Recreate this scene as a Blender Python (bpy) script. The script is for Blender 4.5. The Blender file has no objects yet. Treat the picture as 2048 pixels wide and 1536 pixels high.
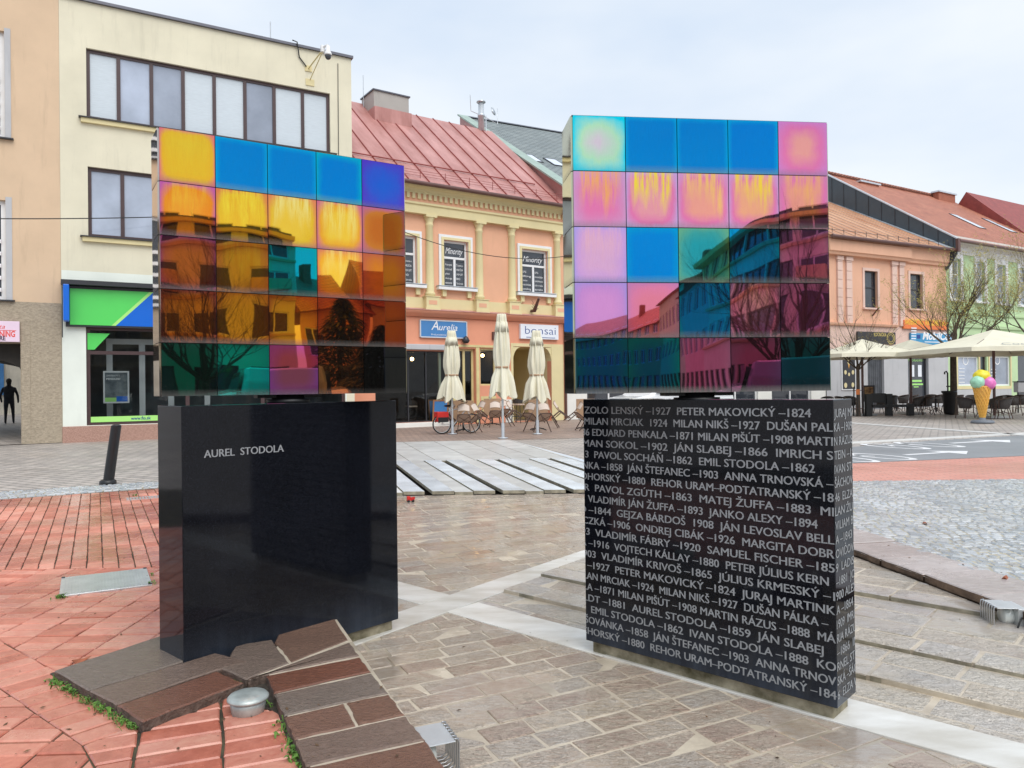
import bpy, bmesh, math, random
import numpy as np
from mathutils import Vector, Matrix
R_ = math.radians
SC = bpy.context.scene
COL = SC.collection
random.seed(7)
# ------------------------------------------------------------------ camera
F_PX, CX, CY, EYE = 1500., 1024., 768., 1.5
PITCH, ROLL = math.atan(8 / 1500), 0.012
cam_d = bpy.data.cameras.new('camera'); cam = bpy.data.objects.new('camera', cam_d); COL.objects.link(cam)
cam_d.sensor_width = 36; cam_d.lens = 36 * F_PX / 2048; cam_d.clip_start = .05; cam_d.clip_end = 2000
CM = Matrix.Rotation(math.pi / 2 + PITCH, 3, 'X') @ Matrix.Rotation(-ROLL, 3, 'Z')
cam.matrix_world = Matrix.Translation((0, 0, EYE)) @ CM.to_4x4()
SC.camera = cam
# ------------------------------------------------------------------ sky, sun, exposure
SUN_AZ, SUN_EL = R_(150), R_(52)
SUN_DIR = Vector((math.sin(SUN_AZ) * math.cos(SUN_EL), math.cos(SUN_AZ) * math.cos(SUN_EL), math.sin(SUN_EL)))
w = bpy.data.worlds.new("World"); SC.world = w; w.use_nodes = True
wn, wl = w.node_tree.nodes, w.node_tree.links
wn.clear()
wo = wn.new('ShaderNodeOutputWorld'); wb = wn.new('ShaderNodeBackground'); wb.inputs[1].default_value = .1
sky = wn.new('ShaderNodeTexSky'); sky.sky_type = 'NISHITA'; sky.sun_disc = False
sky.sun_elevation = SUN_EL; sky.sun_rotation = SUN_AZ; sky.air_density = 1.; sky.dust_density = 2.
tc = wn.new('ShaderNodeTexCoord'); mp = wn.new('ShaderNodeMapping'); mp.inputs['Scale'].default_value = (1, 1, 2.6)
nz = wn.new('ShaderNodeTexNoise'); nz.inputs['Scale'].default_value = 1.7; nz.inputs['Detail'].default_value = 5
cr = wn.new('ShaderNodeValToRGB')
cr.color_ramp.elements[0].position = .35; cr.color_ramp.elements[0].color = (.62, .745, .92, 1)
cr.color_ramp.elements[1].position = .68; cr.color_ramp.elements[1].color = (.90, .95, 1., 1)
sc10 = wn.new('ShaderNodeVectorMath'); sc10.operation = 'SCALE'; sc10.inputs['Scale'].default_value = 7.0
mx = wn.new('ShaderNodeMix'); mx.data_type = 'RGBA'; mx.inputs[0].default_value = .9
wl.new(tc.outputs['Generated'], mp.inputs[0]); wl.new(mp.outputs[0], nz.inputs['Vector']); wl.new(nz.outputs['Fac'], cr.inputs[0])
wl.new(cr.outputs[0], sc10.inputs[0]); wl.new(sky.outputs[0], mx.inputs[6]); wl.new(sc10.outputs[0], mx.inputs[7])
wl.new(mx.outputs[2], wb.inputs[0]); wl.new(wb.outputs[0], wo.inputs[0])
sd = bpy.data.lights.new('sun', 'SUN'); sd.energy = 1.5; sd.angle = R_(50); sd.color = (1, .97, .92)
so = bpy.data.objects.new('sun', sd); COL.objects.link(so); so.rotation_euler = SUN_DIR.to_track_quat('Z', 'Y').to_euler()
so.location = (0, 0, 40)
SC.view_settings.view_transform = 'Standard'; SC.view_settings.look = 'None'
SC.view_settings.exposure = .62; SC.view_settings.gamma = 1; SC.view_settings.use_curve_mapping = False
SC.render.engine = 'CYCLES'; SC.cycles.use_denoising = True; SC.cycles.max_bounces = 8
SC.cycles.caustics_reflective = False; SC.cycles.sample_clamp_indirect = 6
# ------------------------------------------------------------------ survey helpers: pixel -> point on a known plane of the place
def ray(px, py): return CM @ Vector(((px - CX) / F_PX, (CY - py) / F_PX, -1.))
def G(px, py, z=0.):
    d = ray(px, py); t = (z - EYE) / d.z
    return Vector((d.x * t, d.y * t, z))
class Frame:
    """A facade: x along it, y into the building, z up."""
    def __init__(s, o, deg):
        s.o = Vector((o[0], o[1], 0)); s.a = R_(deg)
        s.u = Vector((math.cos(s.a), math.sin(s.a), 0)); s.v = Vector((-math.sin(s.a), math.cos(s.a), 0))
    def p(s, px, py, y=0.):
        d = ray(px, py); q0 = s.o + s.v * y - Vector((0, 0, EYE)); t = q0.dot(s.v) / d.dot(s.v)
        q = Vector((0, 0, EYE)) + d * t
        return (q - s.o).dot(s.u), q.z
    def px(s, px, py, x):
        d = ray(px, py); q0 = s.o + s.u * x - Vector((0, 0, EYE)); t = q0.dot(s.u) / d.dot(s.u)
        q = Vector((0, 0, EYE)) + d * t
        return (q - s.o).dot(s.v), q.z
    def R(s, l, t, r, b, y=0.):
        x0, z1 = s.p(l, t, y); x1, z0 = s.p(r, b, y); return x0, x1, z0, z1
    def w(s, x, y, z=0.): return s.o + s.u * x + s.v * y + Vector((0, 0, z))
# ------------------------------------------------------------------ mesh builder
class MB:
    def __init__(s): s.v = []; s.f = []; s.m = []; s.sm = []; s.r = []; s.uv = {}
    def add(s, vs, fs, mat=0, sm=False, rnd=0., X=None):
        o = len(s.v)
        s.v += [tuple(X @ Vector(v)) if X is not None else tuple(v) for v in vs]
        for f in fs:
            s.f.append([i + o for i in f]); s.m.append(mat); s.sm.append(sm); s.r.append(rnd)
        return s
    def quad(s, a, b, c, d, **k): return s.add([a, b, c, d], [(0, 1, 2, 3)], **k)
    def box(s, x0, x1, y0, y1, z0, z1, **k):
        return s.add([(x0, y0, z0), (x1, y0, z0), (x1, y1, z0), (x0, y1, z0), (x0, y0, z1), (x1, y0, z1), (x1, y1, z1), (x0, y1, z1)],
                     [(3, 2, 1, 0), (4, 5, 6, 7), (0, 1, 5, 4), (1, 2, 6, 5), (2, 3, 7, 6), (3, 0, 4, 7)], **k)
    def prism(s, poly, z0, z1, bev=0., **k):
        n = len(poly); P = [Vector((p[0], p[1])) for p in poly]
        ar = sum(P[i].x * P[(i + 1) % n].y - P[(i + 1) % n].x * P[i].y for i in range(n))
        if ar < 0: P.reverse()
        vs = [(p.x, p.y, z0) for p in P]; rings = [[(p.x, p.y, z1 - bev) for p in P]]
        if bev: rings.append([(p.x, p.y, z1) for p in inset(P, bev)])
        fs = []
        for r in rings: vs += r
        for k_ in range(len(rings)):
            a = k_ * n; b = a + n
            fs += [(a + i, a + (i + 1) % n, b + (i + 1) % n, b + i) for i in range(n)]
        fs.append(tuple(range(len(rings) * n, len(rings) * n + n)))
        fs.append(tuple(range(n - 1, -1, -1)))
        return s.add(vs, fs, **k)
    def extr(s, prof, x0, x1, **k):
        """profile of (y, z) points swept along x"""
        n = len(prof); vs = [(x0, y, z) for y, z in prof] + [(x1, y, z) for y, z in prof]
        fs = [(i, (i + 1) % n, n + (i + 1) % n, n + i) for i in range(n)] + [tuple(range(n - 1, -1, -1)), tuple(range(n, 2 * n))]
        return s.add(vs, fs, **k)
    def tube(s, pts, r, n=8, caps=True, sm=True, **k):
        P = [Vector(p) for p in pts]; m = len(P); rr = r if isinstance(r, (list, tuple)) else [r] * m
        vs = []; prev = None
        for i in range(m):
            t = (P[min(i + 1, m - 1)] - P[max(i - 1, 0)]).normalized()
            if prev is None:
                a = Vector((0, 0, 1)) if abs(t.z) < .9 else Vector((1, 0, 0)); x = t.cross(a).normalized()
            else:
                x = (prev - t * prev.dot(t)); x = x.normalized() if x.length > 1e-6 else t.orthogonal().normalized()
            prev = x; y = t.cross(x)
            vs += [tuple(P[i] + (x * math.cos(2 * math.pi * j / n) + y * math.sin(2 * math.pi * j / n)) * rr[i]) for j in range(n)]
        fs = [(i * n + j, i * n + (j + 1) % n, (i + 1) * n + (j + 1) % n, (i + 1) * n + j) for i in range(m - 1) for j in range(n)]
        s.add(vs, fs, sm=sm, **k)
        if caps: s.add(vs[:n], [tuple(range(n - 1, -1, -1))], **k); s.add(vs[-n:], [tuple(range(n))], **k)
        return s
    def lathe(s, prof, n=24, sm=True, c=(0, 0, 0), fn=None, **k):
        vs = []
        for (r, z) in prof:
            for j in range(n):
                a = 2 * math.pi * j / n; q = fn(r, z, a) if fn else r
                vs.append((c[0] + q * math.cos(a), c[1] + q * math.sin(a), c[2] + z))
        fs = [(i * n + j, i * n + (j + 1) % n, (i + 1) * n + (j + 1) % n, (i + 1) * n + j) for i in range(len(prof) - 1) for j in range(n)]
        fs += [tuple(range(n - 1, -1, -1)), tuple(range((len(prof) - 1) * n, len(prof) * n))]
        return s.add(vs, fs, sm=sm, **k)
    def ball(s, c, r, nu=16, nv=10, fn=None, **k):
        rx, ry, rz = r if isinstance(r, (tuple, list)) else (r, r, r)
        vs = []
        for i in range(nv + 1):
            t = math.pi * i / nv
            for j in range(nu):
                a = 2 * math.pi * j / nu; d = Vector((math.sin(t) * math.cos(a), math.sin(t) * math.sin(a), -math.cos(t)))
                q = fn(d) if fn else 1
                vs.append((c[0] + rx * d.x * q, c[1] + ry * d.y * q, c[2] + rz * d.z * q))
        fs = [(i * nu + j, i * nu + (j + 1) % nu, (i + 1) * nu + (j + 1) % nu, (i + 1) * nu + j) for i in range(nv) for j in range(nu)]
        return s.add(vs, fs, sm=True, **k)
    def build(s, name, mats, parent=None, loc=None, rotz=0., bevel=0., seg=2, weld=False):
        me = bpy.data.meshes.new(name)
        me.from_pydata(s.v, [], s.f)
        for mt in (mats if isinstance(mats, (list, tuple)) else [mats]): me.materials.append(mt)
        me.polygons.foreach_set('material_index', s.m); me.polygons.foreach_set('use_smooth', s.sm)
        at = me.attributes.new('rnd', 'FLOAT', 'FACE'); at.data.foreach_set('value', s.r)
        if bevel or weld:
            bm = bmesh.new(); bm.from_mesh(me); bmesh.ops.remove_doubles(bm, verts=bm.verts, dist=1e-5)
            if bevel:
                bm.normal_update()
                es = [e for e in bm.edges if len(e.link_faces) == 2 and e.calc_face_angle(0) > .5]
                bmesh.ops.bevel(bm, geom=es, offset=bevel, segments=seg, affect='EDGES', profile=.5, clamp_overlap=True)
            bm.to_mesh(me); bm.free()
        me.update()
        o = bpy.data.objects.new(name, me); COL.objects.link(o)
        if parent: o.parent = parent
        if loc: o.location = loc
        o.rotation_euler.z = rotz
        return o
def inset(P, d):
    n = len(P); out = []
    for i in range(n):
        a, b, c = P[i - 1], P[i], P[(i + 1) % n]
        e1 = (b - a); e2 = (c - b)
        e1 = e1.normalized() if e1.length > 1e-9 else Vector((1, 0)); e2 = e2.normalized() if e2.length > 1e-9 else e1
        n1 = Vector((-e1.y, e1.x)); n2 = Vector((-e2.y, e2.x)); k = 1 + n1.dot(n2)
        m = (n1 + n2) * (d / k if k > .3 else d / .3 * .5)
        out.append(b + m)
    return out
def clip_poly(poly, zone):
    """Sutherland-Hodgman; zone convex, counter-clockwise"""
    out = [Vector((p[0], p[1])) for p in poly]; n = len(zone)
    for i in range(n):
        a = Vector(zone[i]); b = Vector(zone[(i + 1) % n]); e = b - a; inp = out; out = []
        if not inp: return []
        def sd_(p): return e.x * (p.y - a.y) - e.y * (p.x - a.x)
        for j in range(len(inp)):
            p, q = inp[j - 1], inp[j]; sp, sq = sd_(p), sd_(q)
            if (sp >= 0) != (sq >= 0): out.append(p + (q - p) * (sp / (sp - sq)))
            if sq >= 0: out.append(q)
    res = []
    for p in out:
        if not res or (p - res[-1]).length > .004: res.append(p)
    if len(res) > 1 and (res[0] - res[-1]).length < .004: res.pop()
    return res if len(res) > 2 else []
def area(P): return abs(sum(P[i - 1].x * P[i].y - P[i].x * P[i - 1].y for i in range(len(P)))) / 2
def ccw(P):
    P = [Vector((p[0], p[1])) for p in P]
    return P if sum(P[i - 1].x * P[i].y - P[i].x * P[i - 1].y for i in range(len(P))) > 0 else P[::-1]
def empty(name, loc=(0, 0, 0), rotz=0.):
    o = bpy.data.objects.new(name, None); COL.objects.link(o); o.location = loc; o.rotation_euler.z = rotz; o.empty_display_size = .2
    return o
def tag(o, label=None, cat=None, group=None, kind=None):
    if label: o['label'] = label
    if cat: o['category'] = cat
    if group: o['group'] = group
    if kind: o['kind'] = kind
    return o
def thing(name, label, cat, loc=(0, 0, 0), rotz=0., group=None): return tag(empty(name, loc, rotz), label, cat, group)
def dup(root, loc, rotz, label=None, group=None):
    r = root.copy(); COL.objects.link(r); r.location = loc; r.rotation_euler.z = rotz
    if label: r['label'] = label
    if group: r['group'] = group
    for ch in list(root.children):
        c = ch.copy(); COL.objects.link(c); c.parent = r
        for g in ch.children:
            d = g.copy(); COL.objects.link(d); d.parent = c
    return r
# ------------------------------------------------------------------ writing
_dg = None
def text_geo(txt, shear=0., bold=0., space=1.):
    cu = bpy.data.curves.new('t', 'FONT'); cu.body = txt; cu.shear = shear; cu.offset = bold; cu.space_character = space; cu.resolution_u = 3
    o = bpy.data.objects.new('t', cu); COL.objects.link(o); bpy.context.view_layer.update()
    dg = bpy.context.evaluated_depsgraph_get(); me = bpy.data.meshes.new_from_object(o.evaluated_get(dg))
    vs = [v.co.copy() for v in me.vertices]; fs = [tuple(p.vertices) for p in me.polygons]
    bpy.data.objects.remove(o); bpy.data.curves.remove(cu); bpy.data.meshes.remove(me)
    return vs, fs
CAP = .71
def write(mb, txt, x0, x1, z, cap, y=0., h=None, mat=0, **k):
    """lettering on a facade plane (x right, z up, front towards -y), stretched to x0..x1 if x1 is given"""
    vs, fs = text_geo(txt, **k)
    if not vs: return
    a = min(v.x for v in vs); b = max(v.x for v in vs); s = cap / CAP
    sx = (x1 - x0) / (b - a) if x1 is not None else s
    mb.add([(x0 + (v.x - a) * sx, y, z + v.y * s) for v in vs], fs, mat=mat)
# ------------------------------------------------------------------ materials
def nodes(name):
    m = bpy.data.materials.new(name); m.use_nodes = True; n = m.node_tree.nodes; b = n['Principled BSDF']
    return m, n, m.node_tree.links, b
def N_(n, t, **k):
    x = n.new(t)
    for a, v in k.items():
        if a in x.inputs: x.inputs[a].default_value = v
        else: setattr(x, a, v)
    return x
def noise(n, l, vec, scale, det=4, rough=.55, dist=0.):
    x = N_(n, 'ShaderNodeTexNoise'); x.inputs['Scale'].default_value = scale; x.inputs['Detail'].default_value = det
    x.inputs['Roughness'].default_value = rough; x.inputs['Distortion'].default_value = dist
    l.new(vec, x.inputs['Vector']); return x.outputs['Fac']
def ramp(n, l, fac, stops):
    x = n.new('ShaderNodeValToRGB'); e = x.color_ramp.elements
    while len(e) < len(stops): e.new(.5)
    for i, (p, c) in enumerate(stops):
        e[i].position = p; e[i].color = (*c, 1) if len(c) == 3 else c
    l.new(fac, x.inputs[0]); return x.outputs[0]
def mix(n, l, fac, a, b, bt='MIX'):
    x = n.new('ShaderNodeMix'); x.data_type = 'RGBA'; x.blend_type = bt
    for inp, v in ((x.inputs[0], fac), (x.inputs[6], a), (x.inputs[7], b)):
        if hasattr(v, 'is_output'): l.new(v, inp)
        elif isinstance(v, (int, float)): inp.default_value = v
        else: inp.default_value = (*v, 1)
    return x.outputs[2]
def mth(n, l, op, a, b=None, c=None, clamp=False):
    x = n.new('ShaderNodeMath'); x.operation = op; x.use_clamp = clamp
    for i, v in enumerate((a, b, c)):
        if v is None: continue
        if hasattr(v, 'is_output'): l.new(v, x.inputs[i])
        else: x.inputs[i].default_value = v
    return x.outputs[0]
def bump(n, l, b, h, st=.3, dist=.01):
    x = n.new('ShaderNodeBump'); x.inputs['Strength'].default_value = st; x.inputs['Distance'].default_value = dist
    l.new(h, x.inputs['Height']); l.new(x.outputs[0], b.inputs['Normal'])
def objco(n, l, scale=None, rot=None):
    t = n.new('ShaderNodeTexCoord'); v = t.outputs['Object']
    if scale or rot:
        m = n.new('ShaderNodeMapping')
        if scale: m.inputs['Scale'].default_value = scale
        if rot: m.inputs['Rotation'].default_value = (0, 0, rot)
        l.new(v, m.inputs[0]); v = m.outputs[0]
    return v
def mul(c, k): return tuple(min(1, x * k) for x in c)
def mat(name, col, rough=.7, metal=0., spec=.5, var=.12, vs=2.5, bmp=0., bs=80, bd=.01, col2=None, rnd=0., scale=None, coat=0., emit=0., det=5):
    m, n, l, b = nodes(name); v = objco(n, l, scale)
    f = noise(n, l, v, vs, det)
    c = ramp(n, l, f, [(.3, mul(col, 1 - var)), (.7, col2 if col2 else mul(col, 1 + var))])
    if rnd:
        a = N_(n, 'ShaderNodeAttribute', attribute_name='rnd'); hs = n.new('ShaderNodeHueSaturation')
        l.new(mth(n, l, 'MULTIPLY_ADD', a.outputs['Fac'], 2 * rnd, 1 - rnd), hs.inputs['Value']); l.new(c, hs.inputs['Color']); c = hs.outputs[0]
    l.new(c, b.inputs['Base Color'])
    b.inputs['Roughness'].default_value = rough; b.inputs['Metallic'].default_value = metal; b.inputs['Specular IOR Level'].default_value = spec
    if coat: b.inputs['Coat Weight'].default_value = coat; b.inputs['Coat Roughness'].default_value = .08
    if emit: b.inputs['Emission Color'].default_value = (*col, 1); b.inputs['Emission Strength'].default_value = emit
    if bmp: bump(n, l, b, noise(n, l, v, bs, 6, .6), bmp, bd)
    return m
def plaster(name, col, var=.07, stain=.1, bmp=.25):
    m, n, l, b = nodes(name); v = objco(n, l)
    f = noise(n, l, v, .7, 6, .6); c = ramp(n, l, f, [(.3, mul(col, 1 - var)), (.7, mul(col, 1 + var))])
    st = noise(n, l, objco(n, l, (3, 3, .35)), 1.2, 6, .65)
    k = ramp(n, l, st, [(.55, (0, 0, 0)), (.8, (1, 1, 1))])
    c = mix(n, l, mth(n, l, 'MULTIPLY', k, stain * 3), c, mul(col, .62))
    sp = ramp(n, l, noise(n, l, v, 9, 3), [(.70, (0, 0, 0)), (.76, (1, 1, 1))])
    c = mix(n, l, mth(n, l, 'MULTIPLY', sp, stain * 1.6), c, mul(col, .55))
    l.new(c, b.inputs['Base Color']); b.inputs['Roughness'].default_value = .88; b.inputs['Specular IOR Level'].default_value = .25
    bump(n, l, b, noise(n, l, v, 90, 4), bmp, .006); return m
def granite(name, col, fleck, rough=.07, scale=420, amt=.6):
    m, n, l, b = nodes(name); v = objco(n, l)
    vo = N_(n, 'ShaderNodeTexVoronoi'); vo.inputs['Scale'].default_value = scale; l.new(v, vo.inputs['Vector'])
    sx = n.new('ShaderNodeSeparateColor'); l.new(vo.outputs['Color'], sx.inputs[0])
    k = ramp(n, l, sx.outputs[0], [(.80, (0, 0, 0)), (.97, (amt, amt, amt))])
    base = ramp(n, l, noise(n, l, v, 3, 5), [(.3, mul(col, .75)), (.7, mul(col, 1.3))])
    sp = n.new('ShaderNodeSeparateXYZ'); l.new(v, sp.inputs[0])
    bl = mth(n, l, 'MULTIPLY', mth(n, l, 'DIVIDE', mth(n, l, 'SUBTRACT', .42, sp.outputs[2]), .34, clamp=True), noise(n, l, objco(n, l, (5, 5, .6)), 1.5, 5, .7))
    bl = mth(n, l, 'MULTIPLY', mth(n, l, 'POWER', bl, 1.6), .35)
    fl = mix(n, l, k, base, fleck); l.new(mix(n, l, bl, fl, (.20, .26, .36)), b.inputs['Base Color'])      # bluish grey tint, stronger toward the foot
    dirt = noise(n, l, objco(n, l, (1, 1, .5)), 4, 6, .65)
    l.new(mth(n, l, 'MULTIPLY_ADD', dirt, .12, rough - .03), b.inputs['Roughness'])
    b.inputs['Specular IOR Level'].default_value = .3
    return m
PUD = [(.52, (0, 0, 0)), (.60, (1, 1, 1))]
def stone_mat(name, stops, bmp=.8, bs=14, rough=(.12, .6), stretch=(1, 2.6, 1), rot=0., wet=.5, dist=.02, fine=1., puddle=False, crease=0., haze=0., damp=.35):
    """cleft paving stone: per-stone colour, riven surface, wet patches"""
    m, n, l, b = nodes(name); v = objco(n, l, stretch, rot); v0 = objco(n, l)
    a = N_(n, 'ShaderNodeAttribute', attribute_name='rnd')
    c = ramp(n, l, a.outputs['Fac'], stops)
    vv = n.new('ShaderNodeVectorMath'); vv.operation = 'ADD'
    cb = n.new('ShaderNodeCombineXYZ'); l.new(mth(n, l, 'MULTIPLY', a.outputs['Fac'], 37.), cb.inputs[0]); l.new(mth(n, l, 'MULTIPLY', a.outputs['Fac'], 91.), cb.inputs[1])
    l.new(v, vv.inputs[0]); l.new(cb.outputs[0], vv.inputs[1]); vs = vv.outputs[0]
    h1 = noise(n, l, vs, bs, 8, .62, 1.2); h2 = noise(n, l, vs, bs * 5, 4, .6, .5)
    c = mix(n, l, .55 * fine, c, ramp(n, l, h1, [(.28, (.34, .31, .29)), (.48, (.54, .54, .53)), (.70, (.84, .83, .81))]), 'OVERLAY')
    c = mix(n, l, .3 * fine, c, ramp(n, l, h2, [(.3, (.36, .34, .33)), (.7, (.62, .62, .62))]), 'OVERLAY')
    if crease:
        cre = mth(n, l, 'MULTIPLY', mth(n, l, 'ABSOLUTE', mth(n, l, 'SUBTRACT', noise(n, l, vs, bs * 1.7, 7, .66, 2.2), .5)), 70., clamp=True)
        c = mix(n, l, mth(n, l, 'MULTIPLY_ADD', cre, -crease, crease), c, mul(stops[0][1], .45))
    if haze:
        hz = ramp(n, l, noise(n, l, v0, 5, 7, .7), [(.36, (0, 0, 0)), (.60, (haze, haze, haze))]); c = mix(n, l, hz, c, (.80, .70, .56))
    wv = noise(n, l, v0, .9, 5, .6)
    wm = ramp(n, l, wv, [(.5 - wet * .35, (0, 0, 0)), (.62 - wet * .2, (1, 1, 1))])
    c = mix(n, l, mth(n, l, 'MULTIPLY', wm, damp), c, mix(n, l, .5, c, (.12, .10, .09), 'MULTIPLY'))
    if puddle: c = mix(n, l, mth(n, l, 'MULTIPLY', ramp(n, l, wv, PUD), .8), c, mix(n, l, .6, c, (.14, .11, .08), 'MULTIPLY'))
    if puddle: b.inputs['Coat Weight'].default_value = .35; b.inputs['Coat Roughness'].default_value = .10; b.inputs['Coat IOR'].default_value = 1.6
    sk = ramp(n, l, noise(n, l, v0, 160, 2), [(.68, (0, 0, 0)), (.74, (.55, .55, .55))]); c = mix(n, l, sk, c, (.05, .035, .03))
    l.new(c, b.inputs['Base Color'])
    rr = mth(n, l, 'MULTIPLY_ADD', wm, rough[0] - rough[1], rough[1])
    pm = ramp(n, l, wv, PUD) if puddle else None
    rr = mth(n, l, 'MULTIPLY_ADD', h2, .12, rr)
    if puddle: rr = mth(n, l, 'MULTIPLY', rr, mth(n, l, 'MULTIPLY_ADD', pm, -.9, 1.))
    l.new(rr, b.inputs['Roughness'])
    b.inputs['Specular IOR Level'].default_value = .5
    hh = mth(n, l, 'MULTIPLY_ADD', h2, .35, mth(n, l, 'MULTIPLY_ADD', cre, 1.2, h1) if crease else h1)
    bump(n, l, b, hh, bmp, dist)
    if puddle: l.new(mth(n, l, 'MULTIPLY_ADD', pm, -.93 * bmp, bmp), n['Bump'].inputs['Strength'])
    return m
def mortar_mat(name, col, col2):
    m, n, l, b = nodes(name); v0 = objco(n, l); wv = noise(n, l, v0, .9, 5, .6)
    c = ramp(n, l, noise(n, l, v0, 3, 6, .7), [(.3, mul(col, .75)), (.7, col2)])
    c = mix(n, l, ramp(n, l, noise(n, l, v0, 1.1, 4), [(.55, (0, 0, 0)), (.75, (.6, .6, .6))]), c, mul(col, .6)); l.new(c, b.inputs['Base Color'])
    pm = ramp(n, l, wv, PUD); c = mix(n, l, mth(n, l, 'MULTIPLY', pm, .5), c, mul(col, .3)); l.new(c, b.inputs['Base Color']); l.new(mth(n, l, 'MULTIPLY_ADD', pm, -.26, .30), b.inputs['Roughness'])
    bump(n, l, b, noise(n, l, v0, 60, 5), .4, .008); l.new(mth(n, l, 'MULTIPLY_ADD', pm, -.38, .4), n['Bump'].inputs['Strength']); return m
def brick_mat(name, c1, c2, mort, rot, bw, bh, ms=.006, bmp=.4, rough=.55, var=.25, wet=0.):
    """far paving: courses laid out in the ground's own coordinates"""
    m, n, l, b = nodes(name); v = objco(n, l, None, rot)
    t = N_(n, 'ShaderNodeTexBrick'); t.inputs['Scale'].default_value = 1.; t.inputs['Mortar Size'].default_value = ms
    t.inputs['Brick Width'].default_value = bw; t.inputs['Row Height'].default_value = bh; t.inputs['Bias'].default_value = 0.
    t.inputs['Color1'].default_value = (*c1, 1); t.inputs['Color2'].default_value = (*c2, 1); t.inputs['Mortar'].default_value = (*mort, 1)
    t.inputs['Mortar Smooth'].default_value = .3
    l.new(v, t.inputs['Vector'])
    f = noise(n, l, objco(n, l), .5, 6, .65)
    c = mix(n, l, var, t.outputs['Color'], ramp(n, l, f, [(.3, (.25, .25, .25)), (.7, (.75, .75, .75))]), 'OVERLAY')
    g = noise(n, l, objco(n, l), 30, 4)
    c = mix(n, l, .3, c, ramp(n, l, g, [(.3, (.3, .3, .3)), (.7, (.7, .7, .7))]), 'OVERLAY')
    l.new(c, b.inputs['Base Color'])
    wm = ramp(n, l, noise(n, l, objco(n, l), .35, 4), [(.5, (0, 0, 0)), (.6, (1, 1, 1))])
    l.new(mth(n, l, 'MULTIPLY_ADD', wm, -wet, rough), b.inputs['Roughness'])
    hh = mth(n, l, 'MULTIPLY_ADD', t.outputs['Fac'], -1.2, g); bump(n, l, b, hh, bmp, .008); return m
def tile_mat(name, center, edge, mid=None, streak=None, samt=0., grime=.6, seed=0., ew=.22, rough=.015):
    """coloured mirror film: hue drifts from the rim of the tile to its middle, runs of weathering from the top, dirt along the foot"""
    m, n, l, b = nodes(name)
    uv = N_(n, 'ShaderNodeUVMap', uv_map='UVMap'); sp = n.new('ShaderNodeSeparateXYZ'); l.new(uv.outputs[0], sp.inputs[0]); u, v = sp.outputs[0], sp.outputs[1]
    def vec(a, bb):
        c = n.new('ShaderNodeCombineXYZ')
        l.new(mth(n, l, 'MULTIPLY_ADD', u, a, seed * 13.7), c.inputs[0]); l.new(mth(n, l, 'MULTIPLY_ADD', v, bb, seed * 7.1), c.inputs[1]); return c.outputs[0]
    eu = mth(n, l, 'MINIMUM', u, mth(n, l, 'SUBTRACT', 1., u)); ev = mth(n, l, 'MINIMUM', v, mth(n, l, 'SUBTRACT', 1., v))
    # smooth product of the two distances: rounded-square contours
    d = mth(n, l, 'MULTIPLY', mth(n, l, 'MINIMUM', mth(n, l, 'DIVIDE', eu, ew), 1.), mth(n, l, 'MINIMUM', mth(n, l, 'DIVIDE', ev, ew), 1.))
    d = mth(n, l, 'POWER', d, .55)
    d = mth(n, l, 'ADD', d, mth(n, l, 'MULTIPLY_ADD', noise(n, l, vec(2.2, 1.6), 1.5, 4), .5, -.25))
    md = mid or tuple((a + bb) / 2 for a, bb in zip(center, edge))
    c = ramp(n, l, d, [(.05, edge), (.5, md), (.95, center)])
    if samt:
        s_ = noise(n, l, vec(11, .9), 1., 5, .7)
        hgt = mth(n, l, 'MULTIPLY_ADD', s_, -.45, mth(n, l, 'ADD', noise(n, l, vec(2.6, .0), 1.3, 2), .2))
        top = mth(n, l, 'MULTIPLY_ADD', hgt, -1.5, 1.0)          # each run stops at its own height
        vm = mth(n, l, 'MULTIPLY', mth(n, l, 'SUBTRACT', v, top), 2.6, clamp=True)
        um = mth(n, l, 'MULTIPLY', mth(n, l, 'SUBTRACT', eu, .06), 9., clamp=True)
        k = mth(n, l, 'MULTIPLY', ramp(n, l, s_, [(.40, (0, 0, 0)), (.58, (1, 1, 1))]), mth(n, l, 'MULTIPLY', vm, um))
        c = mix(n, l, mth(n, l, 'MULTIPLY', k, samt), c, streak)
    fine = noise(n, l, vec(60, 6), 1., 3)
    c = mix(n, l, .12, c, ramp(n, l, fine, [(.3, (.35, .35, .35)), (.7, (.65, .65, .65))]), 'OVERLAY')
    l.new(c, b.inputs['Base Color']); b.inputs['Metallic'].default_value = 1.
    b.inputs['Roughness'].default_value = rough
    df = n.new('ShaderNodeBsdfDiffuse'); df.inputs[0].default_value = (.19, .18, .17, 1)
    gn = noise(n, l, vec(38, 5), 1., 4, .7)
    foot = mth(n, l, 'SUBTRACT', 1., mth(n, l, 'DIVIDE', v, .13), clamp=True)
    gk = mth(n, l, 'MULTIPLY', mth(n, l, 'MULTIPLY', foot, mth(n, l, 'ADD', gn, .25)), grime, clamp=True)
    vo = N_(n, 'ShaderNodeTexVoronoi'); vo.inputs['Scale'].default_value = 1.; l.new(vec(26, 26), vo.inputs['Vector'])
    dots = mth(n, l, 'LESS_THAN', vo.outputs['Distance'], .10)
    dm = mth(n, l, 'MULTIPLY', dots, mth(n, l, 'LESS_THAN', v, mth(n, l, 'MULTIPLY', noise(n, l, vec(2, 2), 2.), .55)))
    veil = mth(n, l, 'MULTIPLY', noise(n, l, vec(30, 2.5), 1., 5), .05)
    gk = mth(n, l, 'ADD', mth(n, l, 'MAXIMUM', gk, mth(n, l, 'MULTIPLY', dm, .55 * grime)), veil, clamp=True)
    ms = n.new('ShaderNodeMixShader'); l.new(gk, ms.inputs[0]); l.new(b.outputs[0], ms.inputs[1]); l.new(df.outputs[0], ms.inputs[2])
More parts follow.
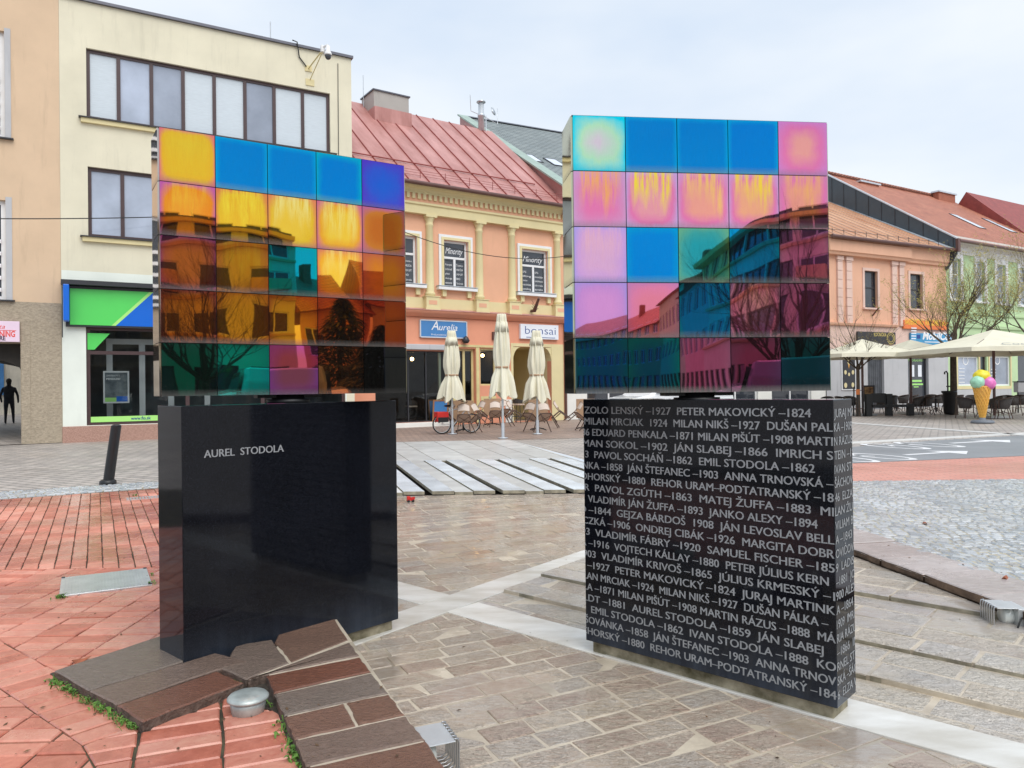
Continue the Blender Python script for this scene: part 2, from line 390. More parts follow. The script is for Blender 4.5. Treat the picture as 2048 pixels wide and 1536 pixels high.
    l.new(ms.outputs[0], n['Material Output'].inputs[0]); return m
def clear_glass(name, tint=(.8, .85, .85), refl=1.45):
    m, n, l, b = nodes(name); n.remove(b)
    t = n.new('ShaderNodeBsdfTransparent'); t.inputs[0].default_value = (*tint, 1)
    g = n.new('ShaderNodeBsdfGlossy'); g.inputs['Roughness'].default_value = .01
    fr = n.new('ShaderNodeFresnel'); fr.inputs[0].default_value = refl
    ms = n.new('ShaderNodeMixShader'); l.new(fr.outputs[0], ms.inputs[0]); l.new(t.outputs[0], ms.inputs[1]); l.new(g.outputs[0], ms.inputs[2])
    l.new(ms.outputs[0], n['Material Output'].inputs[0]); return m
def seam_roof(name, col, col2, var=.2, rough=.45, metal=0., stripes=0.):
    m, n, l, b = nodes(name); v = objco(n, l)
    f = noise(n, l, objco(n, l, (1.2, .35, .35)), 1.1, 7, .65); c = ramp(n, l, f, [(.3, mul(col, 1 - var)), (.72, col2)])
    l.new(c, b.inputs['Base Color']); b.inputs['Roughness'].default_value = rough; b.inputs['Metallic'].default_value = metal
    bump(n, l, b, noise(n, l, v, 5, 3), .25, .02); return m
def tiles_roof(name, c1, c2, w, h):
    m, n, l, b = nodes(name); v = objco(n, l)
    sp = n.new('ShaderNodeSeparateXYZ'); l.new(v, sp.inputs[0])
    cb = n.new('ShaderNodeCombineXYZ'); l.new(sp.outputs[0], cb.inputs[0]); l.new(mth(n, l, 'MULTIPLY', sp.outputs[1], 1.25), cb.inputs[1])
    t = N_(n, 'ShaderNodeTexBrick'); t.inputs['Scale'].default_value = 1.; t.inputs['Mortar Size'].default_value = .018; t.inputs['Brick Width'].default_value = w
    t.inputs['Row Height'].default_value = h; t.inputs['Color1'].default_value = (*c1, 1); t.inputs['Color2'].default_value = (*c2, 1)
    t.inputs['Mortar'].default_value = (*mul(c1, .25), 1); l.new(cb.outputs[0], t.inputs['Vector'])
    f = noise(n, l, v, .8, 6); c = mix(n, l, .35, t.outputs['Color'], ramp(n, l, f, [(.3, (.3, .3, .3)), (.7, (.7, .7, .7))]), 'OVERLAY')
    l.new(c, b.inputs['Base Color']); b.inputs['Roughness'].default_value = .65
    wv = mth(n, l, 'FRACT', mth(n, l, 'DIVIDE', mth(n, l, 'MULTIPLY', sp.outputs[1], 1.25), h))
    bump(n, l, b, mth(n, l, 'MULTIPLY_ADD', t.outputs['Fac'], -.6, mth(n, l, 'SUBTRACT', 1., wv)), .9, .04); return m

M = dict(
    cream=plaster('cream_plaster', (.74, .69, .53), stain=.14), creamtrim=plaster('cream_trim', (.73, .63, .36), stain=.05),
    beige=plaster('peach_plaster', (.68, .50, .34), stain=.18), stucco=mat('rough_stucco', (.42, .35, .26), .95, var=.22, vs=14, bmp=.9, bs=26, bd=.03, scale=(1, 1, 2)),
    pink=plaster('salmon_plaster', (.76, .42, .27), stain=.1), coral=plaster('coral_plaster', (.75, .33, .21), stain=.06),
    white=plaster('white_plaster', (.80, .79, .74), stain=.05), pale=plaster('mint_white_plaster', (.80, .84, .76), stain=.05),
    orange=plaster('orange_plaster', (.76, .44, .30), stain=.15), rose=plaster('rose_plaster', (.74, .53, .45)), mint=plaster('mint_plaster', (.52, .68, .40)),
    greywall=plaster('grey_render', (.50, .50, .51), stain=.25), yellow=plaster('yellow_plaster', (.68, .52, .26)), ochre=plaster('ochre_plaster', (.6, .44, .24)),
    redgran=mat('red_granite', (.42, .22, .16), .5, var=.35, vs=45, col2=(.55, .34, .27)),
    brownfr=mat('brown_frame', (.065, .035, .035), .4), whitefr=mat('white_frame', (.8, .8, .8), .35, var=.04), darkfr=mat('dark_frame', (.03, .03, .035), .4),
    yellowfr=mat('yellow_frame', (.66, .56, .27), .5), coping=mat('coping_metal', (.12, .12, .14), .4, metal=.6),
    pane=mat('window_pane', (.33, .37, .45), .04, spec=1., var=.3, vs=.5, rnd=.3), dpane=mat('dark_pane', (.035, .04, .05), .03, spec=.9, var=.3, vs=1.),  # pane: reflected sky is put into its grey-blue colour, varied per pane
    blind=mat('blind_pane', (.60, .66, .70), .12, spec=.6, var=.05, vs=5, scale=(1, 1, 8)), glass=clear_glass('clear_glass'), dglass=clear_glass('shop_glass', (.55, .6, .6), 1.6),
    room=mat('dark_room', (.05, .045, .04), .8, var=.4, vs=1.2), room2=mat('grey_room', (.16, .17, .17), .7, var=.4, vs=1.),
    redroof=seam_roof('red_seam_roof', (.47, .19, .16), (.60, .31, .28), .25), redseam=mat('red_seam', (.30, .07, .06), .5),
    coproof=seam_roof('copper_roof', (.52, .19, .07), (.66, .38, .22), .25, .55), copseam=mat('pale_copper_seam', (.62, .46, .36), .5), dullcap=mat('dull_grey_cap', (.42, .46, .44), .42, metal=.35, var=.25, vs=14, bmp=.2, bs=40), greyroof=tiles_roof('grey_shingles', (.20, .23, .23), (.27, .30, .29), .4, .25),
    tileroof=tiles_roof('red_tiles', (.45, .15, .09), (.55, .22, .13), .22, .32), darkpanel=mat('slate_panel', (.055, .075, .09), .45, var=.1),
    verd=mat('green_metal', (.33, .42, .36), .5), zinc=mat('zinc_sheet', (.62, .66, .70), .35, metal=.4), gutter=mat('brown_gutter', (.12, .055, .045), .4),
    chim=plaster('chimney_render', (.42, .40, .37), stain=.5), brickred=mat('chimney_brick', (.36, .13, .08), .85, var=.45, vs=9, bmp=.6, bs=25, scale=(1, 1, 3)),
    steel=mat('steel', (.55, .56, .57), .3, metal=.9), cablem=mat('cable', (.02, .02, .02), .6), iron=mat('black_iron', (.012, .012, .013), .4, bmp=.2, bs=60),
    green=mat('bank_green', (.10, .66, .12), .3, var=.02), lime=mat('bank_lime', (.42, .82, .22), .3, var=.02), blue=mat('bank_blue', (.0, .13, .62), .3, var=.02),
    creamtxt=mat('cream_lettering', (.85, .80, .55), .4), navytxt=mat('navy_lettering', (.01, .05, .25), .4), whitetxt=mat('white_lettering', (.85, .85, .85), .4, var=.03),
    greytxt=mat('grey_lettering', (.30, .31, .32), .5), redtxt=mat('red_lettering', (.75, .08, .06), .4), blacktxt=mat('black_lettering', (.03, .02, .05), .4),
    signblue=mat('sign_blue', (.06, .22, .50), .35, var=.04), signwhite=mat('sign_white', (.80, .83, .88), .35, var=.03), signpink=mat('sign_pink', (.80, .62, .74), .4, var=.03),
    canvas=mat('cream_canvas', (.74, .70, .55), .85, spec=.2, var=.06, vs=2, bmp=.15, bs=250), wood=mat('board_wood', (.35, .16, .07), .5),
    tan=mat('tan_weave', (.60, .46, .36), .7, var=.15, vs=60, bmp=.5, bs=180), brownm=mat('brown_metal', (.085, .045, .03), .35), topbrown=mat('brown_tabletop', (.40, .25, .15), .5),
    wicker=mat('dark_wicker', (.045, .036, .032), .55, var=.4, vs=60, bmp=.8, bs=120), darkwood=mat('black_timber', (.018, .018, .018), .6, bmp=.3, bs=40),
    bark=mat('bark', (.10, .075, .055), .85, var=.3, vs=12, bmp=.7, bs=40), bud=mat('spring_buds', (.34, .28, .05), .7, var=.4, vs=4, col2=(.50, .42, .10)),
    needle=mat('conifer_needles', (.035, .06, .03), .7, var=.5, vs=5, col2=(.07, .11, .05)), moss=mat('moss', (.07, .19, .025), .8, var=.5, vs=30, col2=(.16, .32, .05)),
    soil=mat('soil', (.05, .04, .03), .9, var=.5, vs=30, bmp=.8, bs=60), marble=mat('pale_marble', (.66, .62, .54), .2, var=.18, vs=2.2, col2=(.80, .79, .75), rnd=.1, bmp=.12, bs=30, scale=(1, 2.5, 1)),
    slabgrey=mat('pale_granite', (.58, .58, .56), .38, var=.16, vs=2.2, bmp=.25, bs=160, rnd=.16), slabblue=mat('blue_granite', (.62, .67, .71), .25, var=.18, vs=2., bmp=.3, bs=160, rnd=.1),
    slabedge=mat('dark_stone_edge', (.30, .27, .20), .8, var=.4, vs=8, bmp=.6, bs=40), rubber=mat('rubber', (.015, .015, .015), .8), redfab=mat('red_fabric', (.62, .02, .015), .6),
    carwhite=mat('white_paint', (.78, .79, .80), .12, var=.02, coat=.6), carblue=mat('teal_paint', (.35, .55, .55), .12, var=.02, coat=.6), carpink=mat('silver_paint', (.6, .6, .62), .15, var=.02, coat=.6),
    skin=mat('skin', (.5, .3, .22), .6), cloth=mat('black_cloth', (.012, .012, .014), .8), lampglass=mat('lamp_glass', (.75, .78, .74), .08, var=.05, coat=.5),
    alu=mat('galvanised', (.62, .64, .64), .32, metal=.55, var=.12, vs=6, bmp=.15, bs=20), bulb=mat('warm_bulb', (1., .62, .25), .5, emit=14.),
)
for k_, c_ in dict(cone=(.70, .34, .05), yel=(.80, .66, .02), mintc=(.36, .68, .48), pinkc=(.78, .18, .50)).items():
    M[k_] = mat('icecream_' + k_, c_, .38, var=.1, vs=12, bmp=.35, bs=22, coat=.15)
# =================================================================== THE SETTING: ground
def hp(poly, pt, d, side=1):
    """part of a convex polygon on one side of a line (1: left of d)"""
    p = Vector(pt); d = Vector(d).normalized() * side; n = Vector((-d.y, d.x)); k = 90
    return clip_poly(poly, [p - d * k, p + d * k, p + d * k + n * k, p - d * k + n * k])
def pave(mb, zone, org, deg, L, W, joint, z, h=.03, bond=.5, bev=.004, dz=.002, tilt=.0, jit=.002, lens=None, warp=None, skip=0., mat=0, seed=1, zfun=None):
    rg = random.Random(seed); zone = ccw(zone); a = R_(deg); u = Vector((math.cos(a), math.sin(a))); v = Vector((-u.y, u.x)); o = Vector(org)
    xs = [(p - o).dot(u) for p in zone]; ys = [(p - o).dot(v) for p in zone]
    for r in range(math.floor(min(ys) / W) - 3, math.ceil(max(ys) / W) + 3):
        x = math.floor(min(xs) / L) * L - L * 2 + (r % 2) * L * bond + (rg.uniform(0, L) if lens else 0)
        while x < max(xs) + L:
            ln = rg.uniform(*lens) if lens else L
            j = joint / 2
            c = [(x + j, r * W + j), (x + ln - j, r * W + j), (x + ln - j, (r + 1) * W - j), (x + j, (r + 1) * W - j)]
            x += ln
            if skip and rg.random() < skip: continue
            q = []
            for cx_, cy_ in c:
                cx_ += rg.uniform(-jit, jit); cy_ += rg.uniform(-jit, jit)
                if warp: cx_, cy_ = warp(cx_, cy_)
                q.append(o + u * cx_ + v * cy_)
            ctr = sum(q, Vector((0, 0))) / 4
            if not (min(p.x for p in zone) - 1 < ctr.x < max(p.x for p in zone) + 1 and min(p.y for p in zone) - 1 < ctr.y < max(p.y for p in zone) + 1): continue
            q = clip_poly(q, zone)
            if not q or area(q) < L * W * .008: continue
            zz = (zfun(ctr) if zfun else z) + rg.uniform(-dz, dz)
            rn = rg.random(); k0 = len(mb.v)
            mb.prism(q, zz - h, zz, bev, rnd=rn, mat=mat)
            if tilt:
                tx, ty = rg.uniform(-tilt, tilt), rg.uniform(-tilt, tilt)
                for i in range(k0, len(mb.v)):
                    X, Y, Z = mb.v[i]; mb.v[i] = (X, Y, Z + (X - ctr.x) * tx + (Y - ctr.y) * ty)
def flat(name, poly, z, m, th=.004):
    mb = MB(); P = ccw(poly); mb.add([(p.x, p.y, z) for p in P], [tuple(range(len(P)))]); return tag(mb.build(name, m), kind='structure')
BL = lambda y: -1.03 - .4405 * (y - 4.56)
RX = lambda y: 3.33 + (4.91 - y) * .1244
Y0, Y1 = -2.6, 11.64
basin = [(BL(Y0), Y0), (RX(Y0), Y0), (RX(Y1), Y1), (BL(Y1), Y1)]
RB = lambda a: Vector((1.08 * a - 2.75, 21.87 + .151 * (1.08 * a - 2.75), 0.))
AL, AR = BL(Y1) - .0, RX(Y1)
hole = basin[:3] + [tuple(RB(AR)[:2]), tuple(RB(AL)[:2])] + basin[3:]
M['paver'] = brick_mat('grey_pavers', (.52, .46, .41), (.38, .34, .31), (.20, .18, .16), R_(30), .40, .20, .022, wet=.2, rough=.6)
M['terrace'] = brick_mat('terrace_pavers', (.42, .30, .24), (.31, .23, .19), (.12, .10, .09), R_(34), .30, .15, .014, wet=.1, rough=.6)
M['redfar'] = brick_mat('red_pavers', (.72, .33, .25), (.64, .27, .20), (.30, .16, .13), R_(12), .25, .125, .006, wet=.2, rough=.5)
M['asphalt'] = mat('asphalt', (.25, .26, .27), .5, var=.15, vs=.5, bmp=.35, bs=160)
# one ground sheet, open over the sunken court
bm = bmesh.new()
def loop(P, z): 
    vs = [bm.verts.new((p[0], p[1], z)) for p in P]; return [bm.edges.new((vs[i], vs[(i + 1) % len(vs)])) for i in range(len(vs))]
es = loop([(-400, -400), (400, -400), (400, 400), (-400, 400)], -.016) + loop(hole, -.016)
bmesh.ops.triangle_fill(bm, edges=es, use_beauty=True)
bmesh.ops.recalc_face_normals(bm, faces=bm.faces)
if sum(f.normal.z for f in bm.faces) < 0: bmesh.ops.reverse_faces(bm, faces=bm.faces)
me = bpy.data.meshes.new('ground'); bm.to_mesh(me); bm.free(); me.materials.append(M['paver'])
g = bpy.data.objects.new('ground', me); COL.objects.link(g); tag(g, kind='structure')
# far overlays (all lie outside the court)
RBl, RBr = RB(AL), RB(AR)
flat('terrace_paving', [RBl[:2], RBr[:2], (RBr.x + 3, RBr.y + .6), (12, 45), (-8, 31), (-7.6, 22)], -.010, M['terrace'])
flat('asphalt_lane', [G(1500, 938)[:2], G(1700, 926)[:2], G(2048, 911)[:2], G(2400, 897)[:2], G(2500, 852)[:2], G(2048, 870)[:2], G(1861, 881)[:2], G(1698, 894)[:2], G(1500, 905)[:2]], -.006, M['asphalt'])
flat('red_paving', [(2.5, 11.66), (12.5, 11.62), G(2400, 897)[:2], G(2048, 911)[:2], G(1700, 926)[:2], G(1500, 938)[:2], (2.9, 12.6)], -.010, M['redfar'])
mb = MB()                                                            # pale kerb line along the far side of the lane
for (x0, y0, x1, y1) in ((1690, 886, 2060, 866), (1560, 836, 2100, 874)):
    a, b = G(x0, y0)[:2], G(x1, y1)[:2]; a = Vector(a); b = Vector(b); d = (b - a).normalized(); n_ = Vector((-d.y, d.x)) * .16
    mb.prism([a - n_, b - n_, b + n_, a + n_], -.03, .012, .01)
tag(mb.build('kerb', mat('kerb_stone', (.62, .61, .58), .6, bmp=.3)), kind='structure')
# painted bicycle and arrow on the lane, worn
M['paint'] = mat('road_paint', (.80, .80, .80), .5, var=.1, vs=8)
def ground_mark(cx_, cy_, s):
    mb = MB(); c = G(cx_, cy_); a = R_(22); u = Vector((math.cos(a), math.sin(a))); v = Vector((-u.y, u.x))
    def P(x, y): q = Vector(c[:2]) + u * x * s + v * y * s; return (q.x, q.y, -.002)
    for ox in (-.9, .5):
        for k in range(20):
            t0, t1 = 2 * math.pi * k / 20, 2 * math.pi * (k + 1) / 20
            mb.quad(P(ox + .5 * math.cos(t0), 1.2 * math.sin(t0)), P(ox + .5 * math.cos(t1), 1.2 * math.sin(t1)), P(ox + .36 * math.cos(t1), .95 * math.sin(t1)), P(ox + .36 * math.cos(t0), .95 * math.sin(t0)))
    def bar(p, q, w_): 
        d = (Vector(q) - Vector(p)).normalized(); n_ = Vector((-d.y, d.x)) * w_
        mb.quad(P(p[0] - n_.x, p[1] - n_.y), P(q[0] - n_.x, q[1] - n_.y), P(q[0] + n_.x, q[1] + n_.y), P(p[0] + n_.x, p[1] + n_.y))
    bar((-.9, .02), (-.3, .9), .07); bar((-.25, .9), (.42, .12), .07); bar((1.5, 0), (3.2, 0), .12)
    mb.add([P(3.2, .7), P(3.2, -.7), P(4.2, 0)], [(2, 1, 0)])
    return tag(mb.build('road_markings', M['paint']), kind='structure')
ground_mark(1832, 890, .8); ground_mark(1735, 914, .7)
# red clinker near the camera, brick by brick
M['brick'] = stone_mat('red_clinker', [(0., (.56, .175, .115)), (.3, (.69, .26, .18)), (.65, (.74, .32, .235)), (.85, (.62, .215, .15)), (1., (.52, .16, .105))], bmp=.25, bs=9, rough=(.14, .55), stretch=None, wet=.45, dist=.01, fine=.8, damp=.5)
M['joint'] = mat('brick_joint', (.05, .04, .03), .9, var=.5, vs=7, col2=(.09, .085, .045))
L1a, L1b = Vector((-2.47, 4.05)), Vector((-1.69, 3.42)); ld = (L1b - L1a).normalized(); ln_ = Vector((ld.y, -ld.x))  # ln_ points to the camera side
g2 = lambda x, y: Vector(G(x, y)[:2])
mb = MB()
Z1 = [(-9.6, 9.37), (BL(12.5) - .03, 12.25), (BL(6.47) - .05, 6.47), (-8.2, 6.40)]
Z2 = [(-5.38, 6.40), (BL(6.46) - .05, 6.455), (-1.05, 4.5), (-1.50, 3.60), L1b]
Z3 = [L1a - ld * 4.6, L1b, L1b + ln_ * .262, L1a - ld * 4.6 + ln_ * .262]
s0 = L1b + ln_ * .268; s1 = L1a - ld * 4.6 + ln_ * .268
Z4 = [s1, s0, (-1.26, 2.5), (-1.0, 1.2), (-6.5, 1.2)]
Z5 = [g2(487, 1364), g2(536, 1350), g2(640, 1620), (-.96, 2.4), (-1.245, 2.5), s0 + Vector((.012, -.004))]
pave(mb, Z1, (-3, 6.5), 119, .245, .1225, .009, 0, bev=.004, dz=.0015, tilt=.004, jit=.003, seed=3)
pave(mb, Z2, (-3, 6.4), 1, .25, .125, .010, 0, bond=0., bev=.005, dz=.0025, tilt=.006, jit=.003, seed=4)
pave(mb, Z3, tuple(L1a), math.degrees(math.atan2(ld.y, ld.x)), .125, .5, .011, 0, bond=0., bev=.006, dz=.003, tilt=.007, jit=.004, seed=5)
pave(mb, Z4, (-2, 3), 2, .25, .125, .012, 0, bond=0., bev=.006, dz=.003, tilt=.007, jit=.004, seed=6)
pave(mb, Z5, tuple(g2(444, 1460)), 22, .34, .128, .012, 0, bond=0., bev=.007, dz=.003, tilt=.007, jit=.005, seed=7)
tag(mb.build('brick_paving', M['brick']), kind='structure')
flat('brick_bed', [(-10.2, 9.0), (BL(12.6) - .02, 12.45), (BL(4.5) - .02, 4.5), (-1.02, 4.5), (BL(2.4), 2.4), (BL(-2.5), -2.5), (-8, -2.5)], -.0115, M['joint'])
# cobble strip in front of the bollard
M['cobble'] = stone_mat('granite_cobbles', [(0., (.36, .39, .42)), (.4, (.50, .53, .56)), (.75, (.60, .62, .63)), (1., (.42, .42, .42))], bmp=.35, bs=16, rough=(.1, .38), stretch=None, wet=.75, dist=.01, fine=.6)
M['sand'] = mat('jointing_sand', (.42, .38, .30), .85, var=.35, vs=1.5, col2=(.55, .49, .36), bmp=.4, bs=90)
mb = MB(); zz = [(-11, 8.63), (BL(12.8) - .1, 12.45), (BL(13.2) - .1, 13.3), (-12, 9.3)]
pave(mb, zz, (-6, 11.5), 30, .11, .105, .014, .0, bev=.012, dz=.003, tilt=.05, jit=.006, lens=(.09, .13), seed=8)
tag(mb.build('cobble_strip', M['cobble']), kind='structure'); flat('cobble_bed', zz, -.010, M['sand'])
# fan-laid cobbles on the right
mb = MB(); zc = [(3.86, 4.3), (5.7, 4.3), (9.9, 11.62), (3.02, 11.62)]
fan = lambda x, y: (x, y + .20 * abs(math.sin(math.pi * x / 1.15)) - .1)
pave(mb, zc, (4, 6), -8, .11, .105, .013, 0, bev=.012, dz=.003, tilt=.05, jit=.006, lens=(.09, .13), warp=fan, seed=9)
tag(mb.build('cobblestones', M['cobble']), kind='structure'); flat('cobblestone_bed', zc, -.008, M['sand'])
# sunken court: riven porphyry flags in mortar, marble cross
POR = [(0., (.62, .45, .35)), (.22, (.76, .62, .50)), (.42, (.66, .56, .48)), (.6, (.80, .65, .50)), (.8, (.70, .56, .46)), (1., (.58, .41, .33))]
M['flag'] = stone_mat('riven_porphyry', POR, bmp=.85, bs=9, rough=(.05, .24), stretch=(1.2, 3.4, 1), rot=R_(-28), wet=.7, dist=.035, fine=1.1, puddle=True, crease=.65, haze=.38, damp=.42)
M['flagp'] = stone_mat('pale_porphyry', [(0., (.68, .62, .57)), (.3, (.80, .74, .66)), (.6, (.70, .65, .64)), (.85, (.80, .71, .58)), (1., (.56, .43, .38))], bmp=.85, bs=8, rough=(.05, .24), stretch=(1.2, 3., 1), rot=R_(44), wet=.7, dist=.035, puddle=True, crease=.5, haze=.5, damp=.25)
M['mortar'] = mortar_mat('beige_mortar', (.56, .47, .36), (.68, .59, .46))
Bv = [Vector(p) for p in basin]
dA, dB = Vector((.61, .792)), Vector((.737, -.676)); pA, pB = Vector((-1.1, 5.0)), Vector((-.94, 6.17)); nA = Vector((-dA.y, dA.x)); nB = Vector((-dB.y, dB.x))
WA, WB = .15, .165
S_ = hp(hp(Bv, pA - nA * WA, dA, -1), pB - nB * WB, dB, -1)
Nn = hp(hp(Bv, pA + nA * WA, dA, 1), pB + nB * WB, dB, 1)
E_ = hp(hp(Bv, pA - nA * WA, dA, -1), pB + nB * WB, dB, 1)
W_ = hp(hp(Bv, pA + nA * WA, dA, 1), pB - nB * WB, dB, -1)
FZ = -.15
def lvl(c):
    t = (c - pB).dot(nB)
    return FZ + (.0 if t < .50 else .028 if t < 1.02 else .052 if t < 2.05 else .085)
mb = MB()
pave(mb, S_, (0, 3), 27, .33, .165, .013, FZ, h=.03, bev=.004, dz=.0035, tilt=.012, jit=.007, lens=(.22, .42), seed=11)
pave(mb, Nn, (0, 7), 24, .33, .19, .013, FZ, h=.03, bev=.004, dz=.0035, tilt=.010, jit=.007, lens=(.24, .46), seed=12)
pave(mb, W_, (0, 7), 24, .33, .19, .013, FZ, h=.03, bev=.004, dz=.0035, tilt=.010, jit=.007, lens=(.24, .46), seed=13)
mb2 = MB()
pave(mb2, E_, (pB + nB * .50)[:], math.degrees(math.atan2(dB.y, dB.x)), .5, .255, .016, FZ, h=.04, bev=.006, dz=.003, tilt=.010, jit=.008, lens=(.28, .66), seed=14, zfun=lvl)
tag(mb.build('court_paving', M['flag']), kind='structure'); oc = tag(mb2.build('cascade_paving', [M['flagp'], M['slabedge']]), kind='structure')
for p in oc.data.polygons:
    if abs(p.normal.z) < .3: p.material_index = 1  # upright faces take the darker edge colour
flat('court_bed', basin, FZ - .0035, M['mortar'])
for t0, t1, zb in ((.505, 1.015, .028), (1.025, 2.045, .052), (2.055, 9, .085)):
    q = hp(hp(E_, pB + nB * t0, dB, 1), pB + nB * t1, dB, -1)
    if q:
        mb = MB(); mb.prism(q, FZ - .02, FZ + zb - .004); tag(mb.build('cascade_bed', M['mortar']), kind='structure')
def strip(name, p, d, n_, w_, t0, t1, z, step):
    mb = MB(); t = t0; k = 0
    while t < t1:
        e = min(t + step * random.uniform(.8, 1.2), t1)
        q = [p + d * (t + .002) - n_ * w_, p + d * (e - .002) - n_ * w_, p + d * (e - .002) + n_ * w_, p + d * (t + .002) + n_ * w_]
        q = clip_poly(q, Bv)
        if q: mb.prism(q, FZ - .05, z, .003, rnd=random.random())
        t = e; k += 1
    return tag(mb.build(name, M['marble']), kind='structure')
strip('marble_strip', pA, dA, nA, WA - .003, -1.6, 9, FZ + .006, 1.9)
tI = (pA - pB).dot(nA) / dB.dot(nA); tI = tI
strip('marble_strip', pB, dB, nB, WB - .003, -2.6, tI - WA / abs(dB.dot(nA)), FZ + .004, 1.7)
strip('marble_strip', pB, dB, nB, WB - .003, tI + WA / abs(dB.dot(nA)), 2.15, FZ + .004, 1.7)
strip('marble_strip', pB, dB, nB, WB - .003, 2.15, 6, FZ + .008, 2.6)
# rim on the right: cap flags over a stained wall
M['cap'] = stone_mat('rim_flags', [(0., (.47, .42, .41)), (.4, (.54, .48, .46)), (.8, (.50, .44, .42)), (1., (.42, .35, .33))], bmp=.4, bs=8, rough=(.12, .4), stretch=(1, 2, 1), wet=.6, dist=.012, fine=.6)
M['rimwall'] = mat('stained_rim', (.10, .06, .04), .75, var=.5, vs=6, bmp=.8, bs=40, col2=(.26, .17, .11))
M['concrete'] = mat('mossy_concrete', (.17, .15, .07), .85, var=.5, vs=9, bmp=.7, bs=50, col2=(.44, .39, .28))
rim = thing('low_wall', 'rusty stained stone rim with pale cap flags on the right of the court', 'low wall')
mb = MB(); mbw = MB(); mbl = MB()
y = -2.5
while y < 11.6:
    e = min(y + random.uniform(.42, .62), 11.62)
    q = [(RX(y + .006), y + .006), (RX(y + .006) + .56, y + .12), (RX(e - .006) + .56, e + .108), (RX(e - .006), e - .006)]
    m_ = []
    for i in range(7): t = i / 6; m_.append((RX(y + .006 + (e - y - .012) * (1 - t)) + random.uniform(-.008, .008), y + .006 + (e - y - .012) * (1 - t)))
    q = q[1:3] + m_
    mb.prism(q, -.055, .004 + random.uniform(-.004, .004), .008, rnd=random.random())
    e2 = min(e, 11.62); mbw.prism([(RX(y) + .028, y), (RX(y) + .10, y), (RX(e2) + .10, e2), (RX(e2) + .028, e2)], FZ - .02, -.056, rnd=random.random())
    y = e
mbl.prism([(RX(-2.5) - .07, -2.5), (RX(-2.5) + .029, -2.5), (RX(11.6) + .029, 11.6), (RX(11.6) - .07, 11.6)], FZ - .02, FZ + .022, .006)
c_ = mb.build('cap_stones', M['cap'], rim); c_.data.materials.append(M['rimwall'])
for p in c_.data.polygons:
    if abs(p.normal.z) < .4: p.material_index = 1
mbw.build('wall_face', M['rimwall'], rim); mbl.build('concrete_ledge', M['concrete'], rim)
# left edge of the court beyond the plinth
mb = MB(); mb.prism([(BL(5.05) - .32, 5.05), (BL(5.05), 5.05), (BL(11.6), 11.6), (BL(11.6) - .32, 11.6)], FZ - .02, .012, .008)
tag(mb.build('court_kerb', M['slabgrey']), kind='structure')
# =================================================================== the tilted stone ramp with slots
rampT = thing('stone_ramp', 'sloping pale granite ramp with narrow dark slots between the two plinths', 'stone ramp')
def rp(a, v, dz=0.):
    f = Vector((a, Y1, -.10)); q = f.lerp(RB(a), v); return Vector((q.x, q.y, q.z + dz))
def rslab(mb, a0, a1, v0, v1, top, th=.05, j=.006):
    pts = [rp(a0 + j, v0), rp(a1 - j, v0), rp(a1 - j, v1 - .0008), rp(a0 + j, v1 - .0008)]
    vs = [p + Vector((0, 0, top - th)) for p in pts] + [p + Vector((0, 0, top)) for p in pts]
    mb.add(vs, [(3, 2, 1, 0), (4, 5, 6, 7), (0, 1, 5, 4), (1, 2, 6, 5), (2, 3, 7, 6), (3, 0, 4, 7)], rnd=random.random())
base = MB(); base.add([rp(AL - .3, 0, -.15), rp(AR + .3, 0, -.15), rp(AR + .3, 1.0, -.16), rp(AL - .3, 1.0, -.16)], [(0, 1, 2, 3)])
base.build('ramp_bed', M['soil'], rampT)
P0, PER = -1.71, 1.095
VM, VU = .28, .47
mats_ = [M['slabgrey'], M['slabedge']]
def slab_part(a0, a1, v0, v1, top, m):
    mb = MB(); rslab(mb, a0, a1, v0, v1, top, th=.05 if v0 else .055)
    o = mb.build('slab', [m, M['slabedge']], rampT, bevel=.004)
    for p in o.data.polygons:
        if abs(p.normal.z) < .5: p.material_index = 1
k = -3
while P0 + PER * k < AR:
    a = P0 + PER * k; k += 1
    if a + PER < AL: continue
    for (x0, x1, raised) in ((0, .34, 1), (.45, .80, 1), (.80, 1.095, 0)):
        xa, xb = max(a + x0, AL), min(a + x1, AR)
        if xb - xa < .05: continue
        slab_part(xa, xb, 0., VU if raised else VM, .016 if raised else 0., M['slabblue'] if raised else M['slabgrey'])
        if not raised: slab_part(xa, xb, VM, VU, 0., M['slabgrey'])
x = AL
while x < AR:
    e = min(x + random.choice((.55, .8, .62)), AR)
    vm_ = random.uniform(.66, .8); slab_part(x, e, VU, vm_, 0., M['slabgrey']); slab_part(x, e, vm_, 1., 0., M['slabgrey']); x = e
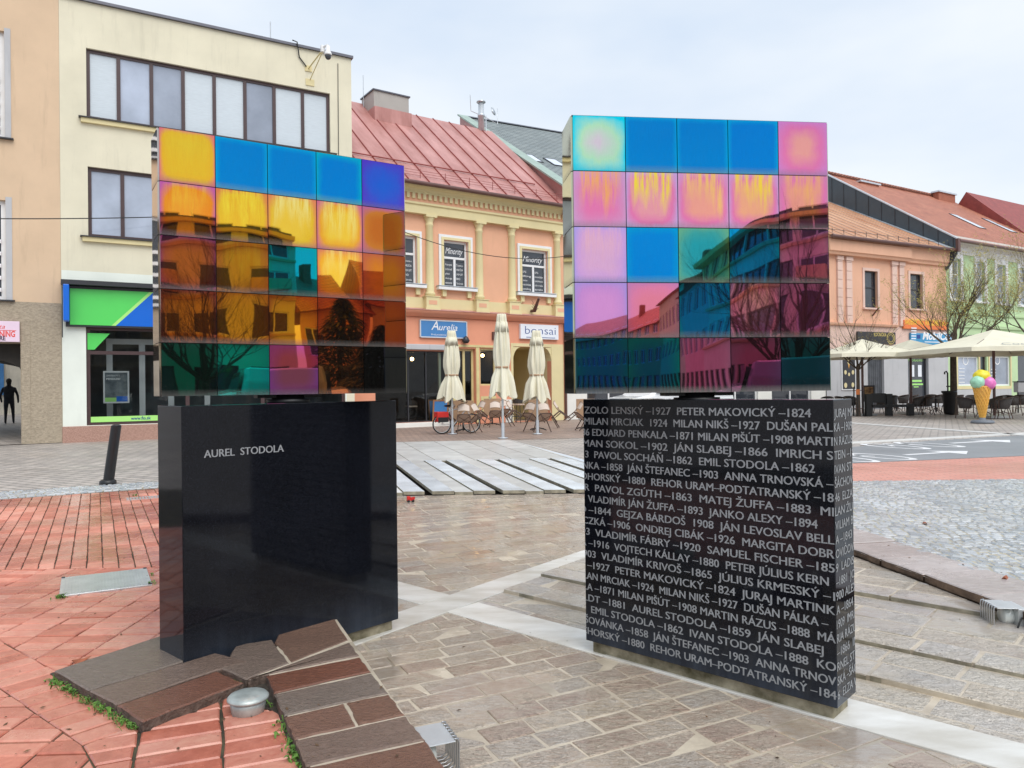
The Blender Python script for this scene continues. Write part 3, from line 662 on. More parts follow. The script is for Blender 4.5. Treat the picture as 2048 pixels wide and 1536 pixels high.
# =================================================================== the two memorials
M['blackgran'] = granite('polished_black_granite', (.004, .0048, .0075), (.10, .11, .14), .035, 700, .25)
M['mirr'] = dict()
BLU, CYA, TEA = (0., .235, .58), (.0, .40, .66), (0., .30, .36)
GLD, ORG, MAG, PNK, LAV, YEL = (.90, .52, .03), (.92, .27, .02), (.62, .10, .34), (.86, .20, .40), (.62, .36, .66), (1., .72, .05)
VIO = (.10, .05, .50)
def T(c, e, m=None, s=None, sa=0., g=.6, ew=.3): return (c, e, m, s, sa, g, ew)
LEFT = [
 [T(GLD, (.85, .18, .20), (.92, .48, .03), YEL, .3, .5, .22), T(BLU, CYA, ew=.12), T(BLU, CYA, ew=.12), T((0., .23, .60), (0., .46, .55), ew=.16), T((.02, .13, .60), VIO, (.04, .11, .58), ew=.5)],
 [T((.95, .33, .03), (.60, .12, .36), ORG, YEL, .3), T((.92, .50, .03), (.80, .22, .08), GLD, YEL, .8), T((.95, .58, .05), (.85, .25, .10), GLD, (1., .80, .25), .8), T((1., .60, .05), (.70, .16, .25), (.95, .40, .03), (1., .78, .2), .7), T((.60, .15, .02), (.55, .14, .30), (.65, .2, .03))],
 [T((.75, .20, .04), (.48, .09, .26), (.70, .17, .08)), T((.85, .36, .02), (.72, .24, .05), None, YEL, .3), T((0., .33, .42), (0., .36, .34), ew=.1), T((1., .58, .05), (.75, .2, .12), (.95, .42, .03), (1., .75, .2), .6), T((.68, .20, .02), (.55, .12, .06))],
 [T((.70, .20, .015), (.42, .09, .08), (.62, .17, .02)), T((.88, .36, .015), (.66, .19, .02), (.85, .33, .02)), T((.88, .38, .02), (.62, .17, .03), (.85, .34, .02)), T((.72, .19, .015), (.50, .10, .03)), T((.42, .065, .01), (.34, .05, .02))],
 [T((0., .10, .065), (.01, .10, .08), g=.5), T((0., .36, .28), (0., .28, .24), g=.5), T((.50, .08, .12), (.45, .07, .30), g=.5), T((.50, .14, .03), (.35, .09, .03), g=.3), T((.03, .03, .04), (.03, .03, .04), g=.2)]]
RIGHT = [
 [T((.74, .60, .62), (0., .68, .80), (.50, .78, .48), ew=.5, g=.3), T(BLU, CYA, ew=.1), T(BLU, CYA, ew=.1), T((0., .22, .60), CYA, ew=.1), T((.93, .36, .30), (.72, .24, .55), PNK, ew=.4)],
 [T(PNK, (.66, .34, .55), None, (.98, .42, .12), .9), T((.92, .34, .36), (.62, .40, .66), PNK, (1., .70, .06), 1.), T((.95, .36, .26), (.70, .34, .55), PNK, (1., .55, .15), .9), T((.95, .40, .22), (.66, .36, .6), PNK, (1., .66, .06), 1.), T((.95, .34, .24), (.72, .25, .40), PNK, (1., .5, .1), .6)],
 [T((.80, .42, .60), (.48, .36, .74), (.72, .38, .66), (.95, .48, .45), .5), T((0., .24, .62), (0., .34, .60), ew=.15), T((.02, .34, .36), (.14, .42, .24), (.05, .36, .32)), T((0., .24, .58), (0., .30, .50), ew=.15), T((.60, .14, .34), (.42, .16, .34), (.66, .18, .38))],
 [T((.75, .30, .60), (.46, .30, .66), (.66, .28, .60)), T((.85, .22, .30), (.60, .22, .42), (.82, .22, .36)), T((0., .22, .54), (0., .22, .46), ew=.15), T((.85, .28, .42), (.58, .26, .44), PNK, (.98, .5, .3), .4), T((.55, .12, .28), (.42, .12, .28))],
 [T((0., .10, .36), (0., .15, .28), g=1.), T((0., .11, .30), (0., .18, .24), g=1.), T((.46, .10, .24), (.40, .13, .28), (.48, .12, .27), g=1.), T((.24, .03, .09), (.2, .05, .12), g=1.), T((.0, .04, .05), (.01, .05, .07), g=.9)]]
M['sideL'] = tile_mat('bare_mirror_film', (.62, .50, .40), (.56, .48, .42), grime=.4, seed=3., rough=.05)
M['sideR'] = tile_mat('olive_mirror_film', (.60, .56, .34), (.52, .52, .36), grime=.4, seed=4., rough=.03)
M['core'] = mat('black_frame', (.012, .012, .013), .5)
M['backm'] = mat('brown_back_mirror', (.13, .055, .035), .1, metal=1., var=.3, vs=2)
def tile(name, w_, h, m, par, o, u, v, n_, rg, amp=.00042, tilt=.0024, N=9):
    """one slightly bowed mirror tile; o lower-left corner, u right, v up, n_ outward"""
    a, t1, t2 = rg.uniform(-1, 1.), rg.uniform(-tilt, tilt), rg.uniform(-tilt, tilt)
    a = math.copysign(.35 + .65 * abs(a), a) * amp; ph = rg.uniform(0, 6.28); am2 = rg.uniform(.15, .45) * amp
    vs = []; uv = []
    for j in range(N):
        for i in range(N):
            s, t = i / (N - 1), j / (N - 1)
            b_ = a * (1 - (2 * s - 1) ** 2) * (1 - (2 * t - 1) ** 2) * 1. + am2 * math.sin(ph + 4.2 * t + 1.5 * s) + t1 * (s - .5) * w_ + t2 * (t - .5) * h
            vs.append(o + u * (s * w_) + v * (t * h) + n_ * (.008 + b_)); uv.append((s, t))
    fs = [(j * N + i, j * N + i + 1, (j + 1) * N + i + 1, (j + 1) * N + i) for j in range(N - 1) for i in range(N - 1)]
    nv = len(vs); ring = [i for i in range(N)] + [j * N + N - 1 for j in range(1, N)] + [(N - 1) * N + i for i in range(N - 2, -1, -1)] + [j * N for j in range(N - 2, 0, -1)]
    K = len(ring)
    for i in ring: vs.append(vs[i]); uv.append(uv[i])
    for i in ring: vs.append(vs[i] - n_ * .012); uv.append(uv[i])
    side = [(nv + (i + 1) % K, nv + i, nv + K + i, nv + K + (i + 1) % K) for i in range(K)]
    me = bpy.data.meshes.new(name); me.from_pydata([tuple(p) for p in vs], [], fs + side)
    me.polygons.foreach_set('use_smooth', [True] * len(fs) + [False] * len(side))
    ly = me.uv_layers.new(name='UVMap')
    for lp in me.loops: ly.data[lp.index].uv = uv[lp.vertex_index]
    me.materials.append(m); me.update()
    ob = bpy.data.objects.new(name, me); COL.objects.link(ob); ob.parent = par; return ob
def mirror_panel(label, x, y, deg, W, z0, H, TH, table, sidem, seed):
    r = thing('mirror_panel', label, 'mirror panel', (x, y, z0), R_(deg)); rg = random.Random(seed)
    c = MB(); c.box(.006, W - .006, .006, TH - .006, .004, H - .004); c.build('panel_core', M['core'], r, bevel=.002)
    tw, th = W / 5, H / 5; X, Y, Z = Vector((1, 0, 0)), Vector((0, 1, 0)), Vector((0, 0, 1)); g_ = .0022
    for j in range(5):
        for i in range(5):
            ce, ed, md, sk, sa, gr, ew = table[j][i]
            m = tile_mat('mirror_film', ce, ed, md, sk or ce, sa, gr, seed + j * 5 + i + .37, ew)
            tile('mirror_tile', tw - 2 * g_, th - 2 * g_, m, r, Vector((i * tw + g_, 0, H - (j + 1) * th + g_)), X, Z, -Y, rg)
        zz = H - (j + 1) * th + g_
        tile('side_tile', TH - .012, th - 2 * g_, sidem, r, Vector((0, TH - .006, zz)), -Y, Z, -X, rg, tilt=.006)
        tile('side_tile', TH - .012, th - 2 * g_, sidem, r, Vector((W, .006, zz)), Y, Z, X, rg, tilt=.006)
    b = MB(); b.box(.004, W - .004, TH - .005, TH + .004, .004, H - .004); b.build('back_cover', M['backm'], r)
    t = MB(); t.box(-.002, W + .002, .002, TH - .002, H - .004, H + .003); t.build('top_cover', M['core'], r)
    p = MB(); p.lathe([(.13, -.052), (.13, -.028), (.10, -.028), (.10, .006)], 28, c=(W / 2, TH / 2, 0)); p.box(W / 2 - .2, W / 2 + .2, TH / 2 - .05, TH / 2 + .05, -.018, .004)
    p.build('pivot', M['core'], r); return r
mirror_panel('iridescent mirror panel of gold, orange and blue tiles above the plinth with one name', -1.975, 4.22, 32, 1.495, 1.475, 1.52, .27, LEFT, M['sideL'], 5)
mirror_panel('iridescent mirror panel of pink, blue and magenta tiles above the plinth full of names', .345, 4.08, 6.5, 1.465, 1.462, 1.52, .275, RIGHT, M['sideR'], 40)
M['letter'], n_, l_, b_ = nodes('engraved_grey'); v_ = objco(n_, l_)
l_.new(mix(n_, l_, ramp(n_, l_, noise(n_, l_, v_, 13, 6, .75), [(.60, (0, 0, 0)), (.72, (.85, .85, .85))]), ramp(n_, l_, noise(n_, l_, v_, 40, 4), [(.3, (.24, .25, .26)), (.7, (.36, .37, .385))]), (.02, .022, .028)), b_.inputs['Base Color']); b_.inputs['Roughness'].default_value = .55
def plinth(label, o, deg, W, TH, name='memorial_plinth'):
    r = thing(name, label, 'memorial plinth', (o[0], o[1], FZ), R_(deg))
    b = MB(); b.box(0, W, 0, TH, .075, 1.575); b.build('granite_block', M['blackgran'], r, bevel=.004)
    f = MB(); f.box(.03, W - .03, .03, TH - .03, -.03, .085); f.build('footing', M['concrete'], r, bevel=.006)
    return r
pl = plinth('polished black granite plinth engraved only with AUREL STODOLA', (-1.785, 4.046), 48.25, 1.483, .30)
Lf = Frame((-1.785, 4.046), 48.25)
a0, zt = Lf.p(408, 915); a1, zt2 = Lf.p(567, 903)
mb = MB(); [write(mb, 'AUREL  STODOLA', a0 + dx_, a1 + dx_, zt - FZ - .002, .043, y=-.0012 - k_ * .00012) for k_, dx_ in enumerate((0, .0013, -.0013))]; mb.build('lettering', M['letter'], pl)
Rf = Frame((.4417, 4.680), -42.8); RW, RT = 1.523, .263
pr = plinth('polished black granite plinth covered with rows of engraved names and years', (.4417, 4.680), -42.8, RW, RT)
ROWS = [(.012, 'ZOLO LENSKÝ –1927  PETER MAKOVICKÝ –1824', 1.415, 'JURAJ MARTINKA', 1.50), (.010, 'MILAN MRCIAK  1924  MILAN NIKŠ –1927  DUŠAN PAL', 0, 'KA –1909 IM', 0), (-.012, '86 EDUARD PENKALA –1871 MILAN PIŠÚT –1908 MARTI', 0, 'N RÁZUS –18', 0),
 (-.004, 'MAN SOKOL –1902  JÁN SLABEJ –1866  IMRICH S', 0, 'TEIN –1905', 0), (-.010, '13  PAVOL SOCHÁŇ –1862  EMIL STODOLA –1862', 1.43, 'IVAN STODOLA', 0), (-.008, 'NKA –1858  JÁN ŠTEFANEC –1903  ANNA TRNOVSKÁ –', 0, 'ŠÁCHOVÁ –', 0),
 (-.022, 'OHORSKÝ –1880  REHOR URAM–PODTATRANSKÝ –18', 0, '46  ELZA VAL', 0), (-.030, 'ER  PAVOL ZGÚTH –1863  MATEJ ŽUFFA –1883  MI', 0, 'LAN ŽUFFA', 0), (.030, 'VLADIMÍR JÁN ŽUFFA –1893  JANKO ALEXY –1894', 1.44, 'VILIAM BAL', 0),
 (-.035, 'O –1844  GEJZA BÁRDOŠ  1908  JÁN LEVOSLAV BELL', 0, 'A –1843  J', 0), (-.012, 'CZKÁ –1906  ONDREJ CIBÁK –1926  MARGITA DOBR', 0, 'OVIČOVÁ –', 0), (-.022, '93  VLADIMÍR FÁBRY –1920  SAMUEL FISCHER –185', 0, '9  LADISLAV', 0),
 (-.030, 'A –1916  VOJTECH KÁLLAY –1880  PETER JÚLIUS KERN', 1.49, '–1881  JOZEF', 0), (-.012, '903  VLADIMÍR KRIVOŠ –1865  JÚLIUS KRMESSKÝ –1', 0, '900 ALEXAN', 0), (.018, '–1927  PETER MAKOVICKÝ –1824  JURAJ MARTINK', 0, 'A –1864  M', 0),
 (-.010, 'LAN MRCIAK –1924  MILAN NIKŠ –1927  DUŠAN PÁLKA –', 1.485, '1909  IMRICH', 0), (-.010, 'LA –1871 MILAN PIŠÚT –1908 MARTIN RÁZUS –1888  MÁ', 0, 'RIA RÁZUSOV', 0), (-.010, 'LDT –1881  AUREL STODOLA –1859  JÁN SLABEJ', 1.46, '–1866  INO', 0),
 (-.028, '2  EMIL STODOLA –1862  IVAN STODOLA –1888  KO', 0, 'RNEL STO', 0), (-.004, 'ŠOVÁNKA –1858  JÁN ŠTEFANEC –1903  ANNA TRNOV', 0, 'SKÁ –ŠÁCH', 0), (-.030, 'CHORSKÝ –1880  REHOR URAM–PODTATRANSKÝ –184', 0, '6  ELZA VA', 0)]
bmT = bmesh.new()
def bold_copy(src, fn):
    t_ = bpy.data.meshes.new('t'); src.to_mesh(t_)
    for v in t_.vertices: v.co = fn(v.co.copy())
    bmT.from_mesh(t_)
CAPH, PITCHR = .0435, .0685
for i, (s0_, ft, e0, st, ss) in enumerate(ROWS):
    zb = 1.575 - .088 - i * PITCHR; e0 = e0 or RW - .004
    vs, fs = text_geo(ft, bold=0.); a = min(v.x for v in vs); b = max(v.x for v in vs); sx = (e0 - s0_) / (b - a); sy = CAPH / CAP
    me_ = bpy.data.meshes.new('t'); me_.from_pydata([(s0_ + (v.x - a) * sx, 0, zb + v.y * sy) for v in vs], [], fs)
    b2 = bmesh.new(); b2.from_mesh(me_)
    bmesh.ops.bisect_plane(b2, geom=b2.verts[:] + b2.edges[:] + b2.faces[:], plane_co=(.003, 0, 0), plane_no=(-1, 0, 0), clear_outer=True)
    for k_, dx_ in enumerate((0, .0013, -.0013)): bold_copy(b2, lambda c: Vector((min(max(c.x + dx_, .001), RW - .001), -.0012 - .00012 * k_, c.z)))
    b2.free()
    vs, fs = text_geo(st, bold=0.); a = min(v.x for v in vs)
    me_ = bpy.data.meshes.new('t'); st0 = .004 if not ss else ss - RW + .03
    me_.from_pydata([(st0 + (v.x - a) * sx, 0, zb + v.y * sy) for v in vs], [], fs)
    b2 = bmesh.new(); b2.from_mesh(me_)
    bmesh.ops.bisect_plane(b2, geom=b2.verts[:] + b2.edges[:] + b2.faces[:], plane_co=(RT - .003, 0, 0), plane_no=(1, 0, 0), clear_outer=True)
    for k_, dx_ in enumerate((0, .0013, -.0013)): bold_copy(b2, lambda c: Vector((RW + .0012 + .00012 * k_, min(max(c.x + dx_, .001), RT - .001), c.z)))
    b2.free()
me_ = bpy.data.meshes.new('lettering'); bmT.to_mesh(me_); bmT.free(); me_.materials.append(M['letter'])
lo = bpy.data.objects.new('lettering', me_); COL.objects.link(lo); lo.parent = pr
# =================================================================== porphyry slabs around the left plinth
M['slabst'] = stone_mat('wet_porphyry_slab', [(0., (.19, .075, .045)), (.3, (.20, .11, .075)), (.55, (.20, .158, .13)), (.8, (.26, .125, .08)), (1., (.17, .105, .08))], bmp=.9, bs=26, rough=(.05, .26), stretch=(1, 1.6, 1), rot=R_(-28), wet=.5, dist=.012, fine=.8)
M['slabside'] = mat('broken_slab_edge', (.13, .09, .07), .85, var=.5, vs=20, bmp=1., bs=60, bd=.02)
def rough_slab(mb, pts, zt, zb, rnd, sub=7, j=.006, rg=random):
    P = ccw([Vector(G(x, y, zt)[:2]) for x, y in pts]); c = sum(P, Vector((0, 0))) / len(P); out = []
    P = inset(P, .003)
    for i in range(len(P)):
        a, b = P[i], P[(i + 1) % len(P)]
        for k in range(sub):
            q = a.lerp(b, k / sub); d = (b - a).normalized(); n_ = Vector((-d.y, d.x))
            out.append(q + n_ * (rg.uniform(-j * .3, j) if k else 0))
    mb.prism(out, zb, zt, .007, rnd=rnd)
SL1 = [[(107, 1341), (212, 1308), (330, 1268), (430, 1300), (352, 1322), (176, 1377)], [(176, 1378), (352, 1323), (420, 1331), (434, 1338), (230, 1408)], [(231, 1409), (436, 1339), (488, 1364), (285, 1443)]]
SL1 = [[(107, 1341), (330, 1268), (430, 1304), (176, 1380)], [(177, 1381), (431, 1305), (500, 1322), (432, 1340), (231, 1409)], [(232, 1410), (434, 1341), (489, 1364), (285, 1443)]]
SL2 = [[(441, 1336), (470, 1290), (545, 1278), (580, 1325), (492, 1358)], [(548, 1284), (560, 1250), (662, 1222), (698, 1279), (582, 1325)], [(496, 1358), (700, 1283), (720, 1310), (530, 1349)], [(531, 1351), (721, 1313), (743, 1342), (546, 1386)],
       [(547, 1388), (744, 1345), (778, 1385), (567, 1431)], [(568, 1433), (689, 1405), (713, 1450), (588, 1478)], [(691, 1404), (779, 1387), (812, 1428), (716, 1449)], [(589, 1480), (813, 1430), (852, 1478), (610, 1532)],
       [(611, 1534), (853, 1480), (900, 1545), (640, 1604)], [(641, 1606), (901, 1547), (965, 1630), (690, 1695)]]
for nm, SL, lab in (('stone_step', SL1, 'low patch of wet grey porphyry slabs left of the one name plinth foot'), ('stone_step', SL2, 'row of brown porphyry slabs stepping toward the camera right of the round lamp')):
    r = thing(nm, lab, 'stone step')
    for i, s in enumerate(SL):
        mb = MB(); rough_slab(mb, s, .05 + random.uniform(-.003, .003), -.012 if SL is SL1 else FZ - .02, [.5, .35, .6, .0, .55, .9, .25, .62, .2, .7][i] if SL is SL2 else [.55, .45, .05][i])
        o = mb.build('slab', [M['slabst'], M['slabside']], r)
        for p in o.data.polygons:
            if abs(p.normal.z) < .3: p.material_index = 1
mb = MB(); P = ccw([Vector(G(x, y, .04)[:2]) for x, y in ((440, 1340), (540, 1300), (664, 1224), (850, 1478), (950, 1610), (690, 1680), (610, 1530), (533, 1352), (494, 1362))])
mb.prism(inset(P, .014), FZ - .02, .043); tag(mb.build('slab_bed', M['mortar']), kind='structure')
# moss and weeds along the slab edges
mb = MB(); rg = random.Random(3)
def tuft(p, n_, s):
    for _ in range(n_):
        q = Vector((p.x + rg.gauss(0, .018), p.y + rg.gauss(0, .018), 0)); a = rg.uniform(0, 6.28); d = Vector((math.cos(a), math.sin(a), 0)) * rg.uniform(.3, 1) * s; h = Vector((0, 0, rg.uniform(.3, 1.) * s)); sd2 = Vector((-d.y, d.x, 0)) * .28
        mb.add([q - sd2 * .4, q + sd2 * .4, q + d * .6 + h + sd2, q + d * .6 + h - sd2, q + d * 1.3 + h * .9], [(0, 1, 2, 3), (3, 2, 4)])
for (x0, y0, x1, y1, n_, k_) in ((104, 1362, 278, 1460, 80, 8), (575, 1470, 606, 1535, 26, 9), (560, 1440, 575, 1470, 6, 6), (112, 1196, 130, 1196, 8, 8), (298, 1150, 300, 1172, 5, 5), (268, 990, 272, 998, 4, 5), (470, 1372, 535, 1352, 8, 5), (535, 1410, 545, 1425, 4, 5)):
    for i in range(n_):
        t = rg.random(); p = G(x0 + (x1 - x0) * t, y0 + (y1 - y0) * t)
        if rg.random() < .8: tuft(p, k_, rg.uniform(.012, .034))
tag(mb.build('moss', M['moss']), kind='stuff')
mb = MB()
for P_, z_ in (([(455, 1372), (500, 1345), (545, 1350), (575, 1440), (540, 1420), (470, 1415)], .004), ([(553, 1420), (568, 1432), (612, 1536), (596, 1538)], .006), ([(107, 1346), (285, 1446), (276, 1450), (100, 1349)], .005)):
    mb.prism([G(x, y)[:2] for x, y in P_], -.02, z_)
tag(mb.build('soil_gap', M['soil']), kind='stuff')
# =================================================================== BUILDINGS
def wall(mb, x0, x1, z0, z1, holes=(), y=0., dep=.22, mat=0, X=None):
    xs = sorted({x0, x1, *[v for h in holes for v in h[:2]]}); zs = sorted({z0, z1, *[v for h in holes for v in h[2:4]]})
    xs = [v for v in xs if x0 <= v <= x1]; zs = [v for v in zs if z0 <= v <= z1]
    for i in range(len(xs) - 1):
        for j in range(len(zs) - 1):
            mx_, mz = (xs[i] + xs[i + 1]) / 2, (zs[j] + zs[j + 1]) / 2
            if any(h[0] < mx_ < h[1] and h[2] < mz < h[3] for h in holes): continue
            mb.quad((xs[i], y, zs[j]), (xs[i + 1], y, zs[j]), (xs[i + 1], y, zs[j + 1]), (xs[i], y, zs[j + 1]), mat=mat, X=X)
    for h in holes:
        a, b, c, d = max(h[0], x0), min(h[1], x1), max(h[2], z0), min(h[3], z1); e = y + dep
        mb.quad((a, y, c), (a, y, d), (a, e, d), (a, e, c), mat=mat, X=X); mb.quad((b, y, d), (b, y, c), (b, e, c), (b, e, d), mat=mat, X=X)
        mb.quad((a, y, d), (b, y, d), (b, e, d), (a, e, d), mat=mat, X=X); mb.quad((b, y, c), (a, y, c), (a, e, c), (b, e, c), mat=mat, X=X)
def shell(mb, x0, x1, z0, z1, D, y=0., top=True, mat=0):
    mb.quad((x0, D, z0), (x0, y, z0), (x0, y, z1), (x0, D, z1), mat=mat); mb.quad((x1, y, z0), (x1, D, z0), (x1, D, z1), (x1, y, z1), mat=mat)
    mb.quad((x1, D, z0), (x0, D, z0), (x0, D, z1), (x1, D, z1), mat=mat)
    if top: mb.quad((x0, y, z1), (x1, y, z1), (x1, D, z1), (x0, D, z1), mat=mat)
def room(root, x0, x1, z0, z1, y0, y1, m):
    mb = MB(); mb.quad((x0, y1, z0), (x1, y1, z0), (x1, y1, z1), (x0, y1, z1)); mb.quad((x0, y0, z0), (x0, y1, z0), (x0, y1, z1), (x0, y0, z1))
    mb.quad((x1, y1, z0), (x1, y0, z0), (x1, y0, z1), (x1, y1, z1)); mb.quad((x0, y0, z1), (x0, y1, z1), (x1, y1, z1), (x1, y0, z1)); mb.quad((x0, y0, z0), (x1, y0, z0), (x1, y1, z0), (x0, y1, z0))
    return mb.build('interior', m, root)
def window(root, x0, x1, z0, z1, y=.13, fr='whitefr', fw=.07, vs=(), hs=(), pane='pane', name='window', X=None, sash=0., dv=None):
    """frame with mullions at the x positions vs and transoms at the heights hs; the panes are its sub-part"""
    f = MB(); t = .07
    f.box(x0, x0 + fw, y, y + t, z0, z1, X=X); f.box(x1 - fw, x1, y, y + t, z0, z1, X=X)
    f.box(x0 + fw, x1 - fw, y, y + t, z0, z0 + fw, X=X); f.box(x0 + fw, x1 - fw, y, y + t, z1 - fw, z1, X=X)
    for v in vs: f.box(v - fw * .55, v + fw * .55, y - .004, y + t, z0 + fw, z1 - fw, X=X)
    for h in hs: f.box(x0 + fw, x1 - fw, y + .004, y + t, h - fw * .5, h + fw * .5, X=X)
    if dv:
        for v in dv[0]: f.box(v - fw * .55, v + fw * .55, y - .004, y + t, z0 + fw, dv[1], X=X)
    o = f.build(name, M[fr], root)
    edges = [x0 + fw * .5] + list(vs) + [x1 - fw * .5]; ps = pane if isinstance(pane, (list, tuple)) else [pane] * (len(edges) - 1)
    for kind in dict.fromkeys(ps):
        q = MB()
        for i, p in enumerate(ps):
            if p == kind: q.quad((edges[i], y + .045, z0 + fw * .5), (edges[i + 1], y + .045, z0 + fw * .5), (edges[i + 1], y + .045, z1 - fw * .5), (edges[i], y + .045, z1 - fw * .5), X=X, rnd=random.random())
        q.build('blind' if kind == 'blind' else 'pane', M[kind], o)
    return o
def sill(root, x0, x1, z, m, d=.14, h=.06, y=0.):
    b = MB(); b.extr([(y - d, z - .02), (y + .12, z), (y + .12, z - h), (y - d, z - h)], x0, x1); return b.build('sill', m, root)
def slope_hit(f, px, py, y0, z0, k):
    d = ray(px, py); c = Vector((0, 0, EYE)) - f.o; t = (z0 + k * (c.dot(f.v) - y0) - EYE) / (d.z - k * d.dot(f.v)); q = c + d * t
    return q.dot(f.u), q.dot(f.v), q.z
def bld(name, label, f, cat='building', group=None): return thing(name, label, cat, (f.o.x, f.o.y, 0), f.a, group)
# ---------------- cream bank building
fB = Frame(G(125, 885)[:2], 30); B = bld('bank_building', 'cream flat roofed building with a long brown window band and a street level bank', fB)
BX = fB.p(704, 300)[0]; BT = fB.p(690, 113)[1] - .02
w1 = fB.R(172, 95, 661, 297); w1 = (w1[0], w1[1], fB.p(178, 236)[1], fB.p(400, 138)[1])
z2t, z2b = fB.p(180, 333)[1], fB.p(182, 473)[1]
w2 = (fB.p(176, 400)[0], w1[1], z2b, z2t)
shp = (fB.p(173, 780)[0], BX - .35, fB.p(173, 851)[1], fB.p(180, 653)[1])
wl_ = MB(); wall(wl_, 0, BX, 0, BT, [w1, w2, shp], dep=.2); shell(wl_, 0, BX, 0, BT, 11); wl_.build('wall', M['cream'], B)
pt = MB(); zlo = fB.p(210, 545)[1]                                   # paler colour over the street-level render
wall(pt, .012, BX - .3, .0, zlo, [(shp[0] - .0, shp[1], shp[2], shp[3])], y=-.012, dep=.012); pt.build('pale_render', M['pale'], B)
def pxs(f, xs, y): return [f.p(x, y)[0] for x in xs]
window(B, *w1, y=.10, fr='brownfr', fw=.10, vs=pxs(fB, [237.5, 303.5, 367, 429.5, 491, 549.5, 606.5], 190), pane=['blind', 'pane', 'pane', 'blind', 'blind', 'pane', 'blind', 'blind'])
nv = [w2[0] + (w2[1] - w2[0]) * k / 8 for k in range(1, 8)]
window(B, *w2, y=.10, fr='brownfr', fw=.10, vs=nv, pane='pane')
for q in (w1, w2):
    sill(B, q[0] - .22, q[1] + .2, q[2] + .02, M['darkfr'], d=.16, h=.05); b_ = MB(); b_.box(q[0] - .16, q[1] + .14, -.11, -.002, q[2] - .17, q[2] - .032); b_.build('sill_moulding', M['creamtrim'], B)
b_ = MB(); b_.box(-.02, BX + .06, -.09, .3, BT - .02, BT + .07); b_.box(BX - .2, BX + .06, .301, 11, BT - .02, BT + .068); b_.build('coping', M['coping'], B)
b_ = MB(); b_.box(0, BX, -.05, -.013, -.03, fB.p(140, 853)[1]); b_.build('granite_base', M['redgran'], B, bevel=.006)
window(B, *shp, y=.06, fr='brownfr', fw=.11, vs=[shp[0] + 2.9, shp[0] + 5.3], hs=[fB.p(180, 705)[1]], pane='glass', name='shop_window')
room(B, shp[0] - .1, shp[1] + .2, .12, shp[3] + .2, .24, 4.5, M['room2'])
b_ = MB()
for x in pxs(fB, [222, 290, 350, 425], 760): b_.box(x - .09, x + .09, 1.2, 1.3, .2, 3.1)
b_.box(fB.p(215, 740)[0], fB.p(425, 740)[0] + .3, 1.19, 1.31, 3.1, 3.28); b_.build('inner_door_frame', M['whitefr'], B)
b_ = MB(); zz = [fB.p(180, y)[1] for y in (845, 834)]; b_.box(shp[0] + .11, shp[1] - .11, .044, .058, zz[0], zz[1]); b_.build('window_strip', M['lime'], B)
b_ = MB(); write(b_, 'www.fio.sk', fB.p(262, 839)[0], fB.p(302, 838)[0], zz[0] + .045, .10, y=.040, bold=.02); b_.build('lettering', M['navytxt'], B)
zt_, zb_ = fB.p(176, 666)[1], fB.p(176, 699)[1]; xa_, xb_, xc_ = fB.p(175, 680)[0], fB.p(189, 698)[0], fB.p(220, 667)[0]
b_ = MB(); b_.add([(xa_, .05, zb_), (xb_, .05, zb_), (xc_, .05, zt_), (xa_, .05, zt_)], [(0, 1, 2, 3)]); b_.build('window_film', M['green'], B)
b_ = MB(); b_.box(fB.p(122, 565)[0], BX - .3, -.42, -.013, fB.p(150, 572)[1], fB.p(150, 563)[1]); b_.box(fB.p(131, 570)[0], BX - .35, -.16, -.014, fB.p(150, 654)[1], fB.p(150, 573)[1]); b_.build('canopy', M['darkfr'], B)
b_ = MB(); b_.tube([(BX - .5, -.02, BT - .3), (BX - .52, -.02, 8.2)], .012, n=5); b_.build('cable_run', M['cablem'], B)
b_ = MB(); xr = fB.p(539, 75)[0]; b_.tube([(xr + .3, 1.2, BT), (xr + .3, 1.2, BT + 1.25)], .018, n=5); b_.build('lightning_rod', M['steel'], B)
# its signs
sg = thing('shop_sign', 'green and blue bank fascia sign with a pale diagonal stripe', 'sign', fB.w(0, 0), fB.a)
sx0, szb, szt = fB.p(140, 620)[0], fB.p(141, 650)[1], fB.p(141, 578)[1]
dx0, dx1 = fB.p(231, 650)[0], fB.p(299, 590)[0]; sxe = BX - .45
b_ = MB(); b_.add([(sx0, -.18, szb), (dx0 - .12, -.18, szb), (dx1 - .12 + .1, -.18, szt), (sx0, -.18, szt)], [(0, 1, 2, 3)]); b_.box(sx0, sxe, -.176, -.162, szb, szt); b_.build('green_panel', M['green'], sg)
b_ = MB(); b_.add([(dx0 - .12, -.179, szb), (dx0, -.179, szb), (dx1 + .1, -.179, szt), (dx1 - .02, -.179, szt)], [(0, 1, 2, 3)]); b_.build('stripe', M['lime'], sg)
b_ = MB(); b_.add([(dx0, -.180, szb), (sxe, -.180, szb), (sxe, -.180, szt), (dx1 + .1, -.180, szt)], [(0, 1, 2, 3)]); b_.build('blue_panel', M['blue'], sg)
b_ = MB(); write(b_, 'fio banka', dx1 + .5, dx1 + 4.4, szb + .5, .78, y=-.184, bold=.02); b_.build('lettering', M['creamtxt'], sg)
ps = thing('projecting_sign', 'narrow blue box sign projecting at the left end of the green fascia', 'sign', fB.w(0, 0), fB.a)
b_ = MB(); x0_, x1_ = fB.p(127, 610)[0], fB.p(139, 610)[0]; b_.box(x0_, x1_, -.75, -.17, fB.p(133, 645)[1], fB.p(133, 574)[1]); b_.build('sign_box', M['blue'], ps, bevel=.02)
b_ = MB(); b_.tube([(x0_ - .03, -.2, 3.2), (x0_ - .03, -.2, 4.75)], .015, n=6); b_.build('bracket', M['darkfr'], ps)
po = thing('poster', 'framed blue advert poster hanging inside the bank window', 'poster', fB.w(0, .17), fB.a); r_ = fB.R(206, 742, 259, 806, .17)
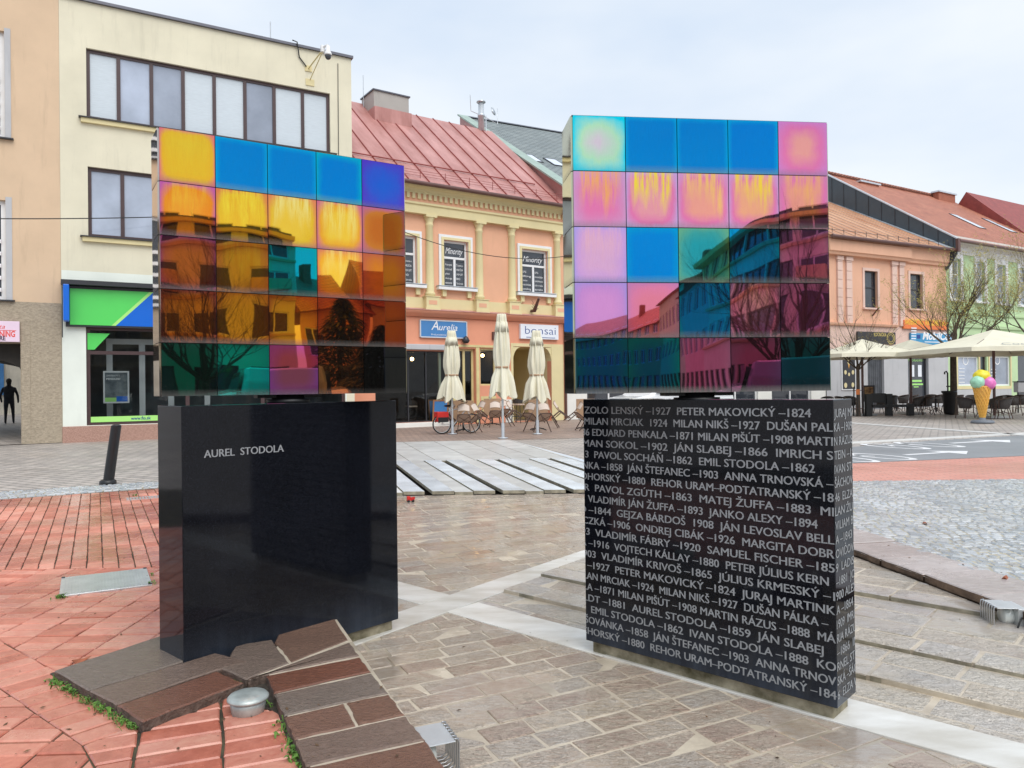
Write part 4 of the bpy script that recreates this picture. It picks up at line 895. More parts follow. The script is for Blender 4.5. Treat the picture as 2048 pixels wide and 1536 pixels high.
b_ = MB(); b_.box(r_[0], r_[1], 0, .03, r_[2], r_[3]); b_.build('frame', M['whitefr'], po, bevel=.008)
b_ = MB(); b_.quad(*[(x, -.003, z) for x, z in ((r_[0] + .05, r_[2] + .05), (r_[1] - .05, r_[2] + .05), (r_[1] - .05, r_[3] - .05), (r_[0] + .05, r_[3] - .05))]); b_.build('print', mat('poster_print', (.05, .09, .14), .4, var=.6, vs=3.5, col2=(.24, .27, .28)), po)
b_ = MB(); b_.quad((r_[0] + .05, -.005, r_[2] + .05), ((r_[0] + r_[1]) / 2, -.005, r_[2] + .05), ((r_[0] + r_[1]) / 2, -.005, r_[2] + .18), (r_[0] + .05, -.005, r_[2] + .18)); b_.build('green_block', M['lime'], po)
b_ = MB(); b_.quad(((r_[0] + r_[1]) / 2, -.005, r_[2] + .05), (r_[1] - .05, -.005, r_[2] + .05), (r_[1] - .05, -.005, r_[2] + .22), ((r_[0] + r_[1]) / 2, -.005, r_[2] + .22)); b_.build('blue_block', M['blue'], po)
b_ = MB(); write(b_, 'ZARÁBAJTE S', r_[0] + .09, r_[0] + .46, r_[3] - .17, .05, y=-.006); write(b_, 'PENIAZE?', r_[0] + .09, r_[0] + .48, r_[3] - .28, .06, y=-.006, bold=.02); b_.build('lettering', M['whitetxt'], po)
# surveillance camera on its bracket
cc = thing('security_camera', 'white dome security camera on a raking bracket near the roof edge', 'camera', fB.w(0, 0), fB.a)
ax, az = fB.p(617, 137, -.02); bx_, bz_ = fB.p(620, 160, -.02); ex, ez = fB.p(651, 101, -1.1)
b_ = MB(); b_.tube([(ax, -.02, az), (ex - .1, -1.05, ez)], .028, n=6); b_.tube([(bx_, -.02, bz_), (ex - .08, -1.05, ez - .02)], .02, n=6); b_.box(bx_ - .15, bx_ + .15, -.03, -.002, bz_ - .2, bz_ + .03); b_.box(ax - .12, ax + .12, -.03, -.002, az - .1, az + .1); b_.build('bracket', M['creamtrim'], cc)
dx_, dz_ = fB.p(656, 104, -1.3)
b_ = MB(); b_.lathe([(.04, .22), (.07, .2), (.08, .05), (.13, -.06), (.14, -.12)], 20, c=(dx_, -1.3, dz_)); b_.box(ex - .15, ex - .03, -1.12, -1.0, ez - .05, ez + .16); b_.tube([(ex - .08, -1.06, ez + .12), (dx_, -1.3, dz_ + .24)], .04, n=8); b_.build('housing', M['whitefr'], cc)
b_ = MB(); b_.ball((dx_, -1.3, dz_ - .14), (.11, .11, .13), 16, 10); b_.build('dome', M['dpane'], cc)
cab = MB(); q0 = fB.p(583, 84); q1 = fB.p(598, 115); q2 = fB.p(612, 134); cab.tube([(q0[0], -.12, q0[1] + .02), (q0[0] + .16, -.14, q0[1] - .02), (q1[0], -.04, q1[1]), (q2[0], -.05, q2[1])], .022, n=6); cab.build('cable', M['cablem'], cc)
# ---------------- peach building with the passage, far left
fA = fB; A = bld('passage_building', 'peach rendered building with a rough stucco street level and dark arched passage', fB)
zs_ = fA.p(100, 606)[1]; px_r = fA.p(42, 800)[0]; pz_t = fA.p(38, 686)[1]; AXL = -7.5
wr = fA.p(9, 200)[0]; wa = (wr - 2.2, wr, fA.p(8, 276)[1], fA.p(6, 62)[1]); wb2 = (wr - 2.2, wr, fA.p(8, 600)[1] + .0, fA.p(6, 400)[1])
wl_ = MB(); wall(wl_, AXL, -.004, zs_, 17, [wa, wb2]); shell(wl_, AXL, -.004, zs_, 17, 7.2); wl_.build('wall', M['beige'], A)
wl_ = MB(); ph = (AXL + 1.2, px_r, 0, pz_t); wall(wl_, AXL, -.004, 0, zs_, [ph], y=-.03, dep=.6); wl_.quad((AXL, -.03, zs_), (-.004, -.03, zs_), (-.004, 0, zs_), (AXL, 0, zs_)); wl_.quad((-.004, -.03, 0), (-.004, .2, 0), (-.004, .2, zs_), (-.004, -.03, zs_)); wl_.build('stucco_base', M['stucco'], A)
b_ = MB(); b_.box(px_r + .02, px_r + .24, -.045, -.031, 0, fA.p(50, 642)[1]); b_.build('pier_strip', M['stucco'], A)
for q in (wa, wb2):
    window(A, *q, fr='whitefr', fw=.12, pane='dpane'); sill(A, q[0] - .1, q[1] + .22, q[2] + .02, M['darkfr'], d=.12); s_ = MB()
    for k in range(5): s_.box(q[0] + .1, q[1] - .12, .06, .09, q[2] + .25 + k * .36, q[2] + .36 + k * .36)
    s_.build('grille', M['whitefr'], A); s_ = MB(); s_.box(q[1] + .003, q[1] + .16, -.02, .0, q[2], q[3] + .1); s_.build('window_surround', M['greywall'], A)
# passage: dark vault with an arched far mouth, floor rising to a court
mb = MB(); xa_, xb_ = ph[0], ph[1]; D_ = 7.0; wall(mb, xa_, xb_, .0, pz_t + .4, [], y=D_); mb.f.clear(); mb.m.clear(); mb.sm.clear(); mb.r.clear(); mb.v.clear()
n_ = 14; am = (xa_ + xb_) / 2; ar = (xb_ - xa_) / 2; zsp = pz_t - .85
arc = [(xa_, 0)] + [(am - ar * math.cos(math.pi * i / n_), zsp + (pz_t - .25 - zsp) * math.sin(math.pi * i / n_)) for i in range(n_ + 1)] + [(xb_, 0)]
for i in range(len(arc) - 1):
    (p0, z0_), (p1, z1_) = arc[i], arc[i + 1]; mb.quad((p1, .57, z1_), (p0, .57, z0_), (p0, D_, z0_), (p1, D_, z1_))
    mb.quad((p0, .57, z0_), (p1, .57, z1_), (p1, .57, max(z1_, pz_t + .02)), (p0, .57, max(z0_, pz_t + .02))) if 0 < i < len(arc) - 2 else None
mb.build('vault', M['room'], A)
pf = MB(); pf.add([(xa_ - .05, .0, .004), (xb_ + .05, 0, .004), (xb_ + .05, D_, .31), (xa_ - .05, D_, .31), (xa_ - 6, 22, .5), (xb_ + 6, 22, .5)], [(0, 1, 2, 3), (3, 2, 5, 4)]); o = pf.build('passage_floor', M['paver'], None, (fB.o.x, fB.o.y, 0), fB.a); tag(o, kind='structure')
cw = thing('courtyard_wall', 'blotchy pale plaster wall seen through the arched passage', 'wall', fB.w(-5, 19), fB.a)
b_ = MB(); b_.box(-6, 8, 0, .4, 0, 7); b_.build('wall_face', plaster('blotchy_plaster', (.55, .52, .45), .25, .5), cw)
b_ = MB(); bx0, bz1 = fB.p(-14, 725, 18.9); bx1, bz0 = fB.p(8, 790, 18.9); b_.box(bx0 + 5 - 1, bx1 + 5, -.12, -.02, bz0, bz1); b_.build('blue_door', mat('blue_sheet', (.04, .16, .38), .6), cw)
ss = thing('shop_sign', 'pale pink cleaning shop sign over the passage mouth', 'sign', fB.w(0, -.05), fB.a); r_ = fA.R(-60, 641, 40, 686)
b_ = MB(); b_.box(r_[0], r_[1], -.1, 0, r_[2] + .02, r_[3]); b_.build('sign_board', M['signpink'], ss, bevel=.01)
b_ = MB(); xt = fA.p(0, 670)[0]; write(b_, 'NING', xt, fA.p(31, 670)[0], fA.p(15, 674)[1], .17, y=-.103, bold=.03); write(b_, 'ta', xt, fA.p(11, 656)[0], fA.p(5, 658)[1], .13, y=-.103, shear=.35); b_.build('red_lettering', M['redtxt'], ss)
b_ = MB(); write(b_, 'RE', xt, fA.p(12, 680)[0], fA.p(5, 681)[1], .13, y=-.103, bold=.03); b_.build('black_lettering', M['blacktxt'], ss)
b_ = MB(); b_.box(xt - .3, fA.p(33, 662)[0], -.105, -.101, fA.p(15, 662)[1], fA.p(15, 661)[1]); b_.build('rule', M['redtxt'], ss)
# ---------------- salmon house with columns
fC = Frame(G(797, 854)[:2], 34); Cc = bld('salmon_house', 'salmon two storey house with cream half columns, dentil cornice and red metal roof', fC)
CX0, CX1 = -1.9, 8.42; EZ = 9.72
W_s = []
W2w = fC.R(886, 482, 936, 577); W3w = fC.R(1042, 495, 1095, 590)
zt2 = (W2w[3] + W3w[3]) / 2; zb2 = (W2w[2] + W3w[2]) / 2
wn_ = [(W2w[0] - 2.41, W2w[1] - 2.41, zb2, zt2), (W2w[0], W2w[1], zb2, zt2), (W3w[0], W3w[1], zb2, zt2)]
ZM = fC.p(960, 640)[1]
up = MB(); wall(up, CX0, CX1, ZM, EZ, wn_, dep=.2); shell(up, CX0, CX1, 0, EZ, 10, top=False); up.build('wall', M['pink'], Cc)
h1 = (fC.p(750, 760)[0], fC.p(908, 760)[0], .16, fC.p(850, 702)[1]); h2 = (fC.p(912, 760)[0], fC.p(951, 760)[0], .05, fC.p(930, 697)[1]); h3 = (fC.p(960, 760)[0], fC.p(992, 760)[0], fC.p(975, 771)[1], fC.p(975, 697)[1])
h4 = (fC.p(1026, 760)[0], fC.p(1102, 760)[0], .02, fC.p(1060, 694)[1])
lo_ = MB(); wall(lo_, CX0, CX1, 0, ZM, [h1, h2, h3, h4], y=-.02, dep=.3); lo_.quad((CX0, -.02, ZM), (CX1, -.02, ZM), (CX1, 0, ZM), (CX0, 0, ZM)); lo_.build('street_wall', M['coral'], Cc)
for i, q in enumerate(wn_):
    mid = (q[0] + q[1]) / 2; tr = q[3] - (q[3] - q[2]) * .36
    window(Cc, *q, y=.10, fr='whitefr', fw=.09, hs=[tr], dv=([mid], tr - .05), pane='dpane')
    s_ = MB(); t = .22                                                # moulded surround
    for (a, b, c, d, pr_) in ((q[0] - t, q[0] - .004, q[2], q[3] + t, .06), (q[1] + .004, q[1] + t, q[2], q[3] + t, .06), (q[0] - .004, q[1] + .004, q[3] + .004, q[3] + t, .058)): s_.box(a, b, -pr_, -.001, c, d)
    s_.build('window_surround', M['whitefr'], Cc)
    s_ = MB(); t = .11
    for (a, b, c, d, pr_) in ((q[0] - t, q[0] - .002, q[2], q[3] + t, .085), (q[1] + .002, q[1] + t, q[2], q[3] + t, .085), (q[0] - .002, q[1] + .002, q[3] + .002, q[3] + t, .083)): s_.box(a, b, -pr_, -.061, c, d)
    s_.build('surround_moulding', M['creamtrim'], Cc)
    sill(Cc, q[0] - .34, q[1] + .34, q[2] + .01, M['whitefr'], d=.24, h=.14); s_ = MB(); s_.box(q[0] - .36, q[1] + .36, -.26, .0, q[2] + .012, q[2] + .035)
    s_.build('sill_flashing', M['zinc'], Cc)
    for x in (q[0] - .1, q[1] - .08): s_ = MB(); s_.box(x, x + .18, -.12, -.001, q[2] - .40, q[2] - .132); s_.build('sill_bracket', M['creamtrim'], Cc)
    tx = MB()
    if i: write(tx, 'Minority', q[0] + .18, q[1] - .16, tr + .18, .26, y=.138, shear=.4)
    for j, xx in enumerate((q[0] + .14, mid + .08)):
        tt = (['Prístrojová', 'lymfodrenáž', 'pleti', 'Anti-age', 'ošetrenie'], ['Čistenie a', 'OBOČIA', 'LASH LIFT', 'BIO', 'Tvárová maska', 'líčenie']) if i < 2 else (['LPG', 'lifting', 'tváre', 'celulitída', 'peeling', 'masáže', 'kozmetika'], ['LPG', 'masáže', 'zoštíhlenie', 'tvár a telo', 'dermálne', 'ošetrenie', 'kozmetika'])
        for k, s in enumerate(tt[j]): write(tx, s, xx + .03, xx + (mid - q[0]) - .24 if len(s) > 5 else None, tr - .32 - k * .19, .085, y=.138)
    tx.build('window_lettering', M['whitetxt'], Cc)
CXs = [fC.p(x, 540)[0] for x in (858.5, 957.5, 1022.5, 1113)]; CXs = [CXs[0] - 2.5] + CXs
zc0, zc1 = fC.p(960, 600)[1], fC.p(957, 446)[1]; zped = fC.p(962, 622)[1]
for x in CXs:
    c_ = MB(); c_.lathe([(.20, 0), (.20, .06), (.235, .10), (.20, .15), (.175, .2), (.17, 1.2), (.150, zc1 - zc0 - .42), (.18, zc1 - zc0 - .38), (.155, zc1 - zc0 - .33), (.155, zc1 - zc0 - .24), (.21, zc1 - zc0 - .12), (.22, zc1 - zc0 - .08)], 20, c=(x, -.04, zc0)); c_.box(x - .25, x + .25, -.28, .0, zc1 - .08, zc1 + .02)
    c_.build('half_column', M['creamtrim'], Cc)
    p_ = MB(); p_.box(x - .30, x + .30, -.30, -.0, zped, zc0 - .03); p_.box(x - .34, x + .34, -.33, -.0, zc0 - .03, zc0 + .0); p_.box(x - .33, x + .33, -.33, -.0, zped - .12, zped); o = p_.build('pedestal', M['creamtrim'], Cc)
    p_ = MB(); p_.box(x - .19, x + .19, -.306, -.301, zped + .12, zc0 - .18); p_.build('inset_panel', M['pink'], o)
b_ = MB(); b_.box(CX0, CX1, -.05, -.0, zped - .10, zc0 - .06); b_.build('plinth_band', M['creamtrim'], Cc)
b_ = MB(); b_.extr([(-.001, ZM + .02), (-.12, ZM + .02), (-.30, ZM + .16), (-.34, ZM + .22), (-.34, ZM + .27), (-.001, ZM + .33)], CX0, CX1); b_.build('string_course', M['coral'], Cc)
b_ = MB(); b_.extr([(-.31, ZM + .305), (-.37, ZM + .262), (-.37, ZM + .285), (-.02, ZM + .375), (-.001, ZM + .375), (-.001, ZM + .34)], CX0, CX1); b_.build('string_flashing', M['redroof'], Cc)
zf = zc1 + .02
b_ = MB(); b_.extr([(-.001, zf), (-.24, zf), (-.24, zf + .32), (-.30, zf + .36), (-.30, zf + .44), (-.001, zf + .46)], CX0, CX1); b_.build('architrave', M['creamtrim'], Cc)
zd = zf + .46
b_ = MB(); b_.extr([(-.001, zd + .005), (-.20, zd + .005), (-.20, zd + .40), (-.001, zd + .40)], CX0, CX1); b_.build('frieze', M['pink'], Cc)
b_ = MB(); x = CX0 + .05
while x < CX1 - .1: b_.box(x, x + .13, -.27, -.202, zd + .12, zd + .34); x += .245
b_.box(CX0, CX1, -.26, -.203, zd + .342, zd + .41); b_.build('dentil_row', M['creamtrim'], Cc)
b_ = MB(); b_.extr([(-.001, zd + .412), (-.28, zd + .412), (-.34, zd + .50), (-.46, zd + .56), (-.52, zd + .66), (-.52, EZ - .02), (-.001, EZ - .02)], CX0, CX1); b_.build('cornice', M['creamtrim'], Cc)
YE, KR, YR = -.66, .80, 6.0; ZE = EZ + .03; ZR = ZE + KR * (YR - YE)
rf = MB(); rf.add([(CX0, YE, ZE), (CX1, YE, ZE), (CX1, YR, ZR), (CX0, YR, ZR), (CX1, 11.5, ZE + 1), (CX0, 11.5, ZE + 1), (CX0, YE, ZE - .03), (CX1, YE, ZE - .03)], [(0, 1, 2, 3), (3, 2, 4, 5), (6, 7, 1, 0)]); roofC = rf.build('roof', M['redroof'], Cc)
sm_ = MB(); x = CX0 + .3; sl = math.hypot(1, KR); nx = Vector((0, -KR / sl, 1 / sl))
while x < CX1:
    a = Vector((x, YE + .05, ZE + KR * .05)); b = Vector((x, YR, ZR)); e = Vector((.018, 0, 0)); h_ = nx * .045
    sm_.add([a - e, a + e, b + e, b - e, a - e + h_, a + e + h_, b + e + h_, b - e + h_], [(4, 5, 6, 7), (0, 1, 5, 4), (1, 2, 6, 5), (3, 0, 4, 7)]); x += .93
sm_.build('standing_seams', M['redseam'], roofC)
sg_ = MB()
for yy, r_ in ((YE + 1.3, .028),): sg_.tube([(CX0, yy, ZE + KR * (yy - YE) + .09), (CX1 - 1.1, yy, ZE + KR * (yy - YE) + .09)], r_, n=6)
for hh in (.10, .2, .3): sg_.tube([(CX0, YE + .28, ZE + KR * .28 + hh), (CX1 - .2, YE + .28, ZE + KR * .28 + hh)], .008, n=4)
x = CX0 + .5
while x < CX1: sg_.tube([(x, YE + .28, ZE + KR * .26), (x, YE + .28, ZE + KR * .28 + .36)], .016, n=4); x += 1.15
sg_.build('snow_guard', M['redseam'], roofC)
gt = MB(); gt.tube([(CX0 - .1, YE - .03, ZE - .06), (CX1, YE - .03, ZE - .06)], .085, n=10); gt.build('gutter', M['gutter'], Cc)
ch = slope_hit(fC, 737, 240, YE, ZE, KR); xL, zL = fC.p(737, 186, 5.2); xR2, _ = fC.p(806, 192, 5.2)
c_ = MB(); c_.box(xL, xR2, 4.6, 6.0, ZR - 1.6, zL - .06); chm = c_.build('chimney', M['chim'], roofC); c_ = MB(); c_.box(xL - .06, xR2 + .06, 4.54, 6.06, zL - .06, zL); c_.build('chimney_cap', M['coping'], roofC)
c_ = MB(); c_.box(xL - .05, xR2 + .05, 4.4, 6.0, ZR - 1.7, ZR - .62); c_.build('chimney_flashing', M['redroof'], roofC)
c_ = MB(); xr = fC.p(727, 210, 5.6)[0]; c_.tube([(xr, 5.6, ZR - .6), (xr, 5.6, fC.p(724, 150, 5.6)[1])], .016, n=5); c_.build('lightning_rod', M['steel'], roofC)
# street-level openings of the salmon house
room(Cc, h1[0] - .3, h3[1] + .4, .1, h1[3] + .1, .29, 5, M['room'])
window(Cc, *h1, y=.12, fr='darkfr', fw=.05, vs=pxs(fC, [819, 855], 780), pane='glass', name='glazed_front')
b_ = MB(); g_ = fC.R(876, 708, 908, 795, .25)
for x in (g_[0], g_[0] + .42, g_[1] - .1): b_.box(x, x + .10, .2, .28, .18, h1[3])
b_.build('mint_door_frame', mat('mint_frame', (.52, .55, .38), .5), Cc)
window(Cc, *h2, y=.16, fr='yellowfr', fw=.10, vs=[(h2[0] + h2[1]) / 2], pane='dglass', name='door')
window(Cc, *h3, y=.06, fr='yellowfr', fw=.07, pane='glass')
b_ = MB()
for x in (h2[0] - .17, h2[1] + .02): b_.box(x, x + .15, -.05, -.021, .05, h2[3] + .05)
b_.box(h2[0] - .22, h3[1] + .1, -.055, -.021, h2[3] + .06, h2[3] + .16); b_.build('yellow_casing', M['yellowfr'], Cc)
b_ = MB()
for k in range(3): b_.box(h3[0] + .02, h3[1] - .02, -.035, -.021, .35 + k * .28, .60 + k * .28)
b_.build('apron_panels', M['yellowfr'], Cc)
b_ = MB(); a_ = fC.R(805, 688, 888, 701); b_.box(a_[0], a_[1], -.24, -.02, a_[2], a_[3]); b_.build('awning_box', M['greywall'], Cc, bevel=.03)
b_ = MB(); b_.box(CX0, h1[1] - .3, -.5, -.021, -.02, .155); b_.build('step', M['white'], Cc, bevel=.01)
b_ = MB(); b_.box(fC.p(1010, 800)[0], h4[0] - .05, -.05, -.021, .0, 1.0); b_.build('pale_panel', M['white'], Cc)
# arch
mb = MB(); d_ = 3.2
mb.quad((h4[0], .28, 0), (h4[0], d_, 0), (h4[0], d_, h4[3]), (h4[0], .28, h4[3])); mb.quad((h4[1], d_, 0), (h4[1], .28, 0), (h4[1], .28, h4[3]), (h4[1], d_, h4[3])); mb.quad((h4[0], d_, 0), (h4[1], d_, 0), (h4[1], d_, h4[3]), (h4[0], d_, h4[3])); mb.quad((h4[0], .28, h4[3]), (h4[0], d_, h4[3]), (h4[1], d_, h4[3]), (h4[1], .28, h4[3]))
mb.build('porch', M['creamtrim'], Cc)
mb = MB()
for sx_, dr in ((h4[0], 1), (h4[1], -1)):
    pts = [(sx_, h4[3] - .62)] + [(sx_ + dr * .42 * (1 - math.cos(t)), h4[3] - .62 + .60 * math.sin(t)) for t in [math.pi / 2 * k / 6 for k in range(1, 7)]] + [(sx_, h4[3])]
    if dr < 0: pts = pts[::-1]
    nn = len(pts); mb.add([(x, -.03, z) for x, z in pts] + [(x, .28, z) for x, z in pts], [tuple(range(nn - 1, -1, -1))] + [(i, (i + 1) % nn, nn + (i + 1) % nn, nn + i) for i in range(nn)])
mb.box(h4[0] - .12, h4[0] - .005, -.05, -.021, 0, h4[3] + .15); mb.box(h4[1] + .005, CX1 - .1, -.05, -.021, 0, h4[3] + .15); mb.box(h4[0], h4[1], -.049, -.021, h4[3] + .01, h4[3] + .15)
mb.build('arch_surround', M['creamtrim'], Cc)
b_ = MB(); r_ = fC.R(1027, 735, 1040, 785, d_ - .1); b_.box(r_[0], r_[1], d_ - .12, d_ - .01, .9, 2.6); r_ = fC.R(1052, 752, 1058, 765, d_ - .1); b_.box(r_[0], r_[1], d_ - .12, d_ - .01, r_[2], r_[3]); b_.build('wall_screen', M['darkfr'], Cc)
b_ = MB(); b_.tube([(CX1 - .02, -.1, .05), (CX1 - .02, -.1, ZM + .1)], .06, n=8); b_.build('downpipe', M['gutter'], Cc)
b_ = MB(); b_.lathe([(.10, 0), (.16, .1), (.10, .24), (.02, .3)], 10, c=(fC.p(927, 684)[0], -.2, fC.p(927, 687)[1])); b_.build('wall_speaker', M['darkfr'], Cc)
b_ = MB(); r_ = fC.R(983, 664, 993, 680); b_.box(r_[0], r_[1], -.12, -.021, r_[2], r_[3]); b_.build('wall_box', M['gutter'], Cc)
b_ = MB(); ax, az = fC.p(1069, 621, -.3); cx2, cz2 = fC.p(1078, 596, -.9); b_.tube([(ax, -.02, az), (ax, -.3, az), (cx2, -.9, cz2)], [.06, .09, .05], n=8)
for k in range(6): b_.tube([(ax, -.3, az + .05 * k), (ax + .18 * (-1) ** k, -.35, az + .1 + .07 * k)], .012, n=4)
b_.build('flag_holder', M['gutter'], Cc)
for px_, py_ in ((824, 718), (965, 711)):
    lx, lz = fC.p(px_, py_, 1.2); la = thing('hanging_bulb', 'glowing warm bulb ' + ('behind the wide glazed front' if px_ < 900 else 'in the narrow yellow framed window'), 'lamp', fC.w(lx, 1.2, lz), fC.a)
    b_ = MB(); b_.ball((0, 0, 0), .075, 10, 8); b_.build('bulb', M['bulb'], la); b_ = MB(); b_.tube([(0, 0, .07), (0, 0, h1[3] - lz)], .012, n=5); b_.build('cord', M['cablem'], la)
# its two shop signs
s1_ = thing('shop_sign', 'blue rectangular sign reading Aurelia above the glazed front', 'sign', fC.w(0, -.021), fC.a); r_ = fC.R(838, 640, 931, 677)
b_ = MB(); b_.box(r_[0], r_[1], -.09, 0, r_[2], r_[3]); b_.build('sign_board', M['signblue'], s1_, bevel=.008)
b_ = MB()
for (a, b, c, d) in ((r_[0] - .02, r_[0] + .025, r_[2], r_[3]), (r_[1] - .025, r_[1] + .02, r_[2], r_[3]), (r_[0] + .025, r_[1] - .025, r_[2] - .02, r_[2] + .025), (r_[0] + .025, r_[1] - .025, r_[3] - .025, r_[3] + .02)): b_.box(a, b, -.105, .0, c, d)
b_.build('sign_frame', M['zinc'], s1_)
b_ = MB(); zt = fC.p(885, 661)[1]; xA = fC.p(860, 660)[0]; write(b_, 'A', xA, xA + .34, zt, .38, y=-.094, shear=.25); write(b_, 'urelia', xA + .36, fC.p(912, 660)[0], zt, .27, y=-.094, shear=.25); write(b_, 'Prvá pozitívna kaviareň', fC.p(860, 671)[0], fC.p(908, 671)[0], fC.p(885, 671.5)[1], .07, y=-.094); b_.build('lettering', M['whitetxt'], s1_)
s2_ = thing('shop_sign', 'white rectangular sign reading bonsai above the arched porch', 'sign', fC.w(0, -.021), fC.a); r_ = fC.R(1037, 648, 1113, 680)
b_ = MB(); b_.box(r_[0], r_[1], -.14, 0, r_[2], r_[3]); b_.build('sign_board', M['signwhite'], s2_, bevel=.01)
b_ = MB(); zt = fC.p(1075, 669)[1]; write(b_, 'bonsai', fC.p(1046, 665)[0], fC.p(1107, 667)[0], zt, .36, y=-.144, bold=-.012); b_.box(fC.p(1048, 674)[0], fC.p(1106, 675)[0], -.146, -.141, zt - .16, zt - .135); b_.build('lettering', M['navytxt'], s2_)
# ---------------- house with the grey shingle roof, mostly hidden by the right panel
Pc = fC.w(8.43, 0); fD = Frame(Pc[:2], 27); Dd = bld('grey_roofed_house', 'pale house with a grey shingle roof and green metal verge behind the pink mirror panel', fD)
fd_ = ray(1652, 800); q = Vector((0, 0, EYE)) - fD.o; tt_ = -q.dot(fD.v) / fd_.dot(fD.v); DW = (q + fd_ * tt_).dot(fD.u)
gy1, gz1 = fD.px(930, 236, 0); gy0, gz0 = fD.px(1113, 358, 0); KD = (gz1 - gz0) / (gy1 - gy0)
zD = lambda y: gz0 + KD * (y - gy0)
EDy = -.5; yrD = gy1 + .3
wl_ = MB(); hol = [(2 + 2.6 * k, 3.2 + 2.6 * k, 5.4, 7.6) for k in range(6)] + [(1.2, 3.8, .3, 3.2), (5, 7.6, .1, 3.2), (9, 12, .3, 3.2), (13, 16, .3, 3.2)]
wall(wl_, 0.006, DW, 0, zD(0) - .4, hol); shell(wl_, 0.006, DW, 0, zD(0) - .4, 10, top=False); wl_.build('wall', M['white'], Dd)
for i, h in enumerate(hol): window(Dd, *h, pane='dpane', vs=[(h[0] + h[1]) / 2])
rf = MB(); x0_, x1_ = -.12, DW
rf.add([(x0_, EDy, zD(EDy)), (x1_, EDy, zD(EDy)), (x1_, yrD, zD(yrD)), (x0_, yrD, zD(yrD)), (x1_, 12, zD(yrD) - 4), (x0_, 12, zD(yrD) - 4)], [(0, 1, 2, 3), (3, 2, 4, 5)]); roofD = rf.build('roof', M['greyroof'], Dd)
b_ = MB()
def vbox(mb, x0, x1, y0, y1, lo, hi): 
    mb.add([(x0, y0, zD(y0) + lo), (x1, y0, zD(y0) + lo), (x1, y1, zD(y1) + lo), (x0, y1, zD(y1) + lo), (x0, y0, zD(y0) + hi), (x1, y0, zD(y0) + hi), (x1, y1, zD(y1) + hi), (x0, y1, zD(y1) + hi)], [(3, 2, 1, 0), (4, 5, 6, 7), (0, 1, 5, 4), (1, 2, 6, 5), (2, 3, 7, 6), (3, 0, 4, 7)])
vbox(b_, -.36, .30, EDy - .05, yrD, .01, .10); b_.build('verge', M['verd'], roofD)
b_ = MB(); b_.add([(-.20, EDy, zD(EDy) - 1.4), (-.20, yrD, zD(yrD) - 1.4), (-.20, yrD, zD(yrD) + .0), (-.20, EDy, zD(EDy) + .0)], [(3, 2, 1, 0)]); b_.add([(-.20, EDy, zD(EDy) - 1.4), (0.02, EDy, zD(EDy) - 1.4), (.02, EDy, zD(EDy)), (-.2, EDy, zD(EDy))], [(0, 1, 2, 3)]); b_.build('gable_flashing', M['redroof'], roofD)
b_ = MB(); b_.add([(x0_, yrD - .18, zD(yrD) - .03), (x1_, yrD - .18, zD(yrD) - .03), (x1_, yrD, zD(yrD) + .10), (x0_, yrD, zD(yrD) + .10), (x1_, yrD + .2, zD(yrD) - .1), (x0_, yrD + .2, zD(yrD) - .1)], [(0, 1, 2, 3), (3, 2, 4, 5)]); b_.build('ridge_cap', M['coping'], roofD)
def skylight(f, root, k, pxa, pya, w_, ln, y0, z0):
    x, y, z = slope_hit(f, pxa, pya, y0, z0, k); s_ = math.hypot(1, k); Xm = Matrix(((1, 0, 0, x), (0, 1 / s_, -k / s_, y), (0, k / s_, 1 / s_, z), (0, 0, 0, 1)))
    b = MB(); b.box(0, .07, 0, ln, -.02, .045, X=Xm); b.box(w_ - .07, w_, 0, ln, -.02, .045, X=Xm); b.box(.07, w_ - .07, 0, .07, -.02, .045, X=Xm); b.box(.07, w_ - .07, ln - .07, ln, -.02, .045, X=Xm); o = b.build('skylight', M['darkfr'], root)
    b = MB(); b.quad((.06, .06, .042), (w_ - .06, .06, .042), (w_ - .06, ln - .06, .042), (.06, ln - .06, .042), X=Xm); b.build('pane', mat('sky_pane', (.8, .84, .9), .25, metal=.3, var=.05), root)  # sky reflection painted in as the pane's pale colour
skylight(fD, roofD, KD, 1060, 322, .78, 1.35, gy0, gz0); skylight(fD, roofD, KD, 1108, 331, .78, 1.35, gy0, gz0)
fx, fy, fz = fD.p(962, 200, 5.8)[0], 5.8, fD.p(961, 203, 5.8)[1]
fp = thing('flue_pipe', 'shiny steel flue with a small dish and forked aerial on the grey roof', 'chimney pipe', fD.w(fx, fy, zD(fy)), fD.a)
b_ = MB(); H_ = fz - zD(fy); b_.lathe([(.17, -.2), (.17, H_ * .62), (.19, H_ * .62), (.19, H_ * .68), (.15, H_ * .68), (.15, H_ - .12)], 18); b_.build('pipe', M['zinc'], fp)
b_ = MB(); b_.lathe([(.24, H_ - .05), (.24, H_ - .01), (.05, H_ + .06)], 18); 
for k in range(3): b_.tube([(.14 * math.cos(k * 2.1), .14 * math.sin(k * 2.1), H_ - .14), (.16 * math.cos(k * 2.1), .16 * math.sin(k * 2.1), H_ - .04)], .012, n=4)
b_.build('rain_cap', M['steel'], fp)
b_ = MB(); b_.tube([(-.62, 0, H_ + .25), (-.58, 0, H_ * .72), (.30, 0, H_ * .62), (.95, 0, H_ * .50), (.95, 0, H_ * .9)], .022, n=5); b_.tube([(.26, -.02, -.1), (.26, -.02, H_ * .66)], .03, n=6); b_.build('aerial_fork', M['zinc'], fp)
b_ = MB(); b_.lathe([(.02, .0), (.12, .015), (.22, .06), (.23, .07)], 18); o = b_.build('dish', M['zinc'], fp, (.62, -.05, H_ * .78)); o.rotation_euler = (R_(75), 0, R_(35))
